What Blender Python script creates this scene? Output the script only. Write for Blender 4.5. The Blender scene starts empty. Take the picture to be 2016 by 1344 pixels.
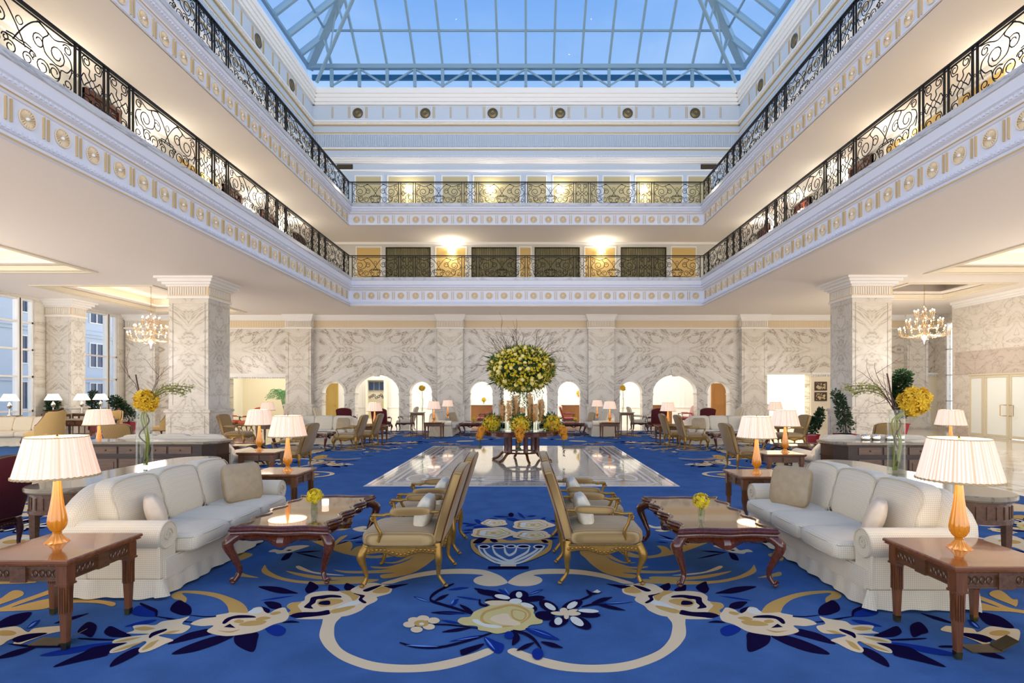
import bpy, bmesh, math, random
from math import pi, sin, cos, radians, hypot
from mathutils import Vector, Matrix
random.seed(11)
SC = bpy.context.scene
COL = SC.collection
PI = pi
# ------------------------------------------------------------------ camera
cam_d = bpy.data.cameras.new('camera')
cam_d.sensor_width = 36.0
cam_d.lens = 36.0 * 1080.0 / 2016.0
cam_d.shift_x = -28.0 / 2016.0
cam_d.shift_y = 101.0 / 2016.0
cam_d.clip_end = 400
cam = bpy.data.objects.new('camera', cam_d); COL.objects.link(cam)
cam.location = (0, 0, 1.7); cam.rotation_euler = (radians(90), 0, 0)
SC.camera = cam
SC.view_settings.view_transform = 'Standard'
SC.view_settings.look = 'None'
SC.view_settings.gamma = 1.0
SC.view_settings.use_curve_mapping = False
SC.view_settings.exposure = 0.18
SC.cycles.max_bounces = 10
SC.cycles.diffuse_bounces = 5
SC.cycles.sample_clamp_indirect = 4.0
SC.cycles.sample_clamp_direct = 0.0
# ------------------------------------------------------------------ sky
def lin(c):
    r = []
    for v in c[:3]:
        v = v / 255.0
        r.append(v / 12.92 if v <= 0.04045 else ((v + 0.055) / 1.055) ** 2.4)
    return (r[0], r[1], r[2], 1.0)
world = bpy.data.worlds.new('sky'); SC.world = world; world.use_nodes = True
wn = world.node_tree.nodes; wl = world.node_tree.links
bg = wn['Background']
tc = wn.new('ShaderNodeTexCoord'); sep = wn.new('ShaderNodeSeparateXYZ'); wl.new(tc.outputs['Generated'], sep.inputs[0])
mr = wn.new('ShaderNodeMapRange'); mr.inputs['From Min'].default_value = -1; wl.new(sep.outputs['Z'], mr.inputs['Value'])
rp = wn.new('ShaderNodeValToRGB'); wl.new(mr.outputs[0], rp.inputs[0])
els = rp.color_ramp.elements
els[0].position = 0.0; els[0].color = (4.0, 3.4, 3.0, 1)  # below the horizon: warm fill glow added to brighten the ceilings
els[1].position = 1.0; els[1].color = (0.10, 0.30, 0.85, 1)
for p, c in ((0.40, (3.7, 3.2, 2.75, 1)), (0.48, (2.7, 2.5, 2.3, 1)), (0.53, (2.3, 2.25, 2.2, 1)), (0.60, (1.9, 2.0, 2.2, 1)), (0.64, (1.6, 1.9, 2.4, 1)), (0.69, (.90, 1.1, 1.4, 1)), (0.74, (0.34, 0.54, 0.86, 1)), (0.80, (0.19, 0.40, 0.82, 1)), (0.88, (0.12, 0.32, 0.76, 1))):
    e = els.new(p); e.color = c
nz = wn.new('ShaderNodeTexNoise'); nz.inputs['Scale'].default_value = 5; nz.inputs['Detail'].default_value = 6
mp = wn.new('ShaderNodeMapping'); mp.inputs['Scale'].default_value = (1, 1, 2.5); wl.new(tc.outputs['Generated'], mp.inputs[0]); wl.new(mp.outputs[0], nz.inputs['Vector'])
cr = wn.new('ShaderNodeValToRGB'); cr.color_ramp.elements[0].position = .45; cr.color_ramp.elements[1].position = .8
wl.new(nz.outputs['Fac'], cr.inputs[0])
ml = wn.new('ShaderNodeMath'); ml.operation = 'MULTIPLY'; ml.inputs[1].default_value = .22; wl.new(cr.outputs[0], ml.inputs[0])
mx = wn.new('ShaderNodeMix'); mx.data_type = 'RGBA'; mx.inputs[7].default_value = (.8, .9, 1.0, 1)
wl.new(ml.outputs[0], mx.inputs[0]); wl.new(rp.outputs[0], mx.inputs[6]); wl.new(mx.outputs[2], bg.inputs['Color'])
bg.inputs['Strength'].default_value = 1.0
# ------------------------------------------------------------------ mesh helpers
class MB:
    def __init__(s): s.v = []; s.f = []; s.m = []; s.T = None
    def add(s, vs, fs, m=0):
        b = len(s.v)
        if s.T is not None: vs = [tuple(s.T @ Vector(p)) for p in vs]
        s.v.extend(vs); s.f.extend([tuple(b + i for i in f) for f in fs]); s.m.extend([m] * len(fs)); return s
    def box(s, x0, x1, y0, y1, z0, z1, m=0):
        return s.add([(x0,y0,z0),(x1,y0,z0),(x1,y1,z0),(x0,y1,z0),(x0,y0,z1),(x1,y0,z1),(x1,y1,z1),(x0,y1,z1)],
                     [(3,2,1,0),(4,5,6,7),(0,1,5,4),(1,2,6,5),(2,3,7,6),(3,0,4,7)], m)
    def frustum(s, cx, cy, z0, z1, w0, w1, m=0, d0=None, d1=None):
        d0 = w0 if d0 is None else d0; d1 = w1 if d1 is None else d1
        return s.add([(cx-w0,cy-d0,z0),(cx+w0,cy-d0,z0),(cx+w0,cy+d0,z0),(cx-w0,cy+d0,z0),(cx-w1,cy-d1,z1),(cx+w1,cy-d1,z1),(cx+w1,cy+d1,z1),(cx-w1,cy+d1,z1)],
                     [(3,2,1,0),(4,5,6,7),(0,1,5,4),(1,2,6,5),(2,3,7,6),(3,0,4,7)], m)
    def prism(s, pts, z0, z1, m=0, mtop=None):
        n = len(pts); vs = [(p[0],p[1],z0) for p in pts] + [(p[0],p[1],z1) for p in pts]
        s.add(vs, [(i,(i+1)%n,n+(i+1)%n,n+i) for i in range(n)] + [tuple(range(n-1,-1,-1))], m)
        s.add([(p[0],p[1],z1) for p in pts], [tuple(range(n))], m if mtop is None else mtop); return s
    def rings(s, rings, m=0, closed=True, cap=True):
        n = len(rings[0]); vs = [p for r in rings for p in r]; fs = []
        for k in range(len(rings)-1):
            for i in range(n if closed else n-1):
                j = (i+1) % n; fs.append((k*n+i, k*n+j, (k+1)*n+j, (k+1)*n+i))
        if cap and closed:
            fs.append(tuple(range(n-1,-1,-1))); fs.append(tuple((len(rings)-1)*n+i for i in range(n)))
        return s.add(vs, fs, m)
    def lathe(s, prof, n=24, c=(0,0,0), m=0, lobes=0, amp=0, cap=True):
        rr = []
        for q in prof:
            r, z = q[0], q[1]; a_ = q[2] if len(q) > 2 else amp
            rr.append([(c[0]+r*(1+a_*cos(lobes*2*PI*i/n))*cos(2*PI*i/n), c[1]+r*(1+a_*cos(lobes*2*PI*i/n))*sin(2*PI*i/n), c[2]+z) for i in range(n)])
        return s.rings(rr, m, True, cap)
    def tube(s, pts, r, n=6, closed=False, m=0, flat=1.0):
        pts = [Vector(p) for p in pts]; N = len(pts)
        if N < 2: return s
        rs = r if isinstance(r, (list, tuple)) else [r]*N
        if len(rs) != N: rs = [rs[min(len(rs)-1, int(i*len(rs)/N))] for i in range(N)]
        tans = []
        for i in range(N):
            a = pts[(i-1) % N] if (closed or i > 0) else pts[0]
            b = pts[(i+1) % N] if (closed or i < N-1) else pts[-1]
            t = (b-a); tans.append(t.normalized() if t.length > 1e-9 else Vector((0,0,1)))
        up = Vector((0,0,1)) if abs(tans[0].z) < .9 else Vector((1,0,0))
        u = tans[0].cross(up).normalized(); rr = []
        for i in range(N):
            u = (u - tans[i]*u.dot(tans[i])); u = u.normalized() if u.length > 1e-6 else tans[i].orthogonal().normalized()
            w = tans[i].cross(u)
            rr.append([tuple(pts[i] + (u*cos(2*PI*k/n) + w*sin(2*PI*k/n)*flat)*rs[i]) for k in range(n)])
        if closed: rr.append(rr[0])
        return s.rings(rr, m, True, not closed)
    def sq(s, c, h, e=.35, nu=20, nv=10, m=0, fn=None, T=None):
        # rounded cushion-like solid
        def sg(v, e): return math.copysign(abs(v)**e, v)
        vs = []; 
        for j in range(nv+1):
            ph = -PI/2 + PI*j/nv
            for i in range(nu):
                th = 2*PI*i/nu + PI/nu
                p = Vector((h[0]*sg(cos(ph),e)*sg(cos(th),e), h[1]*sg(cos(ph),e)*sg(sin(th),e), h[2]*sg(sin(ph),e if e>.5 else .6)))
                if fn: p = Vector(fn(p))
                if T: p = T @ p
                vs.append((c[0]+p.x, c[1]+p.y, c[2]+p.z))
        fs = []
        for j in range(nv):
            for i in range(nu):
                k = (i+1) % nu; fs.append((j*nu+i, j*nu+k, (j+1)*nu+k, (j+1)*nu+i))
        return s.add(vs, fs, m)
    def build(s, name, mats, parent=None, smooth=35, loc=None):
        me = bpy.data.meshes.new(name); me.from_pydata(s.v, [], s.f)
        if not isinstance(mats, (list, tuple)): mats = [mats]
        for q in mats: me.materials.append(q)
        if len(mats) > 1: me.polygons.foreach_set('material_index', s.m)
        if smooth:
            me.polygons.foreach_set('use_smooth', [True]*len(me.polygons))
            try: me.set_sharp_from_angle(angle=radians(smooth))
            except Exception: pass
        me.update()
        o = bpy.data.objects.new(name, me); COL.objects.link(o)
        if parent is not None: o.parent = parent
        if loc is not None: o.location = loc
        return o
def tag(o, label=None, cat=None, group=None, kind=None):
    if label: o['label'] = label
    if cat: o['category'] = cat
    if group: o['group'] = group
    if kind: o['kind'] = kind
    return o
def thing(name, loc=(0,0,0), rz=0, label=None, cat=None, group=None):
    o = bpy.data.objects.new(name, None); COL.objects.link(o); o.location = loc; o.rotation_euler = (0,0,rz)
    o.empty_display_size = .1
    return tag(o, label, cat, group)
def struct(o): o['kind'] = 'structure'; return o
KIDS = {}
def kids(o):
    return [c for c in bpy.data.objects if c.parent == o]
def dup(root, loc, rz=None, label=None, group=None, scale=None, tree=None):
    # copies a thing, its parts and its sub-parts (they share mesh data)
    if root.name not in KIDS:
        t = [(c, kids(c)) for c in kids(root)]; KIDS[root.name] = t
    r = root.copy(); COL.objects.link(r); r.location = loc
    if rz is not None: r.rotation_euler = (0,0,rz)
    if scale: r.scale = scale
    if label: r['label'] = label
    if group: r['group'] = group
    for c, gs in KIDS[root.name]:
        d = c.copy(); COL.objects.link(d); d.parent = r
        for g in gs:
            e = g.copy(); COL.objects.link(e); e.parent = d
    return r
class Proto:
    # the first placing moves the built thing itself, later ones copy it
    def __init__(s, root): s.r = root; s.used = False
    def put(s, loc, rz, label, group=None, scale=None):
        if loc[2] == 0 and -8.45 < loc[0] < 8.15 and loc[1] < 24.5: loc = (loc[0], loc[1], .0155)   # stands on the carpet
        if not s.used:
            s.used = True; s.r.location = loc; s.r.rotation_euler = (0,0,rz); s.r['label'] = label
            if group: s.r['group'] = group
            if scale: s.r.scale = scale
            return s.r
        r = dup(s.r, loc, rz, label, group, scale or (1,1,1))
        if not group and 'group' in r: del r['group']
        return r
def smooth_loop(pts, k=3):
    n = len(pts); out = []
    for i in range(n):
        p0, p1, p2, p3 = pts[i-1], pts[i], pts[(i+1)%n], pts[(i+2)%n]
        for j in range(k):
            t = j/k
            out.append(tuple(.5*((2*p1[a]) + (-p0[a]+p2[a])*t + (2*p0[a]-5*p1[a]+4*p2[a]-p3[a])*t*t + (-p0[a]+3*p1[a]-3*p2[a]+p3[a])*t**3) for a in range(len(p1))))
    return out
def smooth_path(pts, k=5):
    n = len(pts); out = []
    for i in range(n-1):
        p0 = pts[max(i-1,0)]; p1 = pts[i]; p2 = pts[i+1]; p3 = pts[min(i+2,n-1)]
        for j in range(k):
            t = j/k
            out.append(tuple(.5*((2*p1[a]) + (-p0[a]+p2[a])*t + (2*p0[a]-5*p1[a]+4*p2[a]-p3[a])*t*t + (-p0[a]+3*p1[a]-3*p2[a]+p3[a])*t**3) for a in range(len(p1))))
    out.append(tuple(pts[-1])); return out
def moulding(mb, path, prof, closed=False, m=0, side=1, mfn=None):
    # sweeps a section [(out, z)] along a path of (x, y) with mitred corners; side=+1: out is to the left of travel
    n = len(path); rr = []
    for i in range(n):
        def nrm(a, b):
            dx, dy = b[0]-a[0], b[1]-a[1]; l = hypot(dx, dy); return (-dy/l*side, dx/l*side)
        if closed or 0 < i < n-1:
            n1 = nrm(path[i-1], path[i]); n2 = nrm(path[i], path[(i+1) % n])
            k = 1 + n1[0]*n2[0] + n1[1]*n2[1]; nx, ny = (n1[0]+n2[0])/k, (n1[1]+n2[1])/k
        elif i == 0: nx, ny = nrm(path[0], path[1])
        else: nx, ny = nrm(path[-2], path[-1])
        rr.append([(path[i][0]+nx*o, path[i][1]+ny*o, z) for o, z in prof])
    if closed: rr.append(rr[0])
    np_ = len(prof)
    for k in range(len(rr)-1):
        for j in range(np_-1):
            mb.add([rr[k][j], rr[k+1][j], rr[k+1][j+1], rr[k][j+1]], [(0,1,2,3)], mfn(j) if mfn else m)
    return mb
def rect_holes(x0, x1, y0, y1, holes):
    xs = sorted({x0, x1, *[h[0] for h in holes], *[h[1] for h in holes]}); ys = sorted({y0, y1, *[h[2] for h in holes], *[h[3] for h in holes]})
    xs = [x for x in xs if x0 <= x <= x1]; ys = [y for y in ys if y0 <= y <= y1]; out = []
    for j in range(len(ys)-1):
        run = None
        for i in range(len(xs)-1):
            cx, cy = (xs[i]+xs[i+1])/2, (ys[j]+ys[j+1])/2
            inside = any(h[0] < cx < h[1] and h[2] < cy < h[3] for h in holes)
            if inside:
                if run: out.append(run); run = None
            else:
                run = [xs[i], xs[i+1], ys[j], ys[j+1]] if run is None else [run[0], xs[i+1], run[2], run[3]]
        if run: out.append(run)
    return out
# ------------------------------------------------------------------ materials
class NT:
    def __init__(s, name):
        s.mat = bpy.data.materials.new(name); s.mat.use_nodes = True; s.t = s.mat.node_tree; s.n = s.t.nodes; s.l = s.t.links
        s.b = s.n['Principled BSDF']; s.out = s.n['Material Output']
    def node(s, ty, **kw):
        q = s.n.new(ty)
        for k, v in kw.items(): setattr(q, k, v)
        return q
    def math(s, op, a, b=None, c=None):
        q = s.n.new('ShaderNodeMath'); q.operation = op
        for i, v in enumerate((a, b, c)):
            if v is None: continue
            if isinstance(v, (int, float)): q.inputs[i].default_value = v
            else: s.l.new(v, q.inputs[i])
        return q.outputs[0]
    def mix(s, f, a, b):
        q = s.n.new('ShaderNodeMix'); q.data_type = 'RGBA'
        for i, v in ((0, f), (6, a), (7, b)):
            if isinstance(v, (int, float)): q.inputs[i].default_value = v
            elif isinstance(v, tuple): q.inputs[i].default_value = v
            else: s.l.new(v, q.inputs[i])
        return q.outputs[2]
    def obj(s): return s.node('ShaderNodeTexCoord').outputs['Object']
    def xyz(s, v=None):
        q = s.node('ShaderNodeSeparateXYZ'); s.l.new(v or s.obj(), q.inputs[0]); return q.outputs
    def comb(s, x, y, z):
        q = s.node('ShaderNodeCombineXYZ')
        for i, v in enumerate((x, y, z)):
            if isinstance(v, (int, float)): q.inputs[i].default_value = v
            else: s.l.new(v, q.inputs[i])
        return q.outputs[0]
    def noise(s, v, scale, detail=3, dist=0, rough=.5):
        q = s.node('ShaderNodeTexNoise'); q.inputs['Scale'].default_value = scale; q.inputs['Detail'].default_value = detail
        q.inputs['Distortion'].default_value = dist; q.inputs['Roughness'].default_value = rough
        if v is not None: s.l.new(v, q.inputs['Vector'])
        return q.outputs['Fac']
    def ramp(s, f, stops, const=False):
        q = s.node('ShaderNodeValToRGB'); e = q.color_ramp.elements
        if const: q.color_ramp.interpolation = 'CONSTANT'
        e[0].position, e[0].color = stops[0][0], stops[0][1]; e[1].position, e[1].color = stops[-1][0], stops[-1][1]
        for p, c in stops[1:-1]: x = e.new(p); x.color = c
        s.l.new(f, q.inputs[0]); return q.outputs[0]
    def bump(s, h, strength=.3, dist=.01):
        q = s.node('ShaderNodeBump'); q.inputs['Strength'].default_value = strength; q.inputs['Distance'].default_value = dist
        s.l.new(h, q.inputs['Height']); s.l.new(q.outputs[0], s.b.inputs['Normal'])
    def set(s, **kw):
        for k, v in kw.items():
            i = s.b.inputs[k.replace('_', ' ')]
            if hasattr(v, 'is_linked'): s.l.new(v, i)
            else: i.default_value = v
        return s
def plain(name, c, rough=.5, metal=0, var=0, vs=3, coat=0, spec=None, bump=0, bs=60):
    t = NT(name); t.set(Roughness=rough, Metallic=metal)
    col = lin(c)
    if var:
        n = t.noise(t.obj(), vs, 4); d = tuple(x*(1-var) for x in col[:3]) + (1,)
        t.set(Base_Color=t.mix(n, d, tuple(min(1, x*(1+var*.6)) for x in col[:3]) + (1,)))
    else: t.set(Base_Color=col)
    if coat: t.b.inputs['Coat Weight'].default_value = coat; t.b.inputs['Coat Roughness'].default_value = .06
    if spec is not None: t.b.inputs['Specular IOR Level'].default_value = spec
    if bump: t.bump(t.noise(t.obj(), bs, 3), bump, .005)
    return t.mat
def glow(name, c, strength, base=(255,240,220)):
    t = NT(name); t.set(Base_Color=lin(base), Emission_Color=lin(c), Emission_Strength=float(strength), Roughness=.6); return t.mat
def glassy(name, tint=(1,1,1,1), gloss=.08, rough=.02):
    t = NT(name); t.n.remove(t.b)
    a = t.node('ShaderNodeBsdfTransparent'); a.inputs[0].default_value = tint
    g = t.node('ShaderNodeBsdfGlossy'); g.inputs['Roughness'].default_value = rough
    lw = t.node('ShaderNodeLayerWeight'); lw.inputs[0].default_value = .5
    f = t.math('MULTIPLY_ADD', t.math('POWER', lw.outputs['Facing'], 4.0), .5, gloss*.5)
    f = t.math('MINIMUM', f, 1.0)
    m = t.node('ShaderNodeMixShader'); t.l.new(f, m.inputs[0]); t.l.new(a.outputs[0], m.inputs[1]); t.l.new(g.outputs[0], m.inputs[2])
    t.l.new(m.outputs[0], t.out.inputs[0]); return t.mat
def marble(name, base, vein, warm, px=None, z0=None, sc=1.0, dens=1.0, rough=.16, swap=False, off=0, an=1.0, st=1.0):
    # book-matched slabs: the veins mirror about vertical joints (period px) and about the height z0
    t = NT(name); x, y, z = t.xyz()
    if swap: x, y = y, x
    if px: x = t.math('PINGPONG', t.math('ADD', x, off), px)
    else: x = t.math('ABSOLUTE', x)
    if z0 is not None: z = t.math('ABSOLUTE', t.math('SUBTRACT', z, z0))
    if swap: y = 3.3
    else: y = t.math('MULTIPLY', y, .25)
    u = t.math('ADD', t.math('MULTIPLY', x, .80*an), t.math('MULTIPLY', z, .60*an)); w = t.math('SUBTRACT', t.math('MULTIPLY', z, 1.5/an**.5), t.math('MULTIPLY', x, .95/an**.5))
    v = t.comb(u, y, w)
    n1 = t.noise(v, .85*sc, 7, .7, .58); n2 = t.noise(v, 2.3*sc, 6, 1.6, .6); n3 = t.noise(v, .7*sc, 3, .4)
    def ln(n, w): 
        q = t.node('ShaderNodeMapRange'); q.inputs['From Min'].default_value = 0; q.inputs['From Max'].default_value = w; q.inputs['To Min'].default_value = 1; q.inputs['To Max'].default_value = 0
        t.l.new(t.math('ABSOLUTE', t.math('SUBTRACT', n, .5)), q.inputs[0]); return q.outputs[0]
    a = t.math('MULTIPLY', ln(n1, .018*dens), .78*st); b = t.math('MULTIPLY', ln(n2, .013*dens), .36*st); c = t.math('MULTIPLY', ln(n1, .10*dens), .20)
    f = t.math('MINIMUM', t.math('MAXIMUM', t.math('MAXIMUM', a, b), c), 1.0)
    q = t.mix(t.math('MULTIPLY', t.math('SUBTRACT', n3, .35), 1.2), lin(base), lin(warm))
    t.set(Base_Color=t.mix(f, q, lin(vein)), Roughness=rough); return t.mat
M = {}
M['plaster'] = plain('ceiling plaster', (242,235,227), .85)
M['white'] = plain('white moulding', (240,238,234), .55)
M['facade'] = plain('painted plasterwork', (220,224,236), .6)
M['goldpaint'] = plain('gold leaf paint', (202,178,132), .45, .15)
M['palebl'] = plain('pale blue wall paint', (198,209,221), .65)
M['beige'] = plain('beige fluted frieze', (226,208,176), .6)
M['yellow'] = plain('ochre wall panel', (205,174,108), .7)
M['khaki'] = plain('buff wall panel', (196,182,138), .7)
M['greywall'] = plain('pale gallery wall', (206,204,196), .7)
M['iron'] = plain('black wrought iron', (22,17,15), .45, .6)
M['steel'] = plain('blue grey steel', (128,160,180), .45)
M['steeldark'] = plain('dark glazing beam', (30,95,130), .4)
M['gilt'] = plain('gilded wood', (170,130,62), .36, .65, .45, 30)
M['coffer'] = plain('coffer moulding', (228,218,196), .6)
M['brass'] = plain('brass', (190,150,80), .25, 1)
M['palegold'] = plain('pale gold metal', (236,206,160), .25, .8)
M['chrome'] = plain('glass and metal', (220,215,205), .12, 1)
M['bronze'] = plain('bronze grille', (120,105,75), .4, .7, .3, 12)
M['red'] = plain('dark red velvet', (92,16,26), .8, var=.3, vs=20)
M['redlac'] = plain('red lacquer', (150,12,40), .15, coat=.6)
M['rust'] = plain('rust upholstery', (196,92,56), .8)
M['leaf'] = plain('leaf green', (56,92,40), .5, var=.5, vs=9)
M['leafy'] = plain('yellow green leaf', (150,152,50), .5, var=.4, vs=9)
M['palm'] = plain('palm green', (90,150,95), .6)
M['leafdark'] = plain('dark glossy leaf', (36,64,34), .4, var=.4, vs=9)
M['bloom'] = plain('yellow blossom', (242,212,40), .6, var=.3, vs=25)
M['orchid'] = plain('orange yellow orchid', (246,196,44), .6, var=.3, vs=22)
M['orchido'] = plain('orange orchid', (238,164,44), .6, var=.3, vs=22)
M['rose'] = plain('pale yellow rose', (240,222,130), .6)
M['twig'] = plain('brown twig', (92,62,50), .8)
M['curtain'] = plain('sheer grey curtain', (128,122,92), .9)
M['darkframe'] = plain('dark recess', (44,36,26), .7)
M['cream'] = plain('cream panelled wall', (238,228,204), .7)
M['picture'] = plain('dark picture frame', (70,40,22), .4)
M['water'] = glassy('clear water', (.93,.97,.95,1), .03)
M['glass'] = glassy('clear glass', (.95,.97,.96,1), .05)
M['skyglass'] = glassy('skylight glass', (.86,.93,1.0,1), .02)
M['winglass'] = glassy('window glass', (.86,.93,.99,1), .06)
M['tabletop'] = None
def wood(name, a, b, rough=.22, coat=.5, sc=6, axis=1, bump=0):
    t = NT(name); x, y, z = t.xyz()
    k = [6.0, 6.0, 6.0]; k[axis] = .7
    v = t.comb(t.math('MULTIPLY', x, k[0]), t.math('MULTIPLY', y, k[1]), t.math('MULTIPLY', z, k[2]))
    n = t.noise(v, sc, 5, .6, .6)
    t.set(Base_Color=t.mix(t.math('MULTIPLY_ADD', n, 1.7, -.35), lin(a), lin(b)), Roughness=rough)
    t.b.inputs['Coat Weight'].default_value = coat; t.b.inputs['Coat Roughness'].default_value = .05
    return t.mat
M['mahogany'] = wood('polished mahogany', (58,24,12), (112,56,32), .16, .7)
M['walnut'] = wood('brown walnut', (68,42,24), (122,82,50), .35, .25)
M['tablewood'] = wood('side table mahogany', (96,54,32), (152,98,62), .12, .6, 4, 0)
M['tableleg'] = wood('side table leg wood', (84,48,24), (132,80,44), .3, .3, 5, 2)
M['doorwood'] = wood('honey wood door', (150,96,40), (190,134,66), .4, .2)
M['walnutd'] = wood('dark carcass walnut', (34,20,12), (66,40,24), .45, .1)  # dark wood; shade of the gaps round the drawers put into it too
M['darkwood'] = wood('dark gallery door wood', (50,20,12), (96,44,28), .35, .3)
t = NT('mirror glass table top'); t.set(Base_Color=lin((188,168,138)), Roughness=.04, Metallic=.7); M['tabletop'] = t.mat  # beige of the reflected ceiling is put into this base colour
M['marwall'] = marble('book matched wall marble', (226,221,212), (134,116,92), (214,204,186), px=3.575, z0=3.77, sc=1.35, rough=.3, an=.6, st=1.25)
M['marplain'] = marble('soft wall marble', (226,222,212), (176,162,140), (216,206,188), px=1.4, z0=3.2, sc=1.3)
M['marcol'] = marble('pillar marble', (228,222,210), (150,134,110), (216,206,188), z0=3.1, sc=1.3, dens=.9, rough=.3, an=.75)
M['marcoly'] = marble('pillar side marble', (222,220,216), (146,136,118), (208,202,190), z0=3.1, sc=1.15, dens=.9, rough=.3, swap=True)
M['martop'] = marble('grey marble top', (160,144,118), (104,90,72), (142,128,104), px=9, sc=3, rough=.09)
M['marledge'] = marble('grey marble ledge', (206,208,212), (140,144,152), (190,194,202), px=9, sc=1.6, rough=.2)
# gilt stripes and checks of the upholstery
def stripes(name, a, b, axis, per, rough=.75, amp=1.0):
    t = NT(name); c = t.xyz()[axis]
    w = t.math('SINE', t.math('MULTIPLY', c, 2*PI/per)); w = t.math('MULTIPLY_ADD', w, .5*amp, .5)
    n = t.noise(t.obj(), 40, 2)
    t.set(Base_Color=t.mix(w, lin(a), lin(b)), Roughness=rough); t.bump(n, .15, .003)
    t.b.inputs['Sheen Weight'].default_value = .25; return t.mat
M['goldfab'] = stripes('striped gold upholstery', (126,96,48), (176,142,84), 1, .026)
M['goldfabx'] = stripes('striped gold seat', (140,110,62), (182,152,102), 1, .026)
def checks(name, a, b, per=.016):
    t = NT(name); x, y, z = t.xyz()
    def g(c):
        return t.math('POWER', t.math('ABSOLUTE', t.math('SINE', t.math('MULTIPLY', c, PI/per))), .5)
    nx, ny, nz = t.xyz(t.node('ShaderNodeTexCoord').outputs['Normal'])
    def gw(c, n_):      # threads running along the surface only
        w = t.math('POWER', t.math('SUBTRACT', 1.0, t.math('MINIMUM', t.math('ABSOLUTE', n_), 1.0)), .6)
        return t.math('SUBTRACT', 1.0, t.math('MULTIPLY', w, t.math('SUBTRACT', 1.0, g(c))))
    k = t.math('MULTIPLY', t.math('MULTIPLY', gw(x, nx), gw(y, ny)), gw(z, nz))
    t.set(Base_Color=t.mix(k, lin(a), lin(b)), Roughness=.9); t.bump(k, .25, .003)
    t.b.inputs['Sheen Weight'].default_value = .2; return t.mat
M['sofa'] = checks('cream checked upholstery', (200,184,154), (232,221,198))
M['sofapipe'] = plain('cream piping', (206,194,168), .85)
M['silk'] = plain('taupe silk', (176,154,120), .45, var=.25, vs=14)
M['silkw'] = plain('champagne silk', (226,208,184), .4, var=.2, vs=10)
M['brocade'] = plain('ivory brocade', (226,216,192), .5, var=.2, vs=30)
M['whitefab'] = plain('cream chair fabric', (220,208,184), .85)
M['tanfab'] = plain('tan armchair fabric', (206,172,112), .85, var=.1, vs=40)
# pleated lit lamp shade
def shade_mat(name, c1, c2, s, n=64):
    t = NT(name); x, y, z = t.xyz()
    a = t.math('ARCTAN2', y, x)
    st = t.math('MULTIPLY_ADD', t.math('SINE', t.math('MULTIPLY', a, n)), .5, .5)
    nn = t.noise(t.comb(t.math('MULTIPLY', a, 3.0), 0.0, 0.0), 2.2, 4)
    nq = t.math('MULTIPLY_ADD', nn, 2.4, -.75)
    f = t.math('MAXIMUM', t.math('MINIMUM', t.math('ADD', t.math('MULTIPLY', st, .5), t.math('MULTIPLY', nq, .75)), 1.0), 0.0)
    col = t.mix(f, lin(c1), lin(c2))
    t.set(Base_Color=col, Emission_Color=col, Emission_Strength=float(s), Roughness=.8); return t.mat
M['shade'] = shade_mat('pleated silk shade', (240,184,144), (255,241,224), .34)
M['shadew'] = shade_mat('white lamp shade', (255,225,190), (255,246,232), .8)
M['shadein'] = glow('lit inside of shade', (255,246,228), 1.6)
t = NT('amber glass'); t.set(Base_Color=lin((232,150,22)), Roughness=.08); t.b.inputs['Transmission Weight'].default_value = .2; t.b.inputs['Coat Weight'].default_value = .8
M['amber'] = t.mat
M['bulb'] = glow('glowing bulb', (255,226,190), 9)
M['cove'] = glow('cove strip light', (255,236,205), 3.2)
M['crystal'] = glassy('cut crystal', (1.0,.93,.86,1), .45, .12)
M['candle'] = glow('candle glass', (255,240,220), .9)
# ------------------------------------------------------------------ levels of the atrium (metres)
AX, AY0, AY1 = 7.58, 1.5, 23.5         # atrium opening
GX, GY = 10.2, 26.25                   # gallery walls
ZC = 5.40                              # ceiling of the ground floor
XL, XR = -19.1, 19.6
# floor: polished marble with a dark inlaid border line beside the carpet
t = NT('polished marble floor'); x, y, z = t.xyz()
ax = t.math('ABSOLUTE', t.math('ADD', x, .165))
def band(t, c, a, b):
    return t.math('MULTIPLY', t.math('GREATER_THAN', c, a), t.math('LESS_THAN', c, b))
n = t.noise(t.obj(), .9, 6, 1.0, .6)
base = t.mix(t.math('MULTIPLY_ADD', n, 2.2, -.7), lin((196,184,168)), lin((226,220,210)))
d1 = t.math('MAXIMUM', band(t, ax, 8.62, 8.74), band(t, ax, 9.15, 9.22))
wv = t.math('GREATER_THAN', t.math('SINE', t.math('MULTIPLY', y, 12.0)), .3)
d1 = t.math('MAXIMUM', d1, t.math('MULTIPLY', band(t, ax, 8.82, 9.05), wv))
d2 = t.math('MAXIMUM', band(t, ax, 11.0, 11.1), band(t, t.math('PINGPONG', y, 2.4), 2.33, 2.4))
base = t.mix(t.math('MULTIPLY', d1, .75), base, lin((92,72,60)))
base = t.mix(t.math('MULTIPLY', d2, .45), base, lin((120,96,78)))
t.set(Base_Color=base, Roughness=.06); M['floor'] = t.mat
mb = MB(); mb.box(XL-.5, XR+6, -3, 36, -.3, 0); struct(mb.build('floor', M['floor'], smooth=0))
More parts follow.
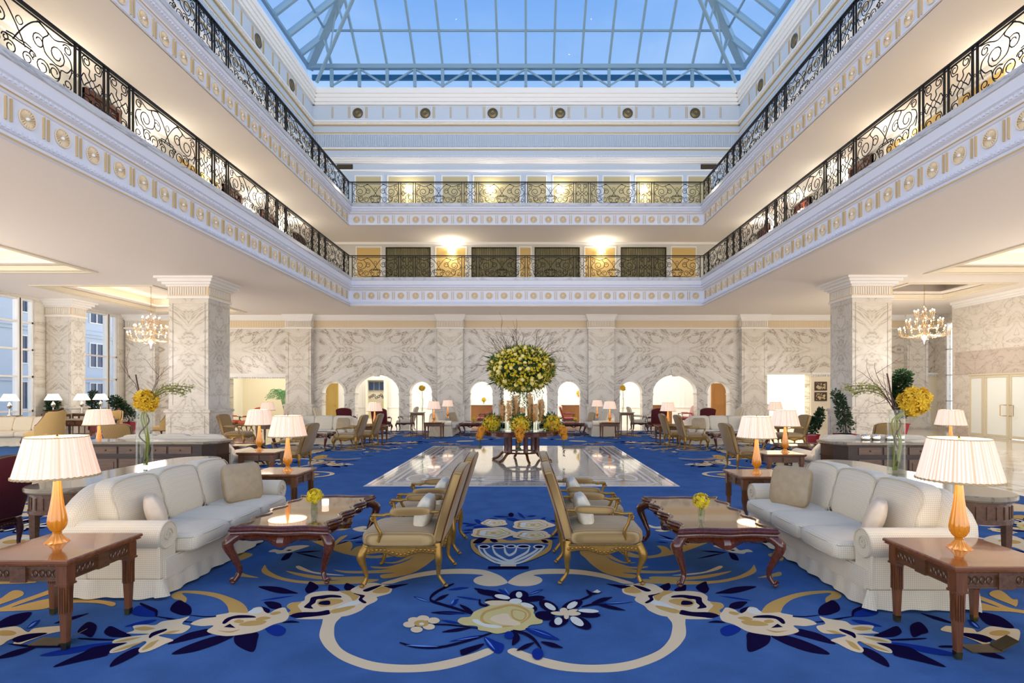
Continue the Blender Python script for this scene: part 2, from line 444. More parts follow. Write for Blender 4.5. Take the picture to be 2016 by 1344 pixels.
# inset marble carpet of mosaic in the middle of the room
IX0, IX1, IY0, IY1 = -2.95, 2.78, 9.92, 17.5
t = NT('mosaic inset floor'); x, y, z = t.xyz()
cx, cy = (IX0+IX1)/2, (IY0+IY1)/2
dx = t.math('SUBTRACT', (IX1-IX0)/2, t.math('ABSOLUTE', t.math('SUBTRACT', x, cx)))
dy = t.math('SUBTRACT', (IY1-IY0)/2, t.math('ABSOLUTE', t.math('SUBTRACT', y, cy)))
d = t.math('MINIMUM', dx, dy)
W_, D_, G_, C_ = lin((228,220,206)), lin((62,52,44)), lin((142,134,126)), lin((205,192,168))
st = [(0, W_), (.06, D_), (.085, W_), (.15, C_), (.27, D_), (.29, W_), (.36, G_), (.42, W_), (.48, G_), (1.05, W_), (1.12, D_), (1.15, C_), (1.3, C_)]
col = t.ramp(t.math('DIVIDE', d, 1.35), [(p/1.35, c) for p, c in st], True)
sp = t.node('ShaderNodeTexVoronoi'); sp.inputs['Scale'].default_value = 22; t.l.new(t.obj(), sp.inputs['Vector'])
mo = t.math('MULTIPLY', t.math('LESS_THAN', sp.outputs['Distance'], .33), band(t, d, .155, .265))
col = t.mix(mo, col, lin((48,40,34)))
# ovals in the wide white band
per = t.math('SUBTRACT', t.math('FRACT', t.math('MULTIPLY', t.math('ADD', x, 20.0), 1.05)), .5)
pery = t.math('SUBTRACT', t.math('FRACT', t.math('MULTIPLY', t.math('ADD', y, 20.0), 1.05)), .5)
isx = t.math('LESS_THAN', dy, dx)
pp = t.math('ADD', t.math('MULTIPLY', per, isx), t.math('MULTIPLY', pery, t.math('SUBTRACT', 1.0, isx)))
r = t.math('ADD', t.math('POWER', t.math('DIVIDE', pp, .5), 2.0), t.math('POWER', t.math('DIVIDE', t.math('SUBTRACT', d, .78), .22), 2.0))
ov = t.math('MULTIPLY', t.math('MULTIPLY', t.math('GREATER_THAN', r, .55), t.math('LESS_THAN', r, .95)), band(t, d, .49, 1.05))
ov2 = t.math('MULTIPLY', t.math('LESS_THAN', r, .55), band(t, d, .49, 1.05))
col = t.mix(ov, col, lin((226,220,208))); col = t.mix(ov2, col, lin((176,160,140)))
ck = t.node('ShaderNodeTexChecker'); ck.inputs['Scale'].default_value = 14; t.l.new(t.obj(), ck.inputs['Vector'])
inn = t.math('GREATER_THAN', d, 1.15)
col = t.mix(t.math('MULTIPLY', t.math('MULTIPLY', ck.outputs['Fac'], inn), .8), col, lin((116,104,88)))
t.set(Base_Color=col, Roughness=.05); t.b.inputs['Specular IOR Level'].default_value = .32; M['inset'] = t.mat
mb = MB(); mb.box(IX0, IX1, IY0, IY1, 0.0, .012); struct(mb.build('floor_inset', M['inset'], smooth=0))
# ------------------------------------------------------------------ carpet, its woven pattern laid in as flat pieces of coloured pile
def pile(name, c, var=.16):
    t = NT(name); n = t.noise(t.obj(), 2.6, 5, .4); n2 = t.noise(t.obj(), 90, 2)
    col = lin(c); f = t.math('ADD', t.math('MULTIPLY', n, .8), t.math('MULTIPLY', n2, .25))
    t.set(Base_Color=t.mix(f, tuple(q*(1-var) for q in col[:3])+(1,), tuple(q*(1+var) for q in col[:3])+(1,)), Roughness=1.0)
    t.b.inputs['Specular IOR Level'].default_value = .0
    t.bump(n2, .3, .004); return t.mat
PILE = {'b': (70,102,150), 'c': (232,206,164), 'g': (204,162,92), 'n': (26,18,52), 'r': (28,52,132), 'l': (112,150,214), 'w': (226,222,204), 'y': (214,194,128)}
pk = list(PILE); pm = [pile('carpet pile ' + k, PILE[k], .42 if k == 'b' else .08) for k in pk]
mb = MB()
CX0, CX1, CY0, CY1 = -8.45, 8.15, -2.0, 24.5
for (x0, x1, y0, y1) in rect_holes(CX0, CX1, CY0, CY1, [(IX0, IX1, IY0, IY1)]): mb.box(x0, x1, y0, y1, 0, .008)
CARPET = '''
g10-2405,5397 -2304,5244 -2145,5086 -1991,4990 -1832,4937 -1606,4937 -1373,4976 -1172,4976 -1246,4885 -1442,4854 -1662,4846 -1906,4897 -2101,4990 -2270,5114 -2352,5215 -2388,5320
g10-2117,5215 -1910,5128 -1644,5044 -1343,5058 -1289,5003 -1367,4958 -1615,4963 -1819,5017 -1998,5114
c10-2077,5335 -2055,5366 -1950,5274 -1838,5186 -1676,5134 -1519,5086 -1662,5094 -1821,5142 -1995,5244
g10-1680,5250 -1562,5215 -1370,5215 -1190,5259 -1060,5366 -961,5559 -904,5804 -879,6030 -786,6070 -733,5804 -768,5627 -823,5366 -921,5128 -1124,5003 -1186,5100 -1069,5157 -1349,5142 -1542,5157
g10-1351,5351 -1209,5335 -1126,5397 -1022,5559 -960,5877 -957,6030 -887,6011 -916,5593 -1001,5366 -1149,5289 -1295,5289
g10-1266,5477 -1149,5493 -1078,5627 -1018,5840 -990,6030 -968,5804 -1029,5593 -1138,5445
g10-2354,6340 -2318,6428 -2175,6362 -2056,6192 -2014,6234 -2018,6451 -1958,6519 -1959,6276 -1945,6070 -1913,6276 -1830,6234 -1756,6070 -1716,5877 -1699,6030 -1611,6070 -1620,5915 -1565,5767 -1407,5696 -1277,5804 -1176,6070 -1136,5991 -1198,5696 -1383,5610 -1554,5661 -1745,5767 -1924,5915 -2090,6070
n10-1948,6110 -1888,6191 -1824,6315 -1775,6459 -1743,6565 -1790,6498 -1854,6390 -1911,6245
l10-1963,6255 -1890,6260 -1807,6283 -1739,6322 -1694,6353 -1747,6348 -1825,6334 -1903,6298
r10-1771,6192 -1730,6177 -1686,6182 -1655,6209 -1636,6234 -1665,6243 -1708,6248 -1746,6227
c10-2579,5840 -2563,5934 -2459,5896 -2452,6030 -2344,6090 -2235,6070 -2259,5991 -2307,5896 -2340,5822 -2444,5767 -2501,5822
n10-2410,5885 -2389,5874 -2370,5875 -2360,5892 -2355,5907 -2370,5914 -2391,5920 -2405,5907
n10-2312,5543 -2275,5551 -2261,5608 -2283,5716 -2306,5804 -2331,5794 -2357,5760 -2346,5662
n10-2290,5804 -2216,5800 -2135,5815 -2071,5849 -2029,5877 -2083,5879 -2160,5873 -2235,5844
n10-2268,5804 -2167,5729 -2055,5659 -1962,5616 -1903,5593 -1971,5643 -2073,5713 -2182,5770
c10-1997,6832 -1909,6960 -1800,6934 -1739,7040 -1735,6883 -1864,6807 -1750,6757 -1802,6684 -1896,6708
g10-2172,6757 -2124,6749 -2078,6767 -2048,6816 -2030,6857 -2064,6861 -2111,6857 -2149,6815
g10-2896,5822 -2719,5767 -2687,5661 -2741,5526
g10-2562,5186 -2423,5100 -2280,5017 -2432,5044 -2528,5086
g10-2800,4584 -2790,4683 -2627,4683 -2440,4628 -2227,4499 -2103,4398 -2010,4282 -1967,4190 -2091,4190 -2212,4358 -2352,4499 -2512,4584 -2658,4628 -2739,4628 -2632,4520 -2584,4418 -2653,4479 -2721,4499
c10-45,3575 -199,3436 -365,3347 -563,3319 -772,3342 -987,3460 -1145,3614 -1242,3754 -1289,3858 -1330,4017 -1362,4172 -1237,4190 -1237,4034 -1197,3889 -1140,3754 -1044,3614 -911,3510 -770,3442 -614,3414 -467,3424 -325,3479 -181,3562 -87,3635
c10-1125,4871 -1018,4996 -873,5141 -665,5246 -440,5274 -253,5246 -128,5141 -52,5034 -2,4907 -19,4858 -92,4806 -193,4806 -273,4858 -311,4945 -289,5034 -232,5087 -333,5119 -512,5127 -687,5100 -849,5021 -960,4932 -1029,4863
n10-2175,4787 -2045,4692 -1914,4628 -1818,4621 -1758,4628 -1844,4691 -1970,4771 -2090,4801
r10-2000,4468 -1936,4480 -1866,4507 -1808,4545 -1771,4573 -1818,4564 -1885,4544 -1951,4508
n10-1772,4920 -1661,4811 -1634,4717 -1673,4628 -1737,4717 -1759,4822
n10-1561,4834 -1437,4717 -1466,4661 -1527,4695 -1561,4787
n10-1423,4878 -1311,4763 -1340,4672 -1407,4740 -1434,4834
n10-1954,4438 -1889,4448 -1804,4398 -1761,4301 -1836,4301 -1910,4378
c10-1729,4339 -1728,4418 -1644,4458 -1671,4563 -1641,4650 -1548,4683 -1438,4672 -1347,4695 -1209,4672 -1076,4541 -1053,4458 -1102,4358 -1119,4263 -1179,4172 -1254,4136 -1342,4102 -1557,4102 -1514,4136 -1652,4190 -1666,4263
g10-1729,4339 -1721,4418 -1652,4438 -1650,4358 -1572,4244 -1572,4208 -1652,4190 -1666,4263
n10-1630,4172 -1580,4226 -1450,4235 -1375,4272 -1338,4199 -1394,4163 -1525,4128 -1582,4128
n10-1592,4339 -1590,4438 -1611,4531 -1575,4563 -1475,4595 -1388,4573 -1365,4531 -1452,4531 -1504,4499 -1547,4489 -1535,4418 -1543,4358 -1505,4301 -1562,4310
g10-1520,4418 -1512,4479 -1445,4510 -1363,4499 -1319,4438 -1391,4358 -1460,4339
n10-1501,4398 -1501,4448 -1446,4468 -1416,4428 -1406,4378 -1458,4374
g10-1358,4244 -1302,4320 -1193,4358 -1214,4282 -1300,4208
w10-1333,4301 -1264,4438 -1184,4479 -1175,4398 -1263,4339
g10-1421,4672 -1327,4683 -1225,4563 -1240,4458 -1305,4563
n10-1294,4628 -1214,4628 -1178,4563 -1179,4499 -1123,4428 -1140,4408 -1204,4479 -1218,4563
c10-1340,4695 -1320,4787 -1282,4858 -1187,4883 -1110,4846 -1025,4811 -989,4717 -988,4628 -1051,4563 -1093,4541 -1185,4584 -1278,4628
n10-1080,4799 -1019,4822 -875,4858 -944,4787 -999,4740
g10-1145,4672 -1094,4787 -1016,4740 -1009,4650 -1093,4628
n10-1234,4695 -1178,4672 -1103,4822 -1178,4787
n10-1929,4339 -1858,4301 -1817,4244 -1827,4172 -1878,4263
n10-1634,4034 -1582,4076 -1504,4042 -1564,4034
r10-1707,3936 -1654,4000 -1563,3936 -1535,3858 -1555,3813 -1623,3843
n10-1864,3843 -1735,3873 -1669,3739 -1617,3588 -1693,3614 -1807,3711
n10-2115,3928 -2153,3912 -2226,3843 -2252,3697 -2196,3711 -2110,3783 -2034,3858
n10-1872,3820 -1995,3813 -2105,3669 -2130,3549 -2016,3575 -1937,3655 -1888,3739
n10-2651,4468 -2490,4339 -2398,4190 -2453,4172 -2580,4244 -2636,4320 -2669,4418
n10-2385,4167 -2265,4136 -2171,4149 -2176,4159 -2275,4154 -2390,4177
n10-2513,4097 -2377,4050 -2287,4042 -2292,4052 -2387,4067 -2519,4106
c10-2293,4017 -2266,4102 -2178,4136 -2191,4172 -2130,4208 -2111,4226 -1981,4217 -1976,4310 -1925,4329 -1861,4244 -1807,4208 -1790,4282 -1739,4320 -1684,4244 -1637,4172 -1621,4067 -1682,4000 -1732,3889 -1810,3843 -1915,3813 -2025,3843 -2103,3896 -2106,3984 -2191,3976
n10-2070,4034 -2082,4119 -2023,4172 -1917,4163 -1870,4128 -1952,4119 -2029,4102 -2040,4017
n11-2019,3960 -2005,4017 -1924,3944 -1977,3952
g10-1995,4050 -1982,4093 -1926,4067 -1932,4025
g10-1933,4000 -1883,4067 -1763,4067 -1766,4000 -1858,3976
g10-1800,4208 -1750,4244 -1719,4208 -1761,4172
g10-1858,4102 -1821,4145 -1751,4119 -1812,4067
g10-2033,3904 -1943,3889 -1878,3920 -1923,3865
w10-1978,4226 -1963,4301 -1919,4310 -1876,4244 -1916,4190
n10-2848,3936 -2844,3976 -2722,3904 -2581,3813 -2696,3798 -2802,3858
n10-3063,4050 -2948,3976 -2842,3798 -2938,3843 -3003,3873 -3053,3968
r10-2968,3529 -2892,3614 -2736,3697 -2630,3711 -2703,3614 -2832,3536
n10-2755,3382 -2723,3562 -2703,3655 -2535,3704 -2543,3562 -2538,3523 -2636,3454
n10-2400,3641 -2347,3549 -2395,3382 -2448,3485 -2441,3601
n10-2903,3768 -2775,3747 -2644,3746 -2656,3762 -2798,3776 -2916,3784
r10-2741,3968 -2672,4067 -2584,4084 -2625,4000
r10-2878,4226 -2913,4358 -2747,4282 -2631,4154 -2768,4154
n10-2916,4380 -2781,4280 -2695,4223 -2645,4154 -2631,4154 -2703,4266 -2811,4341 -2934,4415
n10-2621,4139 -2475,4091 -2305,4037 -2311,4047 -2487,4112 -2628,4151
c10-2647,3858 -2626,3904 -2684,3976 -2625,4000 -2536,3992 -2524,4059 -2424,4102 -2379,4145 -2356,4017 -2263,3968 -2256,3858 -2367,3843 -2388,3813 -2250,3754 -2265,3697 -2296,3601 -2342,3568 -2387,3614 -2404,3711 -2446,3725 -2472,3601 -2537,3562 -2568,3628 -2533,3711 -2625,3704 -2650,3754 -2596,3798 -2475,3843 -2588,3850
g10-2623,3718 -2581,3724 -2539,3743 -2513,3774 -2497,3798 -2527,3792 -2569,3780 -2603,3751
g10-2539,3581 -2502,3604 -2467,3642 -2445,3690 -2433,3725 -2460,3707 -2497,3676 -2524,3629
g10-2359,3601 -2338,3619 -2328,3658 -2338,3712 -2348,3754 -2363,3739 -2379,3710 -2375,3657
g10-2643,3928 -2588,3904 -2539,3898 -2512,3917 -2498,3936 -2536,3952 -2588,3967 -2626,3956
g10-2381,3843 -2350,3843 -2322,3857 -2307,3883 -2299,3904 -2321,3903 -2351,3896 -2372,3872
n10-2426,3779 -2425,3817 -2394,3897 -2419,3928 -2471,3869 -2451,3802
n10-3681,3952 -3747,4154 -3645,4226 -3534,4017 -3599,3960
n10-3296,4017 -3252,4045 -3214,4095 -3197,4159 -3188,4208 -3220,4185 -3262,4145 -3288,4081
r10-3418,3936 -3397,3947 -3397,3982 -3426,4039 -3454,4084 -3468,4075 -3478,4051 -3457,3998
l10-3418,3944 -3417,3962 -3424,3991 -3439,4025 -3452,4050 -3452,4036 -3449,4012 -3436,3978
c10-3610,3936 -3517,3968 -3354,3873 -3363,3936 -3233,3976 -3191,3968 -3117,3904 -3186,3843 -3226,3739 -3239,3683 -3304,3711 -3320,3843 -3370,3754 -3354,3669 -3471,3697 -3676,3904
n10-3364,3768 -3333,3843 -3199,3858 -3239,3754 -3278,3711
g10-3421,3858 -3410,3831 -3432,3815 -3477,3815 -3529,3831 -3569,3858 -3581,3885 -3560,3902 -3514,3902 -3461,3885
n10-3330,3697 -3098,3669 -2945,3669 -2921,3641 -3137,3641
n10-3209,3485 -3149,3499 -3103,3539 -3089,3604 -3086,3655 -3129,3643 -3183,3615 -3209,3554
g10-4055,4244 -3970,4310 -3956,4458 -3930,4650 -3926,4787 -3862,4811 -3827,4672 -3880,4418 -3888,4320 -3800,4458 -3707,4531 -3601,4499 -3444,4499 -3163,4428 -3111,4339 -3248,4398 -3456,4418 -3559,4358 -3635,4272 -3898,4235 -4000,4190
g10-4178,4479 -4151,4499 -4221,4683 -4129,4672 -4029,4563 -4035,4378 -4043,4339
g10-4577,4907 -4549,4932 -4342,4970 -4208,4883 -4467,4846 -4506,4834
w10-4561,4945 -4535,4976 -4518,5028 -4519,5093 -4524,5141 -4543,5116 -4564,5073 -4569,5009
g10-4622,5008 -4662,5154 -4599,5154 -4568,4952
c10-5751,6032 -5924,6444 -5796,6534 -5463,6357 -5365,6110 -5497,5993 -5491,5808
g10-5560,6275 -5533,6218 -5552,6167 -5610,6141 -5684,6149 -5748,6188 -5777,6245 -5760,6297 -5701,6324 -5624,6315
w10-5632,6405 -5612,6364 -5623,6327 -5663,6309 -5715,6315 -5760,6345 -5782,6386 -5771,6423 -5731,6442 -5678,6435
g10-7045,7350 -7003,7587 -6701,7466 -6620,7293 -6776,7182
g10-6523,6818 -6321,6918 -6372,7237 -6196,6918 -6233,6720
c10-7598,7972 -7640,8325 -7150,8180 -7076,7905 -7298,7839
w10-6315,6755 -6148,6893 -5947,6976 -5972,7004 -6195,6943 -6341,6782
n10-6518,7127 -6454,7180 -6424,7295 -6451,7459 -6483,7587 -6528,7541 -6575,7452 -6565,7294
n10-5449,5808 -5372,5807 -5313,5838 -5294,5902 -5290,5955 -5344,5954 -5413,5940 -5447,5882
r00-770,4552 -729,4503 -681,4460 -640,4438 -613,4428 -641,4461 -684,4506 -731,4538
l00-750,4531 -717,4498 -678,4466 -644,4446 -622,4434 -645,4456 -679,4488 -718,4514
n00-488,4862 -587,4720 -632,4580 -610,4438 -504,4354 -404,4287 -243,4178 -242,4202 -405,4334 -506,4403 -604,4479 -610,4546 -569,4669 -479,4831
n00-582,4448 -550,4463 -518,4501 -496,4560 -484,4606 -507,4593 -540,4566 -566,4510
r00-506,4706 -459,4698 -406,4708 -361,4738 -331,4763 -365,4768 -415,4767 -467,4742
r00-440,4349 -416,4361 -398,4397 -392,4454 -390,4499 -407,4489 -428,4465 -439,4411
l00-436,4378 -428,4396 -423,4424 -422,4456 -423,4479 -428,4465 -435,4442 -438,4410
n00-368,4378 -335,4305 -294,4241 -254,4207 -228,4190 -250,4238 -284,4304 -328,4354
n00-569,4217 -499,4192 -418,4181 -349,4194 -303,4208 -352,4225 -426,4243 -506,4238
r00-502,4211 -445,4199 -378,4191 -319,4191 -279,4193 -320,4202 -380,4212 -447,4215
r00-413,4552 -358,4517 -293,4487 -237,4474 -199,4468 -237,4492 -295,4524 -359,4545
r00-466,4076 -427,4046 -382,4023 -343,4018 -317,4017 -344,4037 -384,4063 -429,4076
n00-509,3993 -382,3979 -183,3929 -183,3943 -385,4005 -511,4008
n00-431,3873 -376,3871 -314,3885 -261,3918 -225,3944 -265,3944 -324,3938 -384,3910
n00-84,3867 -235,3756 -415,3658 -574,3665 -681,3713 -679,3695 -569,3632 -408,3625 -227,3723 -80,3848
l00-640,3669 -583,3656 -516,3647 -458,3647 -419,3648 -459,3657 -520,3668 -586,3672
r00-360,3725 -302,3738 -234,3765 -174,3801 -134,3828 -177,3817 -240,3797 -307,3762
l00-310,3747 -272,3754 -226,3768 -185,3785 -158,3798 -186,3792 -228,3781 -273,3764
r00-125,3798 -35,3725 17,3669 -1,3562 -45,3575 -96,3669
l00-120,3783 -103,3731 -80,3676 -57,3634 -41,3608 -53,3642 -72,3693 -97,3744
n00-264,3575 -256,3614 -123,3697 -143,3628 -189,3575 -246,3529
n00-287,4740 -239,4668 -183,4611 -131,4591 -97,4584 -129,4632 -179,4696 -238,4733
n00-221,4476 -204,4358 -138,4337 -154,4434 -35,4464 -37,4493 -165,4483 -152,4380 -195,4399 -210,4482
c00-561,4107 -564,4074 -583,4055 -611,4055 -638,4074 -653,4107 -650,4140 -631,4160 -603,4160 -576,4140
c00-476,4067 -480,4036 -499,4016 -527,4016 -553,4036 -567,4067 -564,4099 -544,4120 -516,4120 -490,4099
c00-494,3960 -497,3930 -516,3911 -543,3911 -568,3930 -582,3960 -579,3990 -560,4009 -533,4009 -507,3990
c00-573,3912 -576,3883 -594,3865 -621,3865 -646,3883 -660,3912 -658,3942 -640,3960 -613,3960 -587,3942
c00-643,3997 -645,3967 -663,3948 -691,3948 -717,3967 -732,3997 -730,4028 -712,4048 -684,4048 -658,4028
c00-622,4072 -625,4041 -644,4021 -671,4021 -698,4041 -713,4072 -712,4105 -693,4125 -664,4125 -637,4105
g00-548,4017 -552,3984 -576,3964 -609,3964 -640,3984 -657,4017 -654,4050 -630,4071 -596,4071 -564,4050
w00-580,4007 -582,3994 -589,3987 -600,3987 -611,3994 -617,4007 -616,4020 -608,4028 -597,4028 -586,4020
n00185,4573 170,4505 131,4464 82,4464 42,4505 25,4573 39,4644 78,4688 129,4688 170,4644
n0054,4491 36,4453 -8,4445 -61,4469 -104,4517 -121,4571 -104,4611 -59,4620 -4,4594 39,4545
n00318,4525 301,4483 257,4449 202,4434 157,4443 138,4475 154,4516 198,4551 254,4567 301,4557
n00250,4274 229,4241 191,4245 147,4284 116,4346 108,4406 128,4442 169,4438 213,4395 244,4333
n00142,4458 129,4411 94,4382 52,4382 16,4411 1,4458 13,4507 48,4537 92,4537 128,4507
r00189,4595 222,4606 259,4636 292,4682 313,4717 289,4708 254,4687 217,4644
l00193,4595 217,4610 245,4635 271,4663 288,4683 270,4671 244,4651 216,4623
r00-74,4717 -54,4654 -27,4600 2,4574 22,4563 8,4605 -14,4663 -45,4702
l00-25,4740 -16,4698 -3,4652 11,4617 21,4595 14,4624 3,4666 -11,4708
n00-36,4588 -57,4558 -109,4554 -174,4578 -228,4621 -250,4668 -230,4699 -176,4703 -110,4678 -56,4634
y00-342,4050 -322,4119 -259,4136 -238,4226 -178,4301 -122,4358 -172,4418 -113,4458 17,4448 106,4408 175,4358 225,4272 224,4190 280,4102 277,4017 193,3984 151,3904 63,3889 -36,3843 -111,3881 -174,3904 -193,3968 -285,3984
c00-165,4428 -89,4448 17,4438 122,4358 45,4398 -68,4358 -122,4368
g00-174,4067 -165,4226 -66,4320 53,4378 160,4301 204,4172 146,4034 29,3952 -82,3968
y00-154,4084 -141,4208 -49,4282 54,4339 152,4263 182,4154 125,4034 21,3976 -84,4000
c00-105,4102 -58,4172 21,4190 53,4102 125,4017 77,3976 -14,4000 -80,4050
w00-238,4076 -196,4084 -148,4017 -48,3984 -5,3952 -80,3936 -189,4000
g0055,4272 153,4235 167,4136 125,4050 59,4119
y0067,4254 145,4217 153,4136 125,4076 70,4136
w00132,4584 127,4544 114,4519 97,4519 84,4544 78,4584 82,4625 95,4651 113,4651 127,4625
w0032,4507 18,4485 -14,4483 -54,4501 -86,4533 -99,4567 -86,4590 -52,4593 -12,4574 20,4541
w00131,4442 121,4409 96,4389 65,4389 39,4409 28,4442 37,4476 63,4497 95,4497 121,4476
w00225,4322 212,4305 185,4308 152,4330 127,4364 119,4395 132,4413 160,4410 193,4387 218,4353
n00413,4251 388,4216 346,4228 302,4281 272,4358 270,4431 295,4469 340,4457 385,4399 413,4320
n00620,4437 605,4369 562,4299 508,4254 463,4248 443,4283 456,4348 497,4419 553,4469 601,4475
n00728,4164 706,4134 659,4119 604,4124 562,4147 548,4180 569,4210 617,4226 673,4221 716,4197
n00632,3943 605,3911 563,3922 521,3972 495,4044 496,4111 524,4147 568,4134 611,4080 635,4007
n00480,4088 467,4029 432,3977 387,3950 349,3957 331,3997 342,4055 377,4109 424,4138 463,4130
n00381,4138 363,4092 324,4070 278,4080 242,4118 231,4170 248,4218 288,4241 336,4231 371,4191
w00394,4267 379,4252 354,4266 329,4305 313,4353 313,4394 328,4410 353,4394 378,4354 394,4306
w00577,4420 572,4378 551,4329 523,4293 498,4281 485,4299 489,4339 509,4388 538,4426 564,4439
w00725,4234 707,4215 666,4206 618,4213 580,4231 568,4255 585,4275 627,4283 676,4277 713,4258
w00581,3986 562,3966 535,3979 509,4018 495,4071 497,4117 516,4138 544,4125 570,4083 584,4030
w00430,4089 431,4048 421,4010 404,3988 386,3992 374,4019 373,4059 383,4099 400,4121 418,4118
c00486,4244 478,4210 461,4189 442,4189 428,4210 424,4244 432,4280 449,4302 469,4302 483,4280
c00474,4180 460,4162 429,4155 392,4163 363,4183 353,4207 366,4225 398,4232 436,4224 465,4204
c00582,4190 568,4167 538,4152 502,4152 474,4167 465,4190 478,4213 508,4228 545,4228 573,4213
c00487,4136 481,4108 470,4090 459,4090 451,4108 449,4136 455,4165 466,4184 477,4184 486,4165
c00566,4264 557,4243 534,4223 506,4211 484,4212 475,4225 484,4246 507,4266 535,4278 558,4277
n00576,4427 682,4521 740,4617 737,4639 679,4562 575,4449
n00682,4706 737,4617 806,4650 768,4606 693,4584
w01724,4639 773,4706 798,4650 770,4623
n00610,4318 706,4357 797,4366 801,4390 709,4400 611,4341
n00687,4398 733,4399 789,4427 841,4484 877,4531 842,4528 791,4514 734,4462
n00723,4378 772,4322 835,4277 895,4260 937,4254 903,4291 850,4341 783,4371
r00739,4388 810,4383 896,4390 976,4411 1030,4428 979,4431 902,4430 813,4413
l00802,4398 852,4399 913,4405 969,4417 1007,4426 970,4425 916,4421 854,4411
n0056,3896 105,3843 122,3768 107,3711 72,3662 70,3739 75,3813
r0078,3820 73,3785 57,3764 37,3764 19,3785 12,3820 17,3856 33,3878 54,3878 71,3856
n0075,3879 154,3822 210,3738 256,3621 264,3635 224,3770 162,3864 78,3904
n00102,3588 136,3598 174,3627 204,3674 223,3711 198,3702 162,3682 127,3638
n00262,3718 296,3672 338,3638 380,3629 409,3628 386,3659 349,3699 303,3718
r00276,3542 268,3496 249,3468 226,3468 209,3496 202,3542 210,3590 229,3620 252,3620 271,3590
r00158,3928 213,3843 282,3777 348,3754 394,3747 358,3802 300,3877 225,3920
l00185,3928 225,3891 271,3850 313,3818 341,3798 314,3823 273,3860 226,3898
r00-283,7499 -228,7462 -164,7444 -108,7458 -71,7473 -110,7499 -168,7526 -231,7524
r0042,7739 63,7603 94,7480 128,7410 151,7372 137,7462 112,7587 77,7686
r00174,7499 207,7481 245,7483 280,7511 304,7536 280,7547 245,7556 206,7535
r00-521,7298 -492,7179 -457,7095 -424,7080 -402,7084 -421,7164 -452,7265 -489,7309
r00-506,6905 -451,6823 -391,6786 -341,6822 -309,6861 -347,6917 -404,6978 -462,6966
r00-608,6949 -568,6947 -525,6970 -489,7021 -466,7061 -495,7061 -536,7050 -577,7006
r00-102,7372 -56,7279 -1,7223 50,7231 83,7249 51,7312 2,7387 -55,7404
r00-333,7372 -296,7314 -253,7274 -215,7270 -190,7274 -215,7313 -254,7362 -297,7380
r00355,7249 379,7239 403,7272 419,7354 429,7422 412,7428 388,7417 367,7346
r00480,7249 512,7189 554,7153 594,7162 622,7178 599,7219 563,7267 519,7275
r00501,6993 525,6971 555,6973 583,7008 602,7039 585,7053 558,7063 527,7038
r00-617,6571 -585,6568 -549,6584 -521,6621 -502,6652 -525,6653 -559,6647 -592,6615
r00447,6493 478,6481 515,6493 550,6536 573,6571 551,6578 516,6579 478,6544
r00420,6342 450,6331 486,6336 519,6359 541,6379 520,6385 487,6388 451,6370
r00-706,7131 -651,7087 -588,7052 -533,7041 -497,7039 -535,7069 -592,7107 -655,7128
r00-615,6734 -577,6722 -533,6728 -496,6753 -472,6776 -500,6783 -540,6786 -583,6766
n00-7,7588 -13,7514 -30,7469 -53,7469 -73,7514 -83,7588 -78,7663 -60,7711 -36,7711 -16,7663
g00-452,6305 -293,6342 -144,6342 -8,6251 153,6342 301,6342 448,6287 455,6127 409,5832 241,5564 70,5398 -98,5398 -237,5564 -380,5801 -447,6059
b00-383,6134 -5,6155 378,6134 377,5960 242,5650 104,5447 -5,5385 -109,5447 -254,5680 -365,5927
w00-368,6017 -311,5747 -184,5481 -91,5396 -4,5374 98,5410 203,5565 324,5837 370,6030 362,6055 313,5890 193,5620 92,5468 -7,5433 -91,5454 -178,5534 -300,5793 -360,6035
w00-307,5948 -255,5711 -152,5530 -6,5412 133,5558 250,5767 306,5942 299,5978 239,5835 124,5627 -8,5482 -147,5598 -243,5769 -297,5971
w00-206,5966 -169,5744 -95,5588 -3,5471 81,5587 179,5770 206,5965 195,5987 165,5832 70,5655 -6,5544 -87,5654 -154,5796 -196,5986
w00-77,5972 -64,5780 -9,5656 54,5773 67,5968 54,5984 36,5829 -12,5734 -45,5822 -64,5980
w00-229,6009 -239,5959 -270,5928 -311,5928 -347,5959 -364,6009 -356,6060 -324,6092 -282,6092 -246,6060
n00-248,6009 -255,5978 -278,5959 -308,5959 -334,5978 -346,6009 -339,6040 -316,6060 -286,6060 -260,6040
w00-59,6019 -72,5972 -110,5944 -158,5944 -199,5972 -217,6019 -205,6066 -166,6096 -117,6096 -76,6066
n00-78,6019 -88,5992 -117,5975 -154,5975 -185,5992 -198,6019 -188,6046 -159,6064 -121,6064 -90,6046
w0057,6022 46,5980 18,5953 -18,5953 -47,5980 -60,6022 -50,6066 -22,6093 15,6093 45,6066
n0038,6022 31,5999 12,5985 -13,5985 -33,5999 -41,6022 -34,6046 -15,6061 10,6061 30,6046
w00214,6016 198,5969 159,5941 111,5941 72,5969 56,6016 70,6063 110,6092 159,6092 199,6063
n00195,6016 183,5988 153,5972 117,5972 86,5988 75,6016 86,6043 116,6060 153,6060 184,6043
w00367,6002 354,5952 321,5922 282,5922 251,5952 240,6002 253,6053 286,6085 325,6085 357,6053
n00349,6002 339,5971 316,5952 289,5952 267,5971 259,6002 268,6034 291,6053 319,6053 341,6034
c01-89,5385 66,5385 68,5327 -86,5327
n01-204,5327 188,5327 186,5252 -201,5252
n00-434,6162 -386,6131 -340,6158 -310,6257 -293,6342 -327,6361 -375,6364 -413,6283
n00-256,6305 -230,6222 -199,6176 -171,6191 -153,6215 -170,6271 -198,6336 -229,6343
n00334,6269 351,6200 374,6158 400,6165 419,6180 407,6226 388,6282 361,6293
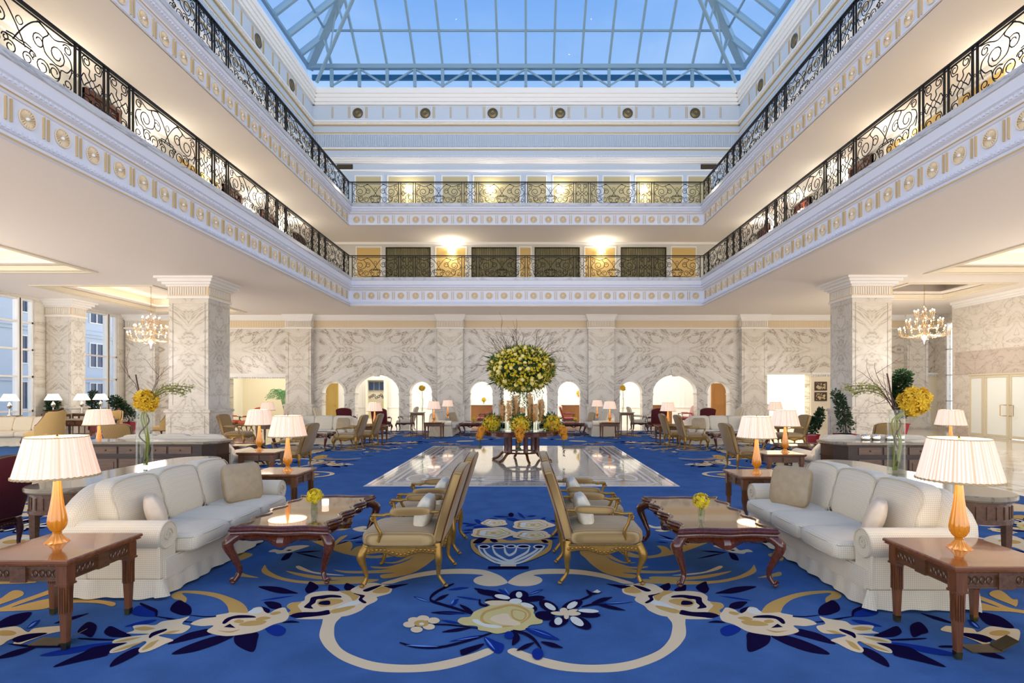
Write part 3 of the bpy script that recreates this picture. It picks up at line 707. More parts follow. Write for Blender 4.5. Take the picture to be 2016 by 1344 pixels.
c00-93,7107 -76,7036 -110,6979 -166,6958 -209,6922 -267,6903 -318,6947 -356,6995 -408,7038 -426,7107 -397,7169 -379,7229 -353,7297 -290,7307 -232,7285 -171,7285 -114,7247 -103,7171
g00-142,7107 -129,7055 -154,7012 -195,6996 -227,6970 -270,6955 -308,6988 -336,7024 -375,7056 -388,7107 -366,7153 -353,7197 -334,7247 -287,7254 -244,7238 -200,7238 -158,7210 -149,7154
w00-152,7107 -141,7062 -162,7025 -198,7011 -226,6988 -264,6975 -297,7004 -321,7035 -354,7063 -366,7107 -346,7147 -335,7185 -318,7228 -278,7234 -241,7220 -203,7220 -166,7196 -159,7148
y00-166,7107 -153,7073 -170,7047 -198,7041 -217,7021 -244,7008 -267,7033 -283,7058 -310,7075 -319,7107 -300,7135 -293,7162 -284,7197 -253,7198 -228,7184 -199,7189 -172,7173 -170,7136
c00-202,7107 -196,7086 -206,7068 -223,7062 -236,7051 -254,7045 -269,7058 -281,7073 -296,7086 -302,7107 -292,7126 -287,7144 -279,7163 -260,7166 -243,7160 -225,7160 -208,7149 -205,7126
g00-226,7107 -224,7097 -228,7089 -236,7086 -243,7081 -251,7078 -258,7085 -263,7092 -271,7098 -273,7107 -269,7116 -266,7124 -262,7133 -254,7135 -246,7132 -237,7132 -230,7127 -228,7116
c00537,6993 496,6898 425,6836 376,6756 294,6706 205,6742 130,6777 37,6806 -6,6895 13,6993 5,7088 25,7196 120,7238 210,7251 304,7294 400,7263 442,7162 489,7085
g00449,6993 419,6922 367,6876 331,6816 270,6778 204,6806 148,6832 79,6853 47,6920 61,6993 56,7063 72,7142 141,7173 207,7182 276,7213 346,7191 378,7118 413,7061
w00428,6993 403,6932 358,6892 327,6839 274,6807 216,6831 167,6853 107,6872 80,6930 93,6993 89,7054 102,7122 162,7148 220,7156 278,7183 339,7163 366,7101 397,7052
y00407,6993 385,6949 349,6923 330,6881 292,6854 250,6878 216,6895 169,6903 150,6947 166,6993 160,7036 166,7089 213,7103 254,7105 296,7131 341,7118 355,7068 378,7034
c00336,6993 324,6964 303,6945 289,6920 264,6905 236,6916 213,6927 185,6936 172,6964 179,6993 177,7022 184,7053 212,7065 238,7069 266,7081 294,7072 307,7043 321,7021
g00290,6993 285,6980 275,6971 268,6959 256,6952 244,6957 233,6962 219,6966 214,6979 217,6993 216,7006 219,7021 232,7027 245,7028 257,7034 270,7030 276,7017 283,7006
c0069,6591 37,6497 -35,6438 -82,6363 -162,6310 -257,6344 -337,6383 -435,6410 -490,6494 -477,6591 -486,6683 -477,6789 -383,6833 -288,6842 -194,6881 -90,6856 -39,6758 11,6680
g00-22,6591 -45,6521 -98,6477 -133,6421 -192,6381 -263,6407 -323,6435 -395,6456 -436,6519 -426,6591 -432,6659 -425,6736 -356,6769 -286,6775 -217,6803 -141,6785 -103,6714 -66,6656
w00-44,6591 -63,6531 -109,6492 -139,6443 -190,6409 -253,6431 -304,6456 -367,6474 -402,6529 -393,6591 -398,6649 -391,6716 -332,6744 -271,6749 -212,6774 -147,6758 -114,6697 -82,6647
y00-65,6591 -82,6547 -121,6523 -138,6484 -175,6454 -220,6477 -256,6497 -306,6504 -331,6545 -316,6591 -323,6632 -323,6684 -276,6700 -232,6699 -191,6723 -142,6714 -123,6664 -100,6630
c00-139,6591 -148,6563 -170,6544 -183,6521 -208,6504 -237,6515 -262,6527 -291,6536 -308,6562 -303,6591 -305,6618 -301,6649 -274,6662 -246,6664 -218,6676 -188,6668 -172,6640 -157,6617
g00-187,6591 -191,6578 -201,6569 -207,6558 -219,6550 -233,6555 -244,6561 -258,6565 -265,6577 -263,6591 -264,6604 -262,6618 -249,6624 -236,6625 -224,6630 -210,6627 -202,6614 -195,6603
c00464,6485 465,6405 397,6355 336,6318 276,6265 197,6267 138,6319 74,6352 10,6405 18,6485 48,6553 58,6633 117,6694 204,6689 279,6692 367,6696 419,6631 430,6552
g00394,6485 395,6426 346,6388 301,6360 256,6321 197,6323 153,6361 105,6386 58,6425 64,6485 87,6535 95,6594 138,6639 202,6635 257,6637 321,6640 360,6592 369,6535
w00378,6485 380,6434 337,6401 298,6377 259,6342 207,6344 169,6378 128,6400 88,6433 93,6485 113,6528 120,6579 157,6617 212,6614 260,6616 315,6619 349,6578 356,6528
y00360,6485 365,6447 329,6425 300,6410 274,6379 236,6381 211,6411 181,6424 147,6447 155,6485 173,6515 174,6554 200,6583 242,6575 274,6577 317,6584 340,6552 340,6515
c00306,6485 307,6461 287,6445 269,6434 250,6417 226,6418 208,6434 189,6445 170,6461 173,6485 182,6505 186,6529 203,6546 229,6545 250,6546 276,6547 292,6528 296,6505
g00270,6485 271,6474 261,6467 253,6461 244,6453 233,6454 224,6461 215,6466 206,6474 208,6485 212,6494 214,6505 222,6514 234,6513 244,6513 256,6514 264,6505 265,6494
c10-4600,16250 -4624,16374 -4695,16485 -4806,16574 -4945,16630 -5100,16650 -5255,16630 -5394,16574 -5505,16485 -5576,16374 -5600,16250 -5576,16126 -5505,16015 -5394,15926 -5255,15870 -5100,15850 -4945,15870 -4806,15926 -4695,16015 -4624,16126
b10-4680,16250 -4701,16349 -4760,16438 -4853,16509 -4970,16554 -5100,16570 -5230,16554 -5347,16509 -5440,16438 -5499,16349 -5520,16250 -5499,16151 -5440,16062 -5347,15991 -5230,15946 -5100,15930 -4970,15946 -4853,15991 -4760,16062 -4701,16151
g10-4850,16250 -4862,16304 -4898,16353 -4953,16392 -5023,16416 -5100,16425 -5177,16416 -5247,16392 -5302,16353 -5338,16304 -5350,16250 -5338,16196 -5302,16147 -5247,16108 -5177,16084 -5100,16075 -5023,16084 -4953,16108 -4898,16147 -4862,16196
w10-4975,16250 -4981,16281 -4999,16309 -5027,16331 -5061,16345 -5100,16350 -5139,16345 -5173,16331 -5201,16309 -5219,16281 -5225,16250 -5219,16219 -5201,16191 -5173,16169 -5139,16155 -5100,16150 -5061,16155 -5027,16169 -4999,16191 -4981,16219
c10-3800,11300 -3829,11448 -3915,11582 -4047,11688 -4215,11757 -4400,11780 -4585,11757 -4753,11688 -4885,11582 -4971,11448 -5000,11300 -4971,11152 -4885,11018 -4753,10912 -4585,10843 -4400,10820 -4215,10843 -4047,10912 -3915,11018 -3829,11152
b10-3896,11300 -3921,11419 -3992,11526 -4104,11611 -4244,11665 -4400,11684 -4556,11665 -4696,11611 -4808,11526 -4879,11419 -4904,11300 -4879,11181 -4808,11074 -4696,10989 -4556,10935 -4400,10916 -4244,10935 -4104,10989 -3992,11074 -3921,11181
g10-4100,11300 -4115,11365 -4157,11423 -4224,11470 -4307,11500 -4400,11510 -4493,11500 -4576,11470 -4643,11423 -4685,11365 -4700,11300 -4685,11235 -4643,11177 -4576,11130 -4493,11100 -4400,11090 -4307,11100 -4224,11130 -4157,11177 -4115,11235
w10-4250,11300 -4257,11337 -4279,11371 -4312,11397 -4354,11414 -4400,11420 -4446,11414 -4488,11397 -4521,11371 -4543,11337 -4550,11300 -4543,11263 -4521,11229 -4488,11203 -4446,11186 -4400,11180 -4354,11186 -4312,11203 -4279,11229 -4257,11263
c10-5650,14600 -5677,14736 -5755,14859 -5877,14956 -6030,15018 -6200,15040 -6370,15018 -6523,14956 -6645,14859 -6723,14736 -6750,14600 -6723,14464 -6645,14341 -6523,14244 -6370,14182 -6200,14160 -6030,14182 -5877,14244 -5755,14341 -5677,14464
b10-5738,14600 -5761,14709 -5826,14807 -5928,14885 -6057,14935 -6200,14952 -6343,14935 -6472,14885 -6574,14807 -6639,14709 -6662,14600 -6639,14491 -6574,14393 -6472,14315 -6343,14265 -6200,14248 -6057,14265 -5928,14315 -5826,14393 -5761,14491
g10-5925,14600 -5938,14659 -5978,14713 -6038,14756 -6115,14783 -6200,14793 -6285,14783 -6362,14756 -6422,14713 -6462,14659 -6475,14600 -6462,14541 -6422,14487 -6362,14444 -6285,14417 -6200,14407 -6115,14417 -6038,14444 -5978,14487 -5938,14541
w10-6062,14600 -6069,14634 -6089,14665 -6119,14689 -6158,14705 -6200,14710 -6242,14705 -6281,14689 -6311,14665 -6331,14634 -6338,14600 -6331,14566 -6311,14535 -6281,14511 -6242,14495 -6200,14490 -6158,14495 -6119,14511 -6089,14535 -6069,14566
'''
lvl = 0
for line in CARPET.strip().split('\n'):
    ci = pk.index(line[0]); mir = line[1] == '1'; sh = line[2] == '1'
    pts = [tuple(int(a)/1000 for a in q.split(',')) for q in line[3:].split(' ')]
    if not sh: pts = smooth_loop(pts, 4)
    lvl += 1; z = .0085 + lvl*.000035
    # the repeat comes back turned at the far end, beside it, and under the seating groups
    big = max(p[1] for p in pts) > 9
    for (ox, oy, fl_) in (((0, 0, 1),) if big else ((0, 0, 1), (0, 27.5, -1), (-5.4, 27.3, -1), (5.4, 27.3, -1), (-6.2, 8.9, 1), (6.2, 8.9, 1), (-6.6, 2.7, 1), (6.6, 2.7, 1), (-6.2, 22.6, -1), (6.2, 22.6, -1))):
        for sx in ((1, -1) if mir else (1,)):
            q = [(sx*p[0]-.165+ox, oy+fl_*p[1]) for p in pts]
            if ox or oy:
                if min(p[0] for p in q) < CX0+.05 or max(p[0] for p in q) > CX1-.05 or max(p[1] for p in q) > CY1-.02: continue
                if ox and oy < 20 and min(abs(p[0]+.165) for p in q) < 3.9: continue
                if min(p[1] for p in q) < IY1 and max(p[1] for p in q) > IY0 and min(abs(p[0]) for p in q) < 3.0: continue
            a = sum(q[i-1][0]*q[i][1]-q[i][0]*q[i-1][1] for i in range(len(q)))
            if a < 0: q = q[::-1]
            mb.add([(p[0], p[1], z) for p in q], [tuple(range(len(q)))], ci)
tag(mb.build('carpet', pm, smooth=0), 'large blue carpet woven with gold scrolls and cream flowers', 'carpet')
# second carpet under the far left seating, and its twin on the right
for sx, nm in ((-1, 'left'),):
    mb = MB(); X0, X1 = -18.2, -12.4
    mb.box(X0, X1, 13.6, 21.8, 0, .008)
    for a, b, ci in ((.25, .5, 1), (.32, .43, 0), (.75, .95, 2)):
        for (x0, x1, y0, y1) in rect_holes(X0+a, X1-a, 13.6+a, 21.8-a, [(X0+b, X1-b, 13.6+b, 21.8-b)]):
            mb.add([(x0,y0,.0085+a*.001),(x1,y0,.0085+a*.001),(x1,y1,.0085+a*.001),(x0,y1,.0085+a*.001)], [(0,1,2,3)], ci)
    tag(mb.build('carpet', pm, smooth=0), 'smaller blue carpet with banded border by the tall windows', 'carpet')
# ------------------------------------------------------------------ ground floor ceiling with coffers
hole_atr = (-AX, AX, -3, AY1)
coff = [(-16.9, -13.0, 19.0, 25.0), (-16.9, -13.3, 9.0, 16.65), (13.0, 16.35, 18.6, 21.5), (12.5, 16.35, 9.0, 16.85)]
mb = MB()
for (x0, x1, y0, y1) in rect_holes(XL-.5, XR+3, -3, 26.4, [hole_atr] + coff): mb.box(x0, x1, y0, y1, ZC, ZC+.02)
for (x0, x1, y0, y1) in coff:
    mb.box(x0-.3, x1+.3, y0-.3, y1+.3, ZC+.62, ZC+.66)
    for (a, b, c, d_) in rect_holes(x0-.32, x1+.32, y0-.32, y1+.32, [(x0-.3, x1+.3, y0-.3, y1+.3)]): mb.box(a, b, c, d_, ZC+.02, ZC+.66)
    for (a, b, c, d_) in rect_holes(x0, x1, y0, y1, [(x0+.32, x1-.32, y0+.32, y1-.32)]): mb.box(a, b, c, d_, ZC+.16, ZC+.22)
    for s_, w in ((.0, .10), (.10, .16), (.2, .05)):
        for (a, b, c, d_) in rect_holes(x0-.18+s_, x1+.18-s_, y0-.18+s_, y1+.18-s_, [(x0-.18+s_+w, x1+.18-s_-w, y0-.18+s_+w, y1+.18-s_-w)]):
            mb.box(a, b, c, d_, ZC-.035+s_*.25, ZC+.14, 1)
    pth = [(x0, y0), (x1, y0), (x1, y1), (x0, y1)]
mb.box(-AX, AX, 23.5, 23.62, ZC-.015, ZC+.02)
struct(mb.build('ceiling', [M['plaster'], M['coffer']], smooth=0))
for i, (x0, x1, y0, y1) in enumerate(coff):     # strip lights lie in the coves
    if i == 2: continue
    mb = MB()
    for (a, b, c, d_) in rect_holes(x0+.02, x1-.02, y0+.02, y1-.02, [(x0+.22, x1-.22, y0+.22, y1-.22)]): mb.box(a, b, c, d_, ZC+.225, ZC+.25)
    o = mb.build('cove_light', M['cove'], smooth=0)
    tag(o, 'glowing cove strip in the %s ceiling coffer on the %s' % (('far', 'near')[i % 2], ('left', 'right')[i//2]), 'light')
# gallery floors / soffits
mb = MB()
for (x0, x1, y0, y1) in rect_holes(-GX-.05, GX+.05, -3, GY+.05, [(-AX-.06, AX+.06, -3.5, AY1+.06)]):
    mb.box(x0, x1, y0, y1, ZC+.03, 6.60); mb.box(x0, x1, y0, y1, 8.894, 9.70, 0)
struct(mb.build('trim_1', [M['plaster']], smooth=0))
# ------------------------------------------------------------------ fascias of the two galleries
def fascia(idx, zb, zt, lower):
    path = [(-AX, -3), (-AX, AY1), (AX, AY1), (AX, -3)]; zb -= .012
    A = zb + (.26 if lower else .03); B = A + .42
    F_, G_ = 0, 1
    prof = []
    if lower: prof += [(-.02, zb, F_), (.07, zb, G_), (.07, zb+.035, F_), (.03, zb+.06, F_), (.03, zb+.10, F_), (.075, zb+.11, F_), (.075, zb+.17, F_), (.02, zb+.20, F_), (0, zb+.22, F_)]
    else: prof += [(-.02, zb, F_), (.03, zb, F_), (.03, zb+.02, F_), (0, zb+.025, F_)]
    prof += [(0, A, F_), (-.02, A+.01, F_), (-.02, B-.01, F_), (0, B, F_), (.02, B+.03, G_), (.035, B+.05, F_), (.04, B+.09, F_), (.10, B+.13, F_), (.10, B+.20, F_), (.14, B+.23, F_), (.14, zt-.13, 2), (.17, zt-.12, 2), (.17, zt, 2), (-.25, zt, 2)]
    mb = MB()
    moulding(mb, path, [(p[0], p[1]) for p in prof], False, side=-1, mfn=lambda j: prof[j][2])
    # dentils
    rows = [B+.145] + ([zb+.125] if lower else [])
    for zr in rows:
        o0 = .10 if zr > A else .075
        k = int(15.0/.085)
        for i in range(k):
            x = -7.5 + i*.085; mb.box(x, x+.045, AY1-o0-.03, AY1-o0, zr, zr+.045, 0)
        k = int(19.5/.085)
        for i in range(k):
            y = 4.0 + i*.085
            for s in (-1, 1):
                x = s*(AX-o0); mb.box(min(x, x-s*.03), max(x, x-s*.03), y, y+.045, zr, zr+.045, 0)
    # paired gold bars between the rosettes
    sp = .632
    zc = (A+B)/2
    for i in range(25):
        x = (i-12)*sp
        for q in (-.05, .035):
            if abs(x) < 7.5: mb.box(x+q-.0, x+q+.022, AY1-.012, AY1+.03, A+.04, B-.04, 1)
    for s in (-1, 1):
        for i in range(33):
            y = 23.2 - i*sp
            for q in (-.05, .035):
                xx = s*AX; mb.box(min(xx-s*.012, xx+s*.03), max(xx-s*.012, xx+s*.03), y+q, y+q+.022, A+.04, B-.04, 1)
    fo = struct(mb.build('trim_%d' % idx, [M['facade'], M['goldpaint'], M['marledge']], smooth=0))
    return fo, zc
def rosette_mesh():
    mb = MB(); n = 24
    mb.lathe([(.135,0),(.15,.012),(.145,.024),(.13,.018)], n, m=0, cap=False)
    for i in range(20):
        a = 2*PI*i/20; da = 2*PI/20*.42
        mb.add([(.03*cos(a-da),.03*sin(a-da),.008),(.03*cos(a+da),.03*sin(a+da),.008),(.13*cos(a+da),.13*sin(a+da),.008),(.137*cos(a),.137*sin(a),.02),(.13*cos(a-da),.13*sin(a-da),.008),(.09*cos(a),.09*sin(a),.03)],
               [(0,1,5),(1,2,5),(2,3,5),(3,4,5),(4,0,5)], 0)
    mb.lathe([(.136,.002),(.028,.006)], n, m=1, cap=False)
    mb.lathe([(.028,.0),(.027,.03),(.018,.04),(.001,.045)], 12, m=2)
    return mb
r0 = None
for idx, zb, zt, lower in ((2, 5.40, 6.617, True), (3, 8.894, 9.77, False)):
    fo, zc = fascia(idx, zb, zt, lower)
    if r0 is None:
        r0 = rosette_mesh().build('rosette', [M['beige'], M['goldpaint'], M['white']], fo, smooth=50)
        r0.location = (-.316, AY1+.018, zc); r0.rotation_euler = (PI/2, 0, 0); first = True
    def ros(loc, rot):
        global first
        if first and abs(loc[0]+.316) < .01: first = False; return
        o = r0.copy(); COL.objects.link(o); o.parent = fo; o.location = loc; o.rotation_euler = rot
    for i in range(24): ros(((i-12)*.632+.316, AY1+.018, zc), (PI/2, 0, 0))
    for s in (-1, 1):
        for i in range(30): ros((s*(AX+.018), 23.2-.316-i*.632, zc), (PI/2, 0, -s*PI/2))
# ------------------------------------------------------------------ wrought iron railings
def scroll(cx, cz, r0_, a0, turns, grow=-.62, n=16):
    pts = []
    for i in range(n+1):
        t_ = i/n; a = a0 + turns*2*PI*t_; r = r0_*(1 + grow*t_)
        pts.append((cx + r*cos(a), cz + r*sin(a)))
    return pts
def wide_panel():
    mb = MB(); H = .86; W = .98; z0 = .03
    def T(p, r=.0105, closed=False): mb.tube([(a, 0, z0+b) for a, b in p], r, 4, closed)
    for s in (-1, 1):
        def X(l): return [(s*a, b) for a, b in l]
        T(X(smooth_path([(.33,.82),(.22,.74),(.10,.60),(-.02,.42),(-.10,.28)],4)), .011)      # crossed centre arms
        T(X(smooth_path([(.95,.83),(.80,.80),(.62,.72),(.45,.78),(.30,.82)],4)))
        T(X(scroll(.66,.50,.17,-2.2,1.35)))
        T(X(smooth_path([(.56,.36),(.44,.42),(.40,.60),(.50,.74),(.33,.83)],4)))
        T(X(scroll(.33,.52,.12,1.0,1.3)))
        T(X(scroll(.86,.70,.09,2.8,-1.3))); T(X(scroll(.87,.14,.09,-2.8,1.3)))
        T(X(scroll(.40,.16,.13,-.2,1.35))); T(X(scroll(.62,.20,.12,2.4,-1.4))); T(X(scroll(.14,.14,.10,.3,1.3)))
        T(X(smooth_path([(.95,.45),(.86,.33),(.74,.30),(.70,.12),(.55,.04),(.3,.03),(.0,.03)],4)))
        T(X(smooth_path([(.80,.62),(.92,.55),(.95,.40),(.90,.25)],4)))
        T(X(scroll(.22,.24,.06,0,1.2)))
    T([(-.22,.30),(.22,.30)], .012); T([(-.2,.33),(-.1,.35),(0,.33),(.1,.35),(.2,.33)], .012); T([(-.16,.05),(.16,.05)], .01)
    T(smooth_loop([(-.06,.62),(0,.56),(.06,.62),(0,.69)],3), .008, True)
    T([(-.97,.0),(.97,.0)], .008)
    return mb
def narrow_panel():
    mb = MB(); z0 = .03
    def T(p, r=.0105, closed=False): mb.tube([(a, 0, z0+b) for a, b in p], r, 4, closed)
    for s in (-1, 1):
        for v in (-1, 1):
            def X(l): return [(s*a, .43+v*b) for a, b in l]
            T(X(scroll(.13,.33,.09,.3,1.3))); T(X(smooth_path([(.0,.06),(.07,.12),(.06,.22),(.18,.24),(.22,.36)],4)))
            T(X(smooth_path([(.24,.0),(.18,.10),(.13,.05),(.07,.0)],4)))
    T(smooth_loop([(-.06,.43),(0,.36),(.06,.43),(0,.50)],3), .008, True)
    return mb
def post_mesh():
    mb = MB(); mb.box(-.015,.015,-.015,.015,0,.93); mb.tube([(.03,0,.44),(.05,0,.47),(.07,0,.44),(.05,0,.41)],.006,4,True); return mb
WP = NP = PP = None
def railing(label, origin, rz, layout, length, group):
    # layout: list of (kind, centre) along local x
    global WP, NP, PP
    r = thing('railing', origin, rz, label, 'railing', group)
    mb = MB(); mb.box(0, length, -.03, .03, .93, .965); mb.box(0, length, -.012, .012, .87, .89); mb.build('handrail', M['iron'], r, smooth=0)
    mb = MB(); mb.box(0, length, -.012, .012, .02, .035); mb.build('bottom_rail', M['iron'], r, smooth=0)
    for kind, c in layout:
        if kind == 'W':
            if WP is None: WP = wide_panel().build('scroll_panel', M['iron'], r); o = WP
            else: o = WP.copy(); COL.objects.link(o); o.parent = r
        elif kind == 'N':
            if NP is None: NP = narrow_panel().build('scroll_panel', M['iron'], r); o = NP
            else: o = NP.copy(); COL.objects.link(o); o.parent = r
        else:
            if PP is None: PP = post_mesh().build('post', M['iron'], r, smooth=0); o = PP
            else: o = PP.copy(); COL.objects.link(o); o.parent = r
        o.location = (c, 0, 0)
    return r
def back_layout():
    L_ = []; x = .12; seq = ['W','N','W','N','W','W','N','W','N','W']; wd = {'W': 1.97, 'N': .52}
    tot = sum(wd[k] for k in seq) + .11*9; x = (2*AX-tot)/2
    L_.append(('P', x-.01))
    for i, k in enumerate(seq):
        L_.append((k, x+wd[k]/2)); x += wd[k]; L_.append(('P', x+.005))
        if i < 9: L_.append(('P', x+.105)); x += .11
    return L_
def side_layout():
    # measured from the far corner towards the camera
    L_ = []; x = .10; seq = ['N','W','N','N','W','N','N','W','N','N','W','N','N','W','N','N','W']; wd = {'W': 2.02, 'N': .52}
    L_.append(('P', x-.01))
    for i, k in enumerate(seq):
        L_.append((k, x+wd[k]/2)); x += wd[k]; L_.append(('P', x+.005)); L_.append(('P', x+.105)); x += .11
        if x > 21: break
    return L_
for nm, z in (('lower', 6.617), ('upper', 9.77)):
    railing('black wrought iron railing of the %s gallery across the far end' % nm, (-AX, AY1-.0, z), 0, back_layout(), 2*AX, None)
    railing('black wrought iron railing of the %s gallery along the left side' % nm, (-AX, AY1, z), -PI/2, side_layout(), 21, None)
    railing('black wrought iron railing of the %s gallery along the right side' % nm, (AX, AY1, z), -PI/2, side_layout(), 21, None)
# ------------------------------------------------------------------ gallery walls
def frame_strip(mb, u0, u1, z0, z1, w, dpt, put, m, cut=.0):
    for (a, b, c, d_) in rect_holes(u0, u1, z0, z1, [(u0+w, u1-w, z0+w, z1-w)]): put(mb, a, b, c, d_, 0, dpt, m)
def wallside(s):
    X = s*GX
    def put(mb, u0, u1, z0, z1, d0, d1, m): a, b = sorted((X-s*d0, X-s*d1)); mb.box(a, b, u0, u1, z0, z1, m)
    return put
def putback(mb, u0, u1, z0, z1, d0, d1, m): mb.box(u0, u1, GY-d1, GY-d0, z0, z1, m)
def gallery_wall(name, put, U0, U1, panels1, panels2, holes):
    mb = MB()
    for (a, b, c, d_) in rect_holes(U0, U1, 6.6, 8.894, holes): put(mb, a, b, c, d_, -.12, 0, 0)
    put(mb, U0, U1, 9.70, 16.16, -.12, 0, 1)
    for (a, b) in panels1:
        put(mb, a+.05, b-.05, 6.75, 8.62, 0, .008, 2); frame_strip(mb, a, b, 6.70, 8.70, .045, .03, put, 3)
    for (a, b) in panels2:
        put(mb, a+.05, b-.05, 9.85, 12.02, 0, .008, 4); frame_strip(mb, a, b, 9.80, 12.10, .05, .03, put, 3)
    put(mb, U0, U1, 8.78, 8.894, 0, .07, 3)
    # mouldings of the upper wall
    for z0, z1, d_, m in ((12.28, 12.36, .05, 3), (12.66, 12.72, .09, 3), (12.72, 12.80, .16, 3), (12.80, 12.86, .22, 3), (12.86, 12.93, .10, 3),
                          (13.30, 13.34, .06, 5), (13.34, 13.42, .04, 3), (14.04, 14.08, .04, 3), (14.08, 14.13, .07, 5),
                          (14.46, 14.52, .07, 5), (14.52, 14.62, .05, 3), (14.62, 14.70, .10, 3),
                          (15.44, 15.56, .10, 3), (15.56, 15.74, .16, 3), (15.74, 15.90, .21, 3), (15.90, 16.16, .27, 3)):
        put(mb, U0, U1, z0, z1, 0, d_, m)
    n = int((U1-U0)/.085)
    for i in range(n): put(mb, U0+i*.085, U0+i*.085+.04, 13.47, 14.02, 0, .055, 1)
    n = int((U1-U0)/.08)
    for i in range(n): put(mb, U0+i*.08, U0+i*.08+.045, 12.935, 12.985, 0, .13, 3)
    for i in range(n): put(mb, U0+i*.08, U0+i*.08+.045, 14.565, 14.61, 0, .08, 3)
    return mb
def bars(mb, put, centres, U0, U1):
    for c in centres:
        k = -1.62
        for off in (-1.215, -.405, .405, 1.215):
            u = c+off
            if U0 < u < U1:
                for q in (-.05, .0, .05) if abs(off) < .5 else (-.03, .03): put(mb, u+q-.01, u+q+.01, 14.84, 15.36, 0, .02, 5)
        frame_strip(mb, c-.33, c+.33, 14.80, 15.40, .02, .012, put, 3)
doors1 = [(-6.72, -4.57), (-2.62, -.46), (.40, 2.56), (4.52, 6.70)]
gm = [M['greywall'], M['palebl'], M['yellow'], M['white'], M['khaki'], M['goldpaint']]
gb = gallery_wall('b', putback, -GX, GX, [(-8.15, -6.92), (-4.35, -2.85), (-.34, .26), (2.78, 4.30), (6.92, 8.15)],
    [(-8.2,-6.9),(-6.65,-4.35),(-4.05,-2.75),(-2.55,-.25),(.0,1.0),(1.25,3.45),(3.65,5.0),(5.2,7.5),(7.7,8.9)], [(a, b, 6.6, 8.66) for a, b in doors1])
RC = [(-3.5+i)*3.23+1.615+.05 for i in range(7)]
RC = [(704.5-1036+132.8*i)*.0243 for i in range(6)]
bars(gb, putback, RC, -10, 10)
struct(gb.build('wall_back_gallery', gm, smooth=0))
sdoors = {-1: [(18.4,19.5),(21.0,22.1),(24.0,25.1),(12.6,13.7)], 1: [(16.1,17.2),(19.6,20.7),(22.9,24.0)]}
SR = [21.1-3.0, 21.1, 21.1+2.85, 15.1, 12.0, 9.0]
SR = [23.85-3.0*i for i in range(7)]
for s, nm in ((-1, 'left'), (1, 'right')):
    p1 = [(3+2.6*i, 5.2+2.6*i) for i in range(9) if not any(a < 5.3+2.6*i and b > 2.9+2.6*i for a, b in sdoors[s])]
    g = gallery_wall('s', wallside(s), -3, 31.5, p1, [(3+2.6*i, 5.2+2.6*i) for i in range(9)], [])
    bars(g, wallside(s), SR, -3, 26)
    struct(g.build('wall_%s_gallery' % nm, gm, smooth=0))
mb = MB()
for s in (-1, 1):      # return walls at the far corners of the galleries
    mb.box(min(s*8.3, s*10.3), max(s*8.3, s*10.3), 30.0, 30.1, 6.6, 12.4)
struct(mb.build('wall_gallery_ends', M['white'], smooth=0))
# curtained gallery windows in the back wall
for i, (a, b) in enumerate(doors1):
    mb = MB(); w = .035
    for (p, q, r_, t_) in rect_holes(a, b, 6.6, 8.66, [(a+w, b-w, 6.6, 8.62)]): mb.box(p, q, GY-.03, GY+.12, r_, t_, 0)
    mb.box(a+w, b-w, GY+.30, GY+.32, 6.6, 8.66, 0)
    o = struct(mb.build('window_%d' % (i+2), [M['darkframe']], smooth=0))
    mb = MB(); n = 90; ring = []
    for k in range(n+1):
        u = a+w + (b-a-2*w)*k/n; ring.append((u, GY+.055+.035*sin(k*1.35)+.012*sin(k*.31)))
    for k in range(n): mb.add([(ring[k][0],ring[k][1],6.62),(ring[k+1][0],ring[k+1][1],6.62),(ring[k+1][0],ring[k+1][1],8.62),(ring[k][0],ring[k][1],8.62)], [(0,1,2,3)], 0)
    mb.build('curtain', M['curtain'], o)
# dark wooden doors along the side galleries
di = 1
for s in (-1, 1):
    for (a, b) in sdoors[s]:
        p = wallside(s); mb = MB(); p(mb, a, b, 6.62, 8.72, 0, .06, 0); frame_strip(mb, a, b, 6.62, 8.72, .09, .10, p, 0)
        for q in (6.75, 7.45): frame_strip(mb, a+.17, b-.17, q, q+.55 if q < 7 else 8.5, .04, .09, p, 0)
        o = struct(mb.build('door_%d' % di, M['darkwood'], smooth=0)); di += 1
        mb = MB(); X = s*(GX-.11); mb.sq((X-s*.03, a+.2, 7.6), (.03,.03,.03), 1, 8, 6); mb.build('door_handle', M['brass'], o)
# vents above the upper gallery corners
for s, nm in ((-1, 'left'), (1, 'right')):
    mb = MB(); x0 = -9.05 if s < 0 else 8.35
    mb.box(x0, x0+.75, GY-.03, GY, 12.40, 12.62, 0)
    for k in range(5): mb.box(x0+.04, x0+.71, GY-.045, GY-.02, 12.43+k*.037, 12.445+k*.037, 1)
    tag(mb.build('air_vent', [M['darkframe'], M['bronze']], smooth=0), 'slatted air vent high on the far wall at the %s corner' % nm, 'vent')
# bronze roundels of the frieze
rd = None
def roundel(loc, rot, label):
    global rd
    if rd is None:
        mb = MB(); mb.lathe([(.24,0),(.25,.02),(.235,.045),(.215,.04),(.20,.02),(.10,.05),(.05,.03),(.001,.04)], 28)
        rd = mb.build('roundel_grille', M['bronze']); o = rd
    else: o = rd.copy(); COL.objects.link(o)
    o.location = loc; o.rotation_euler = rot; tag(o, label, 'vent', 'round bronze grilles along the skylight frieze')
ordn = ['first', 'second', 'third', 'fourth', 'fifth', 'sixth', 'seventh']
for i, x in enumerate(RC): roundel((x, GY-.0, 15.07), (PI/2, 0, 0), 'round bronze grille on the far frieze, %s from the left' % ordn[i])
for s, nm in ((-1, 'left'), (1, 'right')):
    for i, y in enumerate(SR[:6]): roundel((s*GX, y, 15.07), (PI/2, 0, -s*PI/2), 'round bronze grille on the %s frieze, %s from the far corner' % (nm, ordn[i]))
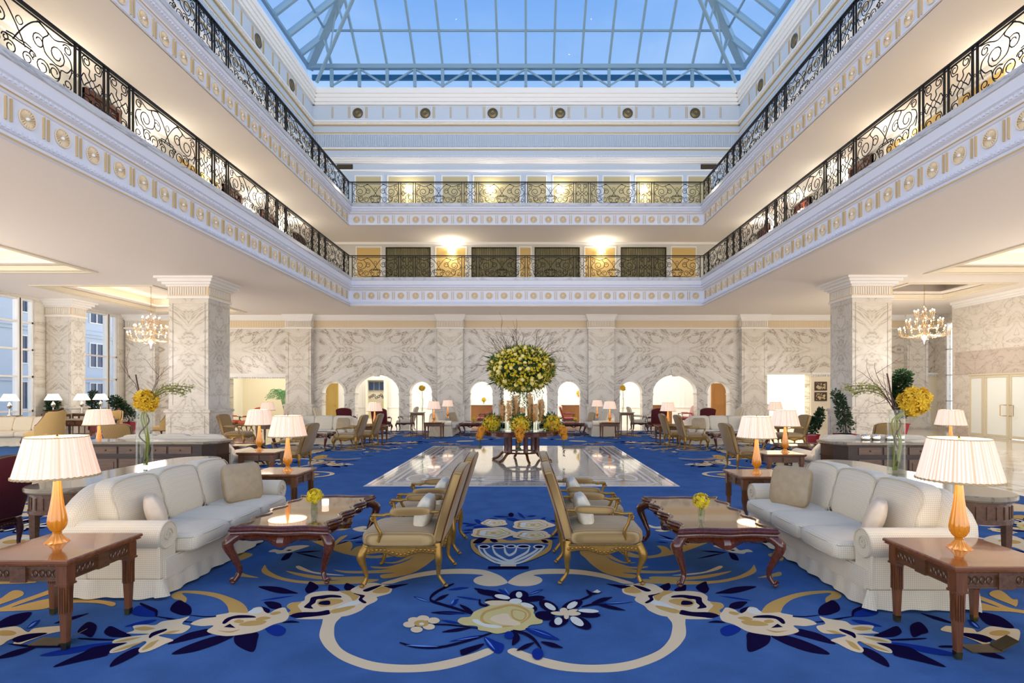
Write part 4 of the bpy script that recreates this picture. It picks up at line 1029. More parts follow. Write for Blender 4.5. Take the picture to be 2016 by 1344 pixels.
# ------------------------------------------------------------------ skylight
BX, BY, BY0, ZB, ZT = 10.3, 26.0, -2.0, 16.16, 17.1
SL = .78
root = struct(thing('window_1', (0,0,0)))
mb = MB()
def beam(mb, a, b, w, h, m=0):
    a = Vector(a); b = Vector(b); t_ = (b-a).normalized(); u = t_.cross(Vector((0,0,1)))
    if u.length < 1e-4: u = Vector((1,0,0))
    u.normalize(); v = u.cross(t_)
    rr = [[tuple(p + u*w*i + v*h*j) for i, j in ((-1,-1),(1,-1),(1,1),(-1,1))] for p in (a, b)]
    mb.rings(rr, m)
ymid = BY - BX
zr = ZT + BX*SL
nb = 15; sp_ = 1.31
for i in range(-7, 8):
    x = i*sp_ - .02; r_ = BX-abs(x)
    if r_ > .3: beam(mb, (x, BY, ZT), (x, BY-r_, ZT+r_*SL), .05, .07)
k = 0; y = BY-1.05
while y > BY0:
    r_ = min(BX, BY-y)
    if r_ > .3:
        for s in (-1, 1): beam(mb, (s*BX, y, ZT), (s*(BX-r_), y, ZT+r_*SL), .06, .13)
    y -= sp_
for k in range(1, 8):
    e = k*1.22
    if e < BX:
        beam(mb, (-BX+e, BY-e, ZT+e*SL), (BX-e, BY-e, ZT+e*SL), .035, .04)
        for s in (-1, 1): beam(mb, (s*(BX-e), BY-e, ZT+e*SL), (s*(BX-e), BY0, ZT+e*SL), .035, .04)
mb.build('glazing_bar', M['steel'], root, smooth=0)
mb = MB()
for s in (-1, 1): beam(mb, (s*BX, BY, ZT), (0, ymid, zr), .16, .17)
mb.build('hip_rafter', M['steel'], root, smooth=0)
mb = MB()      # tubular trusses under the hips
for s in (-1, 1):
    a = Vector((s*(9.85), BY-.2, ZB+.15)); b = Vector((s*.5, ymid+.5, zr-1.2)); c = Vector((s*BX, BY, ZT)); d_ = Vector((0, ymid, zr))
    mb.tube([a, b], .085, 8)
    for k in range(1, 10):
        p = a.lerp(b, k/10); q = c.lerp(d_, k/10); mb.tube([p, q], .05, 6)
        if k % 2: mb.tube([p, c.lerp(d_, (k+1)/10)], .035, 6)
mb.build('hip_truss', M['steel'], root)
mb = MB()      # vertical band with its lattice
def band_truss(mb, P, n, dirv):
    for i in range(n):
        a = P(i/n); b = P((i+1)/n); mid = (a+b)/2
        mb.box(min(a.x, a.x)-.07, a.x+.07, a.y-.07, a.y+.07, ZB, ZT-.05)
        if i % 2: 
            beam(mb, (a.x, a.y, ZT-.1), (b.x, b.y, ZB+.02), .035, .035)
        else: beam(mb, (a.x, a.y, ZB+.02), (b.x, b.y, ZT-.1), .035, .035)
band_truss(mb, lambda t_: Vector((-9.17-.02+18.34*t_, BY-.08, 0)), 14, 0)
beam(mb, (-BX, BY-.1, ZT-.02), (BX, BY-.1, ZT-.02), .10, .10)
for s in (-1, 1): beam(mb, (s*(BX-.02), BY, ZT-.02), (s*(BX-.02), BY0, ZT-.02), .07, .07)
mb.build('lattice_girder', M['steel'], root, smooth=0)
mb = MB(); mb.box(-BX, BX, BY+.35, BY+.5, ZT-.34, ZT-.12)
for s in (-1, 1): mb.box(min(s*(BX+.75), s*(BX+.9)), max(s*(BX+.75), s*(BX+.9)), BY0, BY+.5, ZT-.54, ZT-.32)
mb.build('ring_beam', M['steeldark'], root, smooth=0)
mb = MB()
mb.add([(-BX,BY,ZT+.03),(BX,BY,ZT+.03),(0,ymid,zr+.03)], [(0,1,2)])
for s in (-1, 1): mb.add([(s*BX,BY,ZT+.03),(s*BX,BY0,ZT+.03),(0,BY0,zr+.03),(0,ymid,zr+.03)], [(0,1,2,3)])
mb.add([(-BX,BY+.02,ZB),(BX,BY+.02,ZB),(BX,BY+.02,ZT),(-BX,BY+.02,ZT)], [(0,1,2,3)])
for s in (-1, 1): mb.add([(s*(BX+.02),BY,ZB),(s*(BX+.02),BY0,ZB),(s*(BX+.02),BY0,ZT),(s*(BX+.02),BY,ZT)], [(0,1,2,3)])
mb.build('pane', M['skyglass'], root, smooth=0)
# roof slab outside the skylight kerb
mb = MB()
for (x0, x1, y0, y1) in rect_holes(XL-1, XR+3, -3, 34, [(-9.95, 9.95, -3.5, BY)]): mb.box(x0, x1, y0, y1, 16.0, 16.15)
struct(mb.build('ceiling_roof', M['white'], smooth=0))
# ------------------------------------------------------------------ far wall of the ground floor with its arcade
WY = 26.3; TH = .5
BC = (-7.15, -.05, 7.12)
arches = []
for c in BC: arches += [(c-2.1, .54, .54), (c, 1.055, .86), (c+2.1, .54, .54)]
rects = [(-14.3, -11.4, -.1, 2.45), (11.5, 13.6, -.1, 2.57)]
SPZ = 1.7
holes = [(c-w, c+w, -.1, SPZ+r) for c, w, r in arches] + rects
mb = MB()
for (x0, x1, z0, z1) in rect_holes(XL-.5, XR+.5, 0, ZC, holes): mb.box(x0, x1, WY, WY+TH, z0, z1, 0)
for c, w, r in arches:
    n = 18; P = [(c-w*cos(PI*i/n), SPZ+r*sin(PI*i/n)) for i in range(n+1)]; zt = SPZ+r
    for i in range(n):
        (xa, za), (xb, zb) = P[i], P[i+1]
        mb.add([(xa,WY,za),(xb,WY,zb),(xb,WY,zt),(xa,WY,zt)], [(0,1,2,3)], 0)
        mb.add([(xa,WY+TH,za),(xb,WY+TH,zb),(xb,WY+TH,zt),(xa,WY+TH,zt)], [(3,2,1,0)], 0)
        mb.add([(xa,WY,za),(xb,WY,zb),(xb,WY+TH,zb),(xa,WY+TH,za)], [(3,2,1,0)], 2)
        k = .11; wo, ro = w+k, r+k
        Q = lambda j: (c-wo*cos(PI*j/n), SPZ+ro*sin(PI*j/n))
        (xc, zc_), (xd, zd) = Q(i), Q(i+1)
        mb.add([(xa,WY-.05,za),(xb,WY-.05,zb),(xd,WY-.05,zd),(xc,WY-.05,zc_),(xa,WY,za),(xb,WY,zb),(xd,WY,zd),(xc,WY,zc_)],
               [(0,1,2,3),(3,2,6,7),(0,4,5,1)], 1)
    if w > 1: mb.add([(c-.13,WY-.09,SPZ+r-.08),(c+.13,WY-.09,SPZ+r-.08),(c+.18,WY-.09,SPZ+r+.26),(c-.18,WY-.09,SPZ+r+.26),(c-.13,WY,SPZ+r-.08),(c+.13,WY,SPZ+r-.08),(c+.18,WY,SPZ+r+.26),(c-.18,WY,SPZ+r+.26)],
               [(0,1,2,3),(0,4,5,1),(1,5,6,2),(2,6,7,3),(3,7,4,0)], 1)
# imposts and pedestals between arches
edges = sorted([(c-w, c+w) for c, w, r in arches])
for i, c in enumerate(BC):
    for (a, b) in ((c-2.1+.54, c-1.055), (c+1.055, c+2.1-.54), (c-2.1-.54-.34, c-2.1-.54), (c+2.1+.54, c+2.1+.54+.34)):
        mb.box(a-.03, b+.03, WY-.08, WY+TH, SPZ-.10, SPZ-.02, 1); mb.box(a-.01, b+.01, WY-.05, WY, SPZ-.16, SPZ-.10, 1); mb.box(a+.0, b-.0, WY-.03, WY, 0, SPZ-.16, 0)
        mb.box(a-.01, b+.01, WY-.06, WY, 0, .22, 1)
for a, b in ((-14.42, -11.36), (11.4, 13.7)): mb.box(a, b, WY-.10, WY, 2.45 if a < 0 else 2.57, 2.62 if a < 0 else 2.66, 3)
for i in range(38): 
    mb.box(-14.35+i*.08, -14.31+i*.08, WY-.07, WY, 2.38, 2.45, 3)
mb.box(XL, XR, WY-.03, WY, 4.81, 5.16, 4)
for z0, z1, d in ((4.76, 4.81, .06), (5.16, 5.22, .08), (5.22, 5.30, .16), (5.30, 5.40, .24)): mb.box(XL, XR, WY-d, WY, z0, z1, 3)
n = int((XR-XL)/.12)
for i in range(n): mb.box(XL+i*.12, XL+i*.12+.06, WY-.04, WY-.03, 4.83, 5.14, 4)
struct(mb.build('wall_back', [M['marwall'], M['marcol'], M['white'], M['white'], M['beige']], smooth=0))
# pilasters and pillars
def pier(name, cx, cy, hw, hd, free=True, base=1.17, face=None):
    mb = MB()
    def ring(z0, z1, o, m):
        if not free and z1 > 5: o *= .45
        mb.box(cx_-hw-o, cx_+hw+o, cy_-hd-o, cy_+hd+(o if free else 0), z0, z1, m)
    cx_, cy_ = 0, 0
    ring(0, .16, .09, 0); ring(.16, base-.10, .06, 0); ring(base-.10, base-.03, .11, 0); ring(base-.03, base, .08, 0)
    ring(base, 4.72, 0, 0)
    ring(4.72, 4.80, .05, 1); ring(4.80, 5.10, .02, 2); ring(5.10, 5.16, .06, 1); ring(5.16, 5.24, .14, 1); ring(5.24, 5.33, .22, 1); ring(5.33, 5.40, .30, 1)
    n = int(2*hw/.075)
    for i in range(n):
        x = -hw+i*.075+.02; mb.box(x, x+.035, -hd-.045, -hd-.02, 4.84, 5.08, 1)
    n = int(2*hd/.075)
    for i in range(n):
        y = -hd+i*.075+.02
        for s in (-1, 1): mb.box(min(s*(hw+.02), s*(hw+.045)), max(s*(hw+.02), s*(hw+.045)), y, y+.035, 4.84, 5.08, 1)
    # raised panel borders
    def pf(mb, a, b, c, d, d0, d1, m): mb.box(a, b, -hd-d1, -hd-d0, c, d, m)
    frame_strip(mb, -hw+.10, hw-.10, base+.10, 4.60, .035, .018, pf, 0)
    def pf2(mb, a, b, c, d, d0, d1, m): mb.box(a, b, -hd-.06-d1, -hd-.06-d0, c, d, m)
    frame_strip(mb, -hw+.08, hw-.08, .26, base-.22, .03, .016, pf2, 0)
    for s in (-1, 1):
        def ps(mb, a, b, c, d, d0, d1, m): mb.box(min(s*(hw+d0), s*(hw+d1)), max(s*(hw+d0), s*(hw+d1)), a, b, c, d, m)
        if hd > .4:
            frame_strip(mb, -hd+.10, hd-.10, base+.10, 4.60, .035, .018, ps, 0)
            def ps2(mb, a, b, c, d, d0, d1, m): mb.box(min(s*(hw+.06+d0), s*(hw+.06+d1)), max(s*(hw+.06+d0), s*(hw+.06+d1)), a, b, c, d, m)
            frame_strip(mb, -hd+.08, hd-.08, .26, base-.22, .03, .016, ps2, 0)
    o = mb.build(name, [M['marcol'], M['white'], M['beige']], smooth=0)
    # faces that look sideways take the marble mirrored about their own middle
    me = o.data; me.materials.append(M['marcoly'])
    for p in me.polygons:
        if p.material_index == 0 and abs(p.normal.x) > .9: p.material_index = 3
    o.location = (cx, cy, 0); return struct(o)
for i, x in enumerate((-10.78, -3.6, 3.55, 10.8)): pier('trim_pilaster_%d' % (i+1), x, WY-.18, .60, .18, False)
pier('trim_pillar_left', -10.835, 18.235, .635, .635)
pier('trim_pillar_right', 11.03, 18.13, .63, .63)
pier('trim_pilaster_5', -18.58, 22.15, .50, .35)
pier('trim_pilaster_6', -18.3, WY-.15, .7, .15, False); pier('trim_pilaster_7', 18.6, WY-.12, .5, .12, False)
# ------------------------------------------------------------------ left window wall
wins = [(13.5, 21.35), (22.6, 25.7)]
mb = MB()
def zl(mb, a, b, c, d, m=0, x0=XL-.3, x1=XL): mb.box(x0, x1, a, b, c, d, m)
for (a, b, c, d) in rect_holes(12.6, WY, 0, ZC, [(p, q, .12, 5.3) for p, q in wins]): zl(mb, a, b, c, d)
struct(mb.build('wall_left', [M['marplain']], smooth=0))
for i, (p, q) in enumerate(wins):
    mb = MB(); w = .07
    for (a, b, c, d) in rect_holes(p, q, .12, 5.3, [(p+w, q-w, .12+w, 5.3-w)]): zl(mb, a, b, c, d, 0, XL-.22, XL-.08)
    vs = [20.75, 18.6, 16.4, 14.8] if i == 0 else [25.15]
    for y in vs: zl(mb, y-.10, y+.10, .12, 5.3, 0, XL-.24, XL-.04); zl(mb, y-.02, y+.02, .12, 5.3, 1, XL-.04, XL-.03)
    for z in (1.0, 2.32, 3.36, 4.4) if i == 0 else (1.0, 2.32, 3.36): zl(mb, p, q, z-.035, z+.035, 0, XL-.2, XL-.08)
    o = struct(mb.build('window_%d' % (6+i), [M['white'], M['darkframe']], smooth=0))
    mb = MB(); mb.add([(XL-.15,p,.12),(XL-.15,q,.12),(XL-.15,q,5.3),(XL-.15,p,5.3)], [(0,1,2,3)]); mb.build('pane', M['winglass'], o, smooth=0)
# building across the street
bstone = plain('pale street facade', (196,206,216), .8); bwin = plain('dark street window', (34,58,92), .15)
def building(x, y0, y1, h, seed, label):
    root = thing('building', (x, (y0+y1)/2, 0), 0, label, 'building'); L_ = (y1-y0)/2
    mb = MB(); mb.box(-6, 0, -L_, L_, -1, h)
    for z in (2.6, 5.6, 8.8): mb.box(0, .25, -L_, L_, z, z+.22); mb.box(0, .14, -L_, L_, z-.2, z)
    mb.build('wall', bstone, root, smooth=0)
    n = int(2*L_/2.6)
    for zi, z in enumerate((.7, 3.4, 6.4)):
        for i in range(n):
            y = -L_+1.3+i*2.6
            w = MB()
            for (a, b, c, d) in rect_holes(y-.62, y+.62, z, z+1.7, [(y-.55, y-.04, z+.07, z+1.63), (y+.04, y+.55, z+.07, z+1.63)]): w.box(0, .09, a, b, c, d)
            f = w.build('window', M['white'], root, smooth=0)
            w = MB(); w.box(0, .03, y-.55, y+.55, z+.07, z+1.63); w.build('pane', bwin, f, smooth=0)
building(-27.5, 17.5, 27.5, 12, 1, 'pale stone building with small paned windows, seen through the nearer tall window')
building(-29.5, 28.5, 40.0, 12, 2, 'pale stone building farther along the street, seen through the far tall window')
mb = MB(); mb.box(-60, XL-.5, 13, 60, -.4, -.12); struct(mb.build('trim_street', plain('street paving', (170,172,176), .9), smooth=0))
# ------------------------------------------------------------------ right side walls
RX = 17.7
mb = MB()
for (a, b, c, d) in rect_holes(12, 22.8, 0, ZC, [(18.2, 21.95, -.1, 2.40)]): mb.box(RX, RX+.4, a, b, c, d, 0)
mb.box(RX+.4, XR+.2, 22.4, 22.8, 0, ZC, 0)
for (a, b, c, d) in rect_holes(12, 22.6, 2.44, 3.3, []): mb.box(RX-.03, RX, a, b, c, d, 1)
for z0, z1, o_ in ((3.3, 3.36, .05), (.0, .3, .04)):
    for (a, b, c, d) in rect_holes(12, 22.6, z0, z1, [(18.2, 21.95, -.1, 2.4)]): mb.box(RX-o_, RX, a, b, c, d, 1)
for (a, b, c, d) in rect_holes(22.8, WY, 0, ZC, [(24.75, 25.7, .1, 5.0)]): mb.box(XR, XR+.3, a, b, c, d, 0)
for z0, z1, d_ in ((5.16, 5.22, .08), (5.22, 5.30, .16), (5.30, 5.40, .24)): mb.box(RX-d_, RX, 12, 22.6, z0, z1, 2)
struct(mb.build('wall_right', [marble('right wall marble', (226,220,210), (168,158,140), (214,204,188), px=1.8, z0=3.6, sc=1.7, swap=True), marble('rosy marble band', (206,194,182), (150,130,118), (196,180,164), px=1.8, sc=2.2, swap=True), M['white']], smooth=0))
mb = MB()
for (a, b, c, d) in rect_holes(24.75, 25.7, .1, 5.0, [(24.82, 25.63, .17, 4.93)]): mb.box(XR+.05, XR+.15, a, b, c, d)
for z in (1.3, 2.5, 3.7): mb.box(XR+.05, XR+.15, 24.75, 25.7, z, z+.05)
o = struct(mb.build('window_8', M['white'], smooth=0))
mb = MB(); mb.add([(XR+.1,24.75,.1),(XR+.1,25.7,.1),(XR+.1,25.7,5.0),(XR+.1,24.75,5.0)], [(0,1,2,3)]); mb.build('pane', M['winglass'], o, smooth=0)
frost = plain('frosted door glass', (238,243,240), .25, coat=.3)
casing = plain('door casing', (214,204,178), .4)
for j, (a, b, kind) in enumerate(((21.28, 21.95, 's'), (20.17, 21.2, 'd'), (19.08, 20.12, 'd'), (18.25, 19.0, 's'))):
    mb = MB()
    for (p, q, r_, s_) in rect_holes(a, b, .02, 2.38, [(a+.08, b-.08, .12, 2.28)]): mb.box(RX+.02, RX+.10, p, q, r_, s_)
    o = struct(mb.build('door_%d' % (8+j), casing, smooth=0))
    mb = MB(); mb.box(RX+.05, RX+.07, a+.08, b-.08, .12, 2.28); mb.build('pane', frost, o, smooth=0)
    if kind == 'd':
        y = a+.10 if j == 1 else b-.10; sy = 1 if j == 1 else -1
        mb = MB(); mb.tube([(RX+.02,y-.03*sy,1.25),(RX-.06,y-.03*sy,1.25),(RX-.06,y+.15*sy,1.25),(RX-.06,y+.15*sy,.85),(RX-.06,y-.03*sy,.85),(RX+.02,y-.03*sy,.85)], .013, 6); mb.build('door_handle', M['brass'], o)
mb = MB()
for y in (21.2, 20.12, 19.0): mb.box(RX, RX+.12, y-.0, y+.08, 0, 2.4)
mb.box(RX-.02, RX+.12, 18.2, 21.95, 2.38, 2.44); struct(mb.build('trim_4', casing, smooth=0))
# ------------------------------------------------------------------ rooms behind the arcade
mb = MB(); BR = 31.0
mb.box(-16, 15.2, BR, BR+.1, 0, 3.3, 0); mb.box(-16.1, -16, WY+TH, BR, 0, 3.3, 0); mb.box(15.2, 15.3, WY+TH, BR, 0, 3.3, 0)
for x in (-11.2, 11.3): mb.box(x-.05, x+.05, WY+TH, BR, 0, 3.3, 0)
for i in range(16):
    x = -10.4+i*1.38
    frame_strip(mb, x, x+1.15, .9, 2.9, .05, .03, lambda m_, a, b, c, d, d0, d1, k: m_.box(a, b, BR-d1, BR-d0, c, d, k), 1)
for x0, x1 in ((-16, -11.25), (11.35, 15.2)): mb.box(x0, x1, BR-.02, BR, 0, 3.3, 2)
mb.box(-11.25, 11.35, BR-.04, BR, .85, .90, 1)
struct(mb.build('wall_back_room', [plain('bright room wall', (244,240,228), .7), M['white'], M['cream']], smooth=0))
mb = MB(); mb.box(-16.1, 15.3, WY+.2, BR+.1, 3.3, 3.4); struct(mb.build('ceiling_back_room', M['white'], smooth=0))
# panelled cream wall between the marble bay and the right corner
mb = MB(); mb.box(13.6, XR, WY-.10, WY+.02, 0, 2.57, 0)
for i in range(74): mb.box(13.62+i*.08, 13.66+i*.08, WY-.16, WY-.10, 2.47, 2.57, 1)
mb.box(13.6, XR, WY-.2, WY, 2.57, 2.66, 1)
for a, b in ((14.6, 16.0), (16.3, 17.4), (17.6, 18.4)): frame_strip(mb, a, b, .35, 2.25, .05, .03, lambda m_, p, q, c, d, d0, d1, k: m_.box(p, q, WY-.10-d1, WY-.10-d0, c, d, k), 1)
struct(mb.build('wall_back_right_panel', [M['cream'], M['white']], smooth=0))
# ------------------------------------------------------------------ sconces on the gallery walls
sc_root = thing('wall_sconce', (0,0,0), 0, 'sconce', 'wall lamp')
mb = MB(); mb.lathe([(.001,0),(.05,.01),(.06,.02),(.03,.03)], 14); mb.T = Matrix.Rotation(PI/2, 4, 'X'); 
mb = MB(); mb.box(-.04,.04,-.03,0,-.12,.10); mb.build('backplate', M['brass'], sc_root)
for s in (-1, 1):
    mb = MB(); mb.tube(smooth_path([(0,-.02,-.05),(s*.06,-.08,-.10),(s*.12,-.12,-.04),(s*.12,-.12,.02)],4), .009, 6); mb.build('arm', M['brass'], sc_root)
for s in (-1, 1):
    mb = MB(); mb.lathe([(.075,.03),(.045,.15)], 14, (s*.12,-.12,0), cap=False); mb.build('lamp_shade', glow('sconce shade', (255,244,222), 7) if s < 0 else bpy.data.materials['sconce shade'], sc_root)
SCON = Proto(sc_root); sconce_pts = []
def sconce(x, y, z, rz, label, w=10):
    SCON.put((x, y, z), rz, label, 'brass twin shade sconces on the gallery walls')
    l = bpy.data.lights.new('sconce_light', 'POINT'); l.energy = w; l.color = (1.0, .90, .72); l.shadow_soft_size = .07
    o = bpy.data.objects.new('sconce_light', l); COL.objects.link(o); ox, oy = -sin(rz)*-.22, cos(rz)*-.22; o.location = (x + sin(rz)*.22, y - cos(rz)*.22, z+.1)
for i, x in enumerate((-3.55, 3.58)): sconce(x, GY-.03, 8.35, 0, 'glowing sconce on the far wall of the lower gallery, %s of the centre' % ('left', 'right')[i], 50)
for i, x in enumerate((-5.6, -1.7, 1.65, 5.6)): sconce(x, GY-.03, 11.25, 0, 'glowing sconce on the far wall of the upper gallery, %s from the left' % ordn[i], 42)
for s, nm in ((-1, 'left'), (1, 'right')):
    for i, y in enumerate((22.75, 20.1, 17.55, 14.6, 11.3, 8.0)): sconce(s*(GX-.03), y, 8.25, -s*PI/2 , 'sconce on the %s wall of the lower gallery, %s from the far end' % (nm, ordn[i]), 32)
    for i, y in enumerate((21.5, 17.0, 12.5)): sconce(s*(GX-.03), y, 11.25, -s*PI/2, 'sconce on the %s wall of the upper gallery, %s from the far end' % (nm, ordn[i]), 24)
# ================================================================== furniture prototypes
def spiral(cx, cz, r, y, turns=1.6, n=26, a0=0):
    return [(cx+r*(1-i/n*.8)*cos(a0+turns*2*PI*i/n), y, cz+r*(1-i/n*.8)*sin(a0+turns*2*PI*i/n)) for i in range(n+1)]
def make_sofa(L_=2.36, seats=3, mat='sofa'):
    # faces +x, long side along y
    r = thing('sofa', (0,0,0), 0, 'sofa', 'sofa'); h = L_/2; m = M[mat]; aw = .24
    mb = MB(); mb.box(-.44, .37, -h+.06, h-.06, .14, .31); 
    mb.box(.37, .395, -h+.06, h-.06, .15, .30); mb.build('base', m, r)
    # skirt with soft folds and corner pleats
    mb = MB(); pts = []
    per = [(-.46,-h+.01),(.385,-h+.01),(.385,h-.01),(-.46,h-.01)]
    ring0 = []; ring1 = []
    for i in range(4):
        a, b = per[i], per[(i+1)%4]; ln = hypot(b[0]-a[0], b[1]-a[1]); n = max(4, int(ln/.03)); nx, ny = (b[1]-a[1])/ln, -(b[0]-a[0])/ln
        for k in range(n):
            t_ = k/n; x = a[0]+(b[0]-a[0])*t_; y = a[1]+(b[1]-a[1])*t_
            e = min(t_, 1-t_)*ln; fl = .012*sin(k*.9+i)+.010*sin(k*.37+2*i)+.012 + (.03 if e < .05 else 0)*(1 if k % 2 else .2)
            ring0.append((x, y, .16)); ring1.append((x+nx*fl, y+ny*fl, .012+.006*sin(k*.5+i)))
    mb.rings([ring1, ring0], closed=True, cap=False); mb.build('skirt', m, r, smooth=60)
    # camel-backed frame
    def topz(y):
        u = min(1, abs(y)/h); return .90 - .03*u*u - (.22*((u-.72)/.28)**1.6 if u > .72 else 0)
    mb = MB(); rr = []; n = 30
    for i in range(n+1):
        y = -h+.03 + (2*h-.06)*i/n; zt = topz(y); u = abs(y)/h; e = .02 if u > .97 else 0
        rr.append([(-.47+e,y,.14),(-.49+e,y,zt-.10),(-.485+e,y,zt-.03),(-.45,y,zt-.002),(-.40,y,zt),(-.36,y,zt-.03),(-.33,y,zt-.12),(-.22-e,y,.14)])
    mb.rings(rr); mb.build('backrest', m, r, smooth=50)
    # arms
    for s in (-1, 1):
        mb = MB(); yo = s*(h-.13); rr = []
        for x in (-.44, -.2, .1, .355, .375):
            k = .97 if x > .36 else 1; ring = []
            for j in range(26):
                a = 2*PI*j/26; ring.append((x, yo + s*.015 + .118*k*cos(a), .50 + .118*k*sin(a)))
            rr.append(ring)
        mb.rings(rr); mb.box(-.44, .345, min(yo-.085, yo+.085), max(yo-.085, yo+.085), .14, .50)
        mb.box(.345, .365, yo-.10, yo+.10, .15, .42)
        o = mb.build('arm', m, r, smooth=50)
        mb = MB(); mb.tube([(.378, yo+s*.015+.110*cos(2*PI*j/24), .50+.110*sin(2*PI*j/24)) for j in range(24)], .006, 5, True)
        mb.tube([(.380, p[0], p[2]) for p in spiral(yo+s*.015, .50, .06, 0, 1.5)], .006, 5); mb.build('arm_rosette', M['sofapipe'], o)
    w = (L_-2*aw-.02)/seats
    for i in range(seats):
        yc = -L_/2+aw+.01+w*(i+.5)
        def bulge(p): 
            q = Vector(p); q.z += .035*(1-(p[0]/.36)**2)*(1-(p[1]/(w/2))**2)*(1 if p[2] > 0 else .1); return q
        mb = MB(); mb.sq((.16, yc, .385), (.36, w/2+.004, .082), .22, 24, 10, fn=bulge); o = mb.build('seat_cushion', m, r, smooth=60)
        mb = MB()
        for z in (.335, .437):
            mb.tube(smooth_loop([(.16-.30,yc-w/2+.015,z),(.16+.25,yc-w/2+.005,z),(.16+.33,yc-w/2+.05,z),(.16+.355,yc,z),(.16+.33,yc+w/2-.05,z),(.16+.25,yc+w/2-.005,z),(.16-.30,yc+w/2-.015,z)],4), .005, 4, True)
        mb.build('piping', M['sofapipe'], o)
        zt = topz(yc); 
        def lean(p, yc=yc):
            q = Vector(p); yy = yc+p[1]; k = (p[2]+.24)/.48; q.z += max(0,k)*(topz(yy)-.90)*.9; q.x += -.12*k + .03*(1-(p[1]/(w/2))**2)*(1-(2*k-1)**2); return q
        mb = MB(); mb.sq((-.19, yc, .685), (.10, w/2+.008, .245), .28, 24, 14, fn=lean); o = mb.build('back_cushion', m, r, smooth=60)
        mb = MB(); pl = []
        for (yy, zz) in smooth_loop([(-w/2+.03,-.22),(w/2-.03,-.22),(w/2-.012,.0),(w/2-.02,.20),(0,.243),(-w/2+.02,.20),(-w/2+.012,0)],4):
            q = lean((.085, yy, zz)); pl.append((-.19+q.x+.004, yc+yy, .685+q.z))
        mb.tube(pl, .005, 4, True); mb.build('piping', M['sofapipe'], o)
    return Proto(r)
def make_pillow(mat, s=.21, name='throw_pillow'):
    def fn(p):
        k = (abs(p[1])/s)*(abs(p[2])/s); q = Vector(p); q.x *= (1-.35*((p[1]/s)**2+(p[2]/s)**2)); q.y *= 1-.06*(1-(p[2]/s)**2); q.z *= 1-.06*(1-(p[1]/s)**2); return q
    mb = MB(); mb.sq((0,0,0), (.085, s, s), .33, 28, 16)
    mb.v = [tuple(fn(v)) for v in mb.v]
    o = mb.build(name, M[mat], smooth=60); tag(o, 'pillow', 'cushion'); return o
class ProtoM:
    def __init__(s, o): s.o = o; s.used = False
    def put(s, loc, rot, label, group=None):
        o = s.o if not s.used else s.o.copy()
        if s.used: COL.objects.link(o)
        s.used = True; o.location = loc; o.rotation_euler = rot; o['label'] = label
        if group: o['group'] = group
        elif 'group' in o: del o['group']
        return o
def make_side_table(W=.35, D=.35, H=.60, carved=True):
    r = thing('side_table', (0,0,0), 0, 'table', 'table')
    mb = MB(); mb.rings([[(sx*(W-o), sy*(D-o), z) for sx, sy in ((-1,-1),(1,-1),(1,1),(-1,1))] for o, z in ((.02,H-.045),(.005,H-.035),(.012,H-.028),(0,H-.022),(0,H-.008),(.006,H))])
    mb.build('tabletop', M['tablewood'], r, smooth=0)
    mb = MB(); w, d = W-.05, D-.05
    mb.box(-w, w, -d, d, H-.15, H-.045)
    for s in (-1, 1):
        for a, (lim, off) in enumerate(((w, d), (d, w))):
            def B(u0, u1, z0, z1, o0, o1):
                if a == 0: mb.box(u0, u1, min(s*(off+o0), s*(off+o1)), max(s*(off+o0), s*(off+o1)), z0, z1)
                else: mb.box(min(s*(off+o0), s*(off+o1)), max(s*(off+o0), s*(off+o1)), u0, u1, z0, z1)
            B(-lim, lim, H-.062, H-.045, 0, .012); B(-lim, lim, H-.15, H-.138, 0, .010)
            B(-.05, .05, H-.155, H-.045, 0, .02)
            if carved:
                for k in range(5):
                    for sg in (-1, 1):
                        u = sg*(.095+k*.044)
                        c = [(u+.016*cos(2*PI*j/8), H-.10+.022*sin(2*PI*j/8)) for j in range(8)]
                        pts = [((q[0], s*(off+.004), q[1]) if a == 0 else (s*(off+.004), q[0], q[1])) for q in c]
                        mb.tube(pts, .0045, 4, True)
    mb.build('apron', M['walnut'], r, smooth=0)
    for sx in (-1, 1):
        for sy in (-1, 1):
            mb = MB(); x, y = sx*(W-.065), sy*(D-.065)
            mb.frustum(x, y, .03, H-.17, .017, .030); mb.frustum(x, y, H-.17, H-.045, .036, .036); mb.frustum(x, y, H-.178, H-.165, .041, .041)
            if carved:
                for q in (-.014, 0, .014):
                    for f in (-1, 1):
                        mb.box(x+q-.003, x+q+.003, y+f*.033-.003, y+f*.033+.003, .24, H-.19); mb.box(x+f*.033-.003, x+f*.033+.003, y+q-.003, y+q+.003, .24, H-.19)
            o = mb.build('leg', M['tableleg'], r, smooth=0)
            mb = MB(); mb.frustum(x, y, 0, .045, .017, .020); mb.build('brass_foot', M['brass'], o, smooth=0)
    return Proto(r)
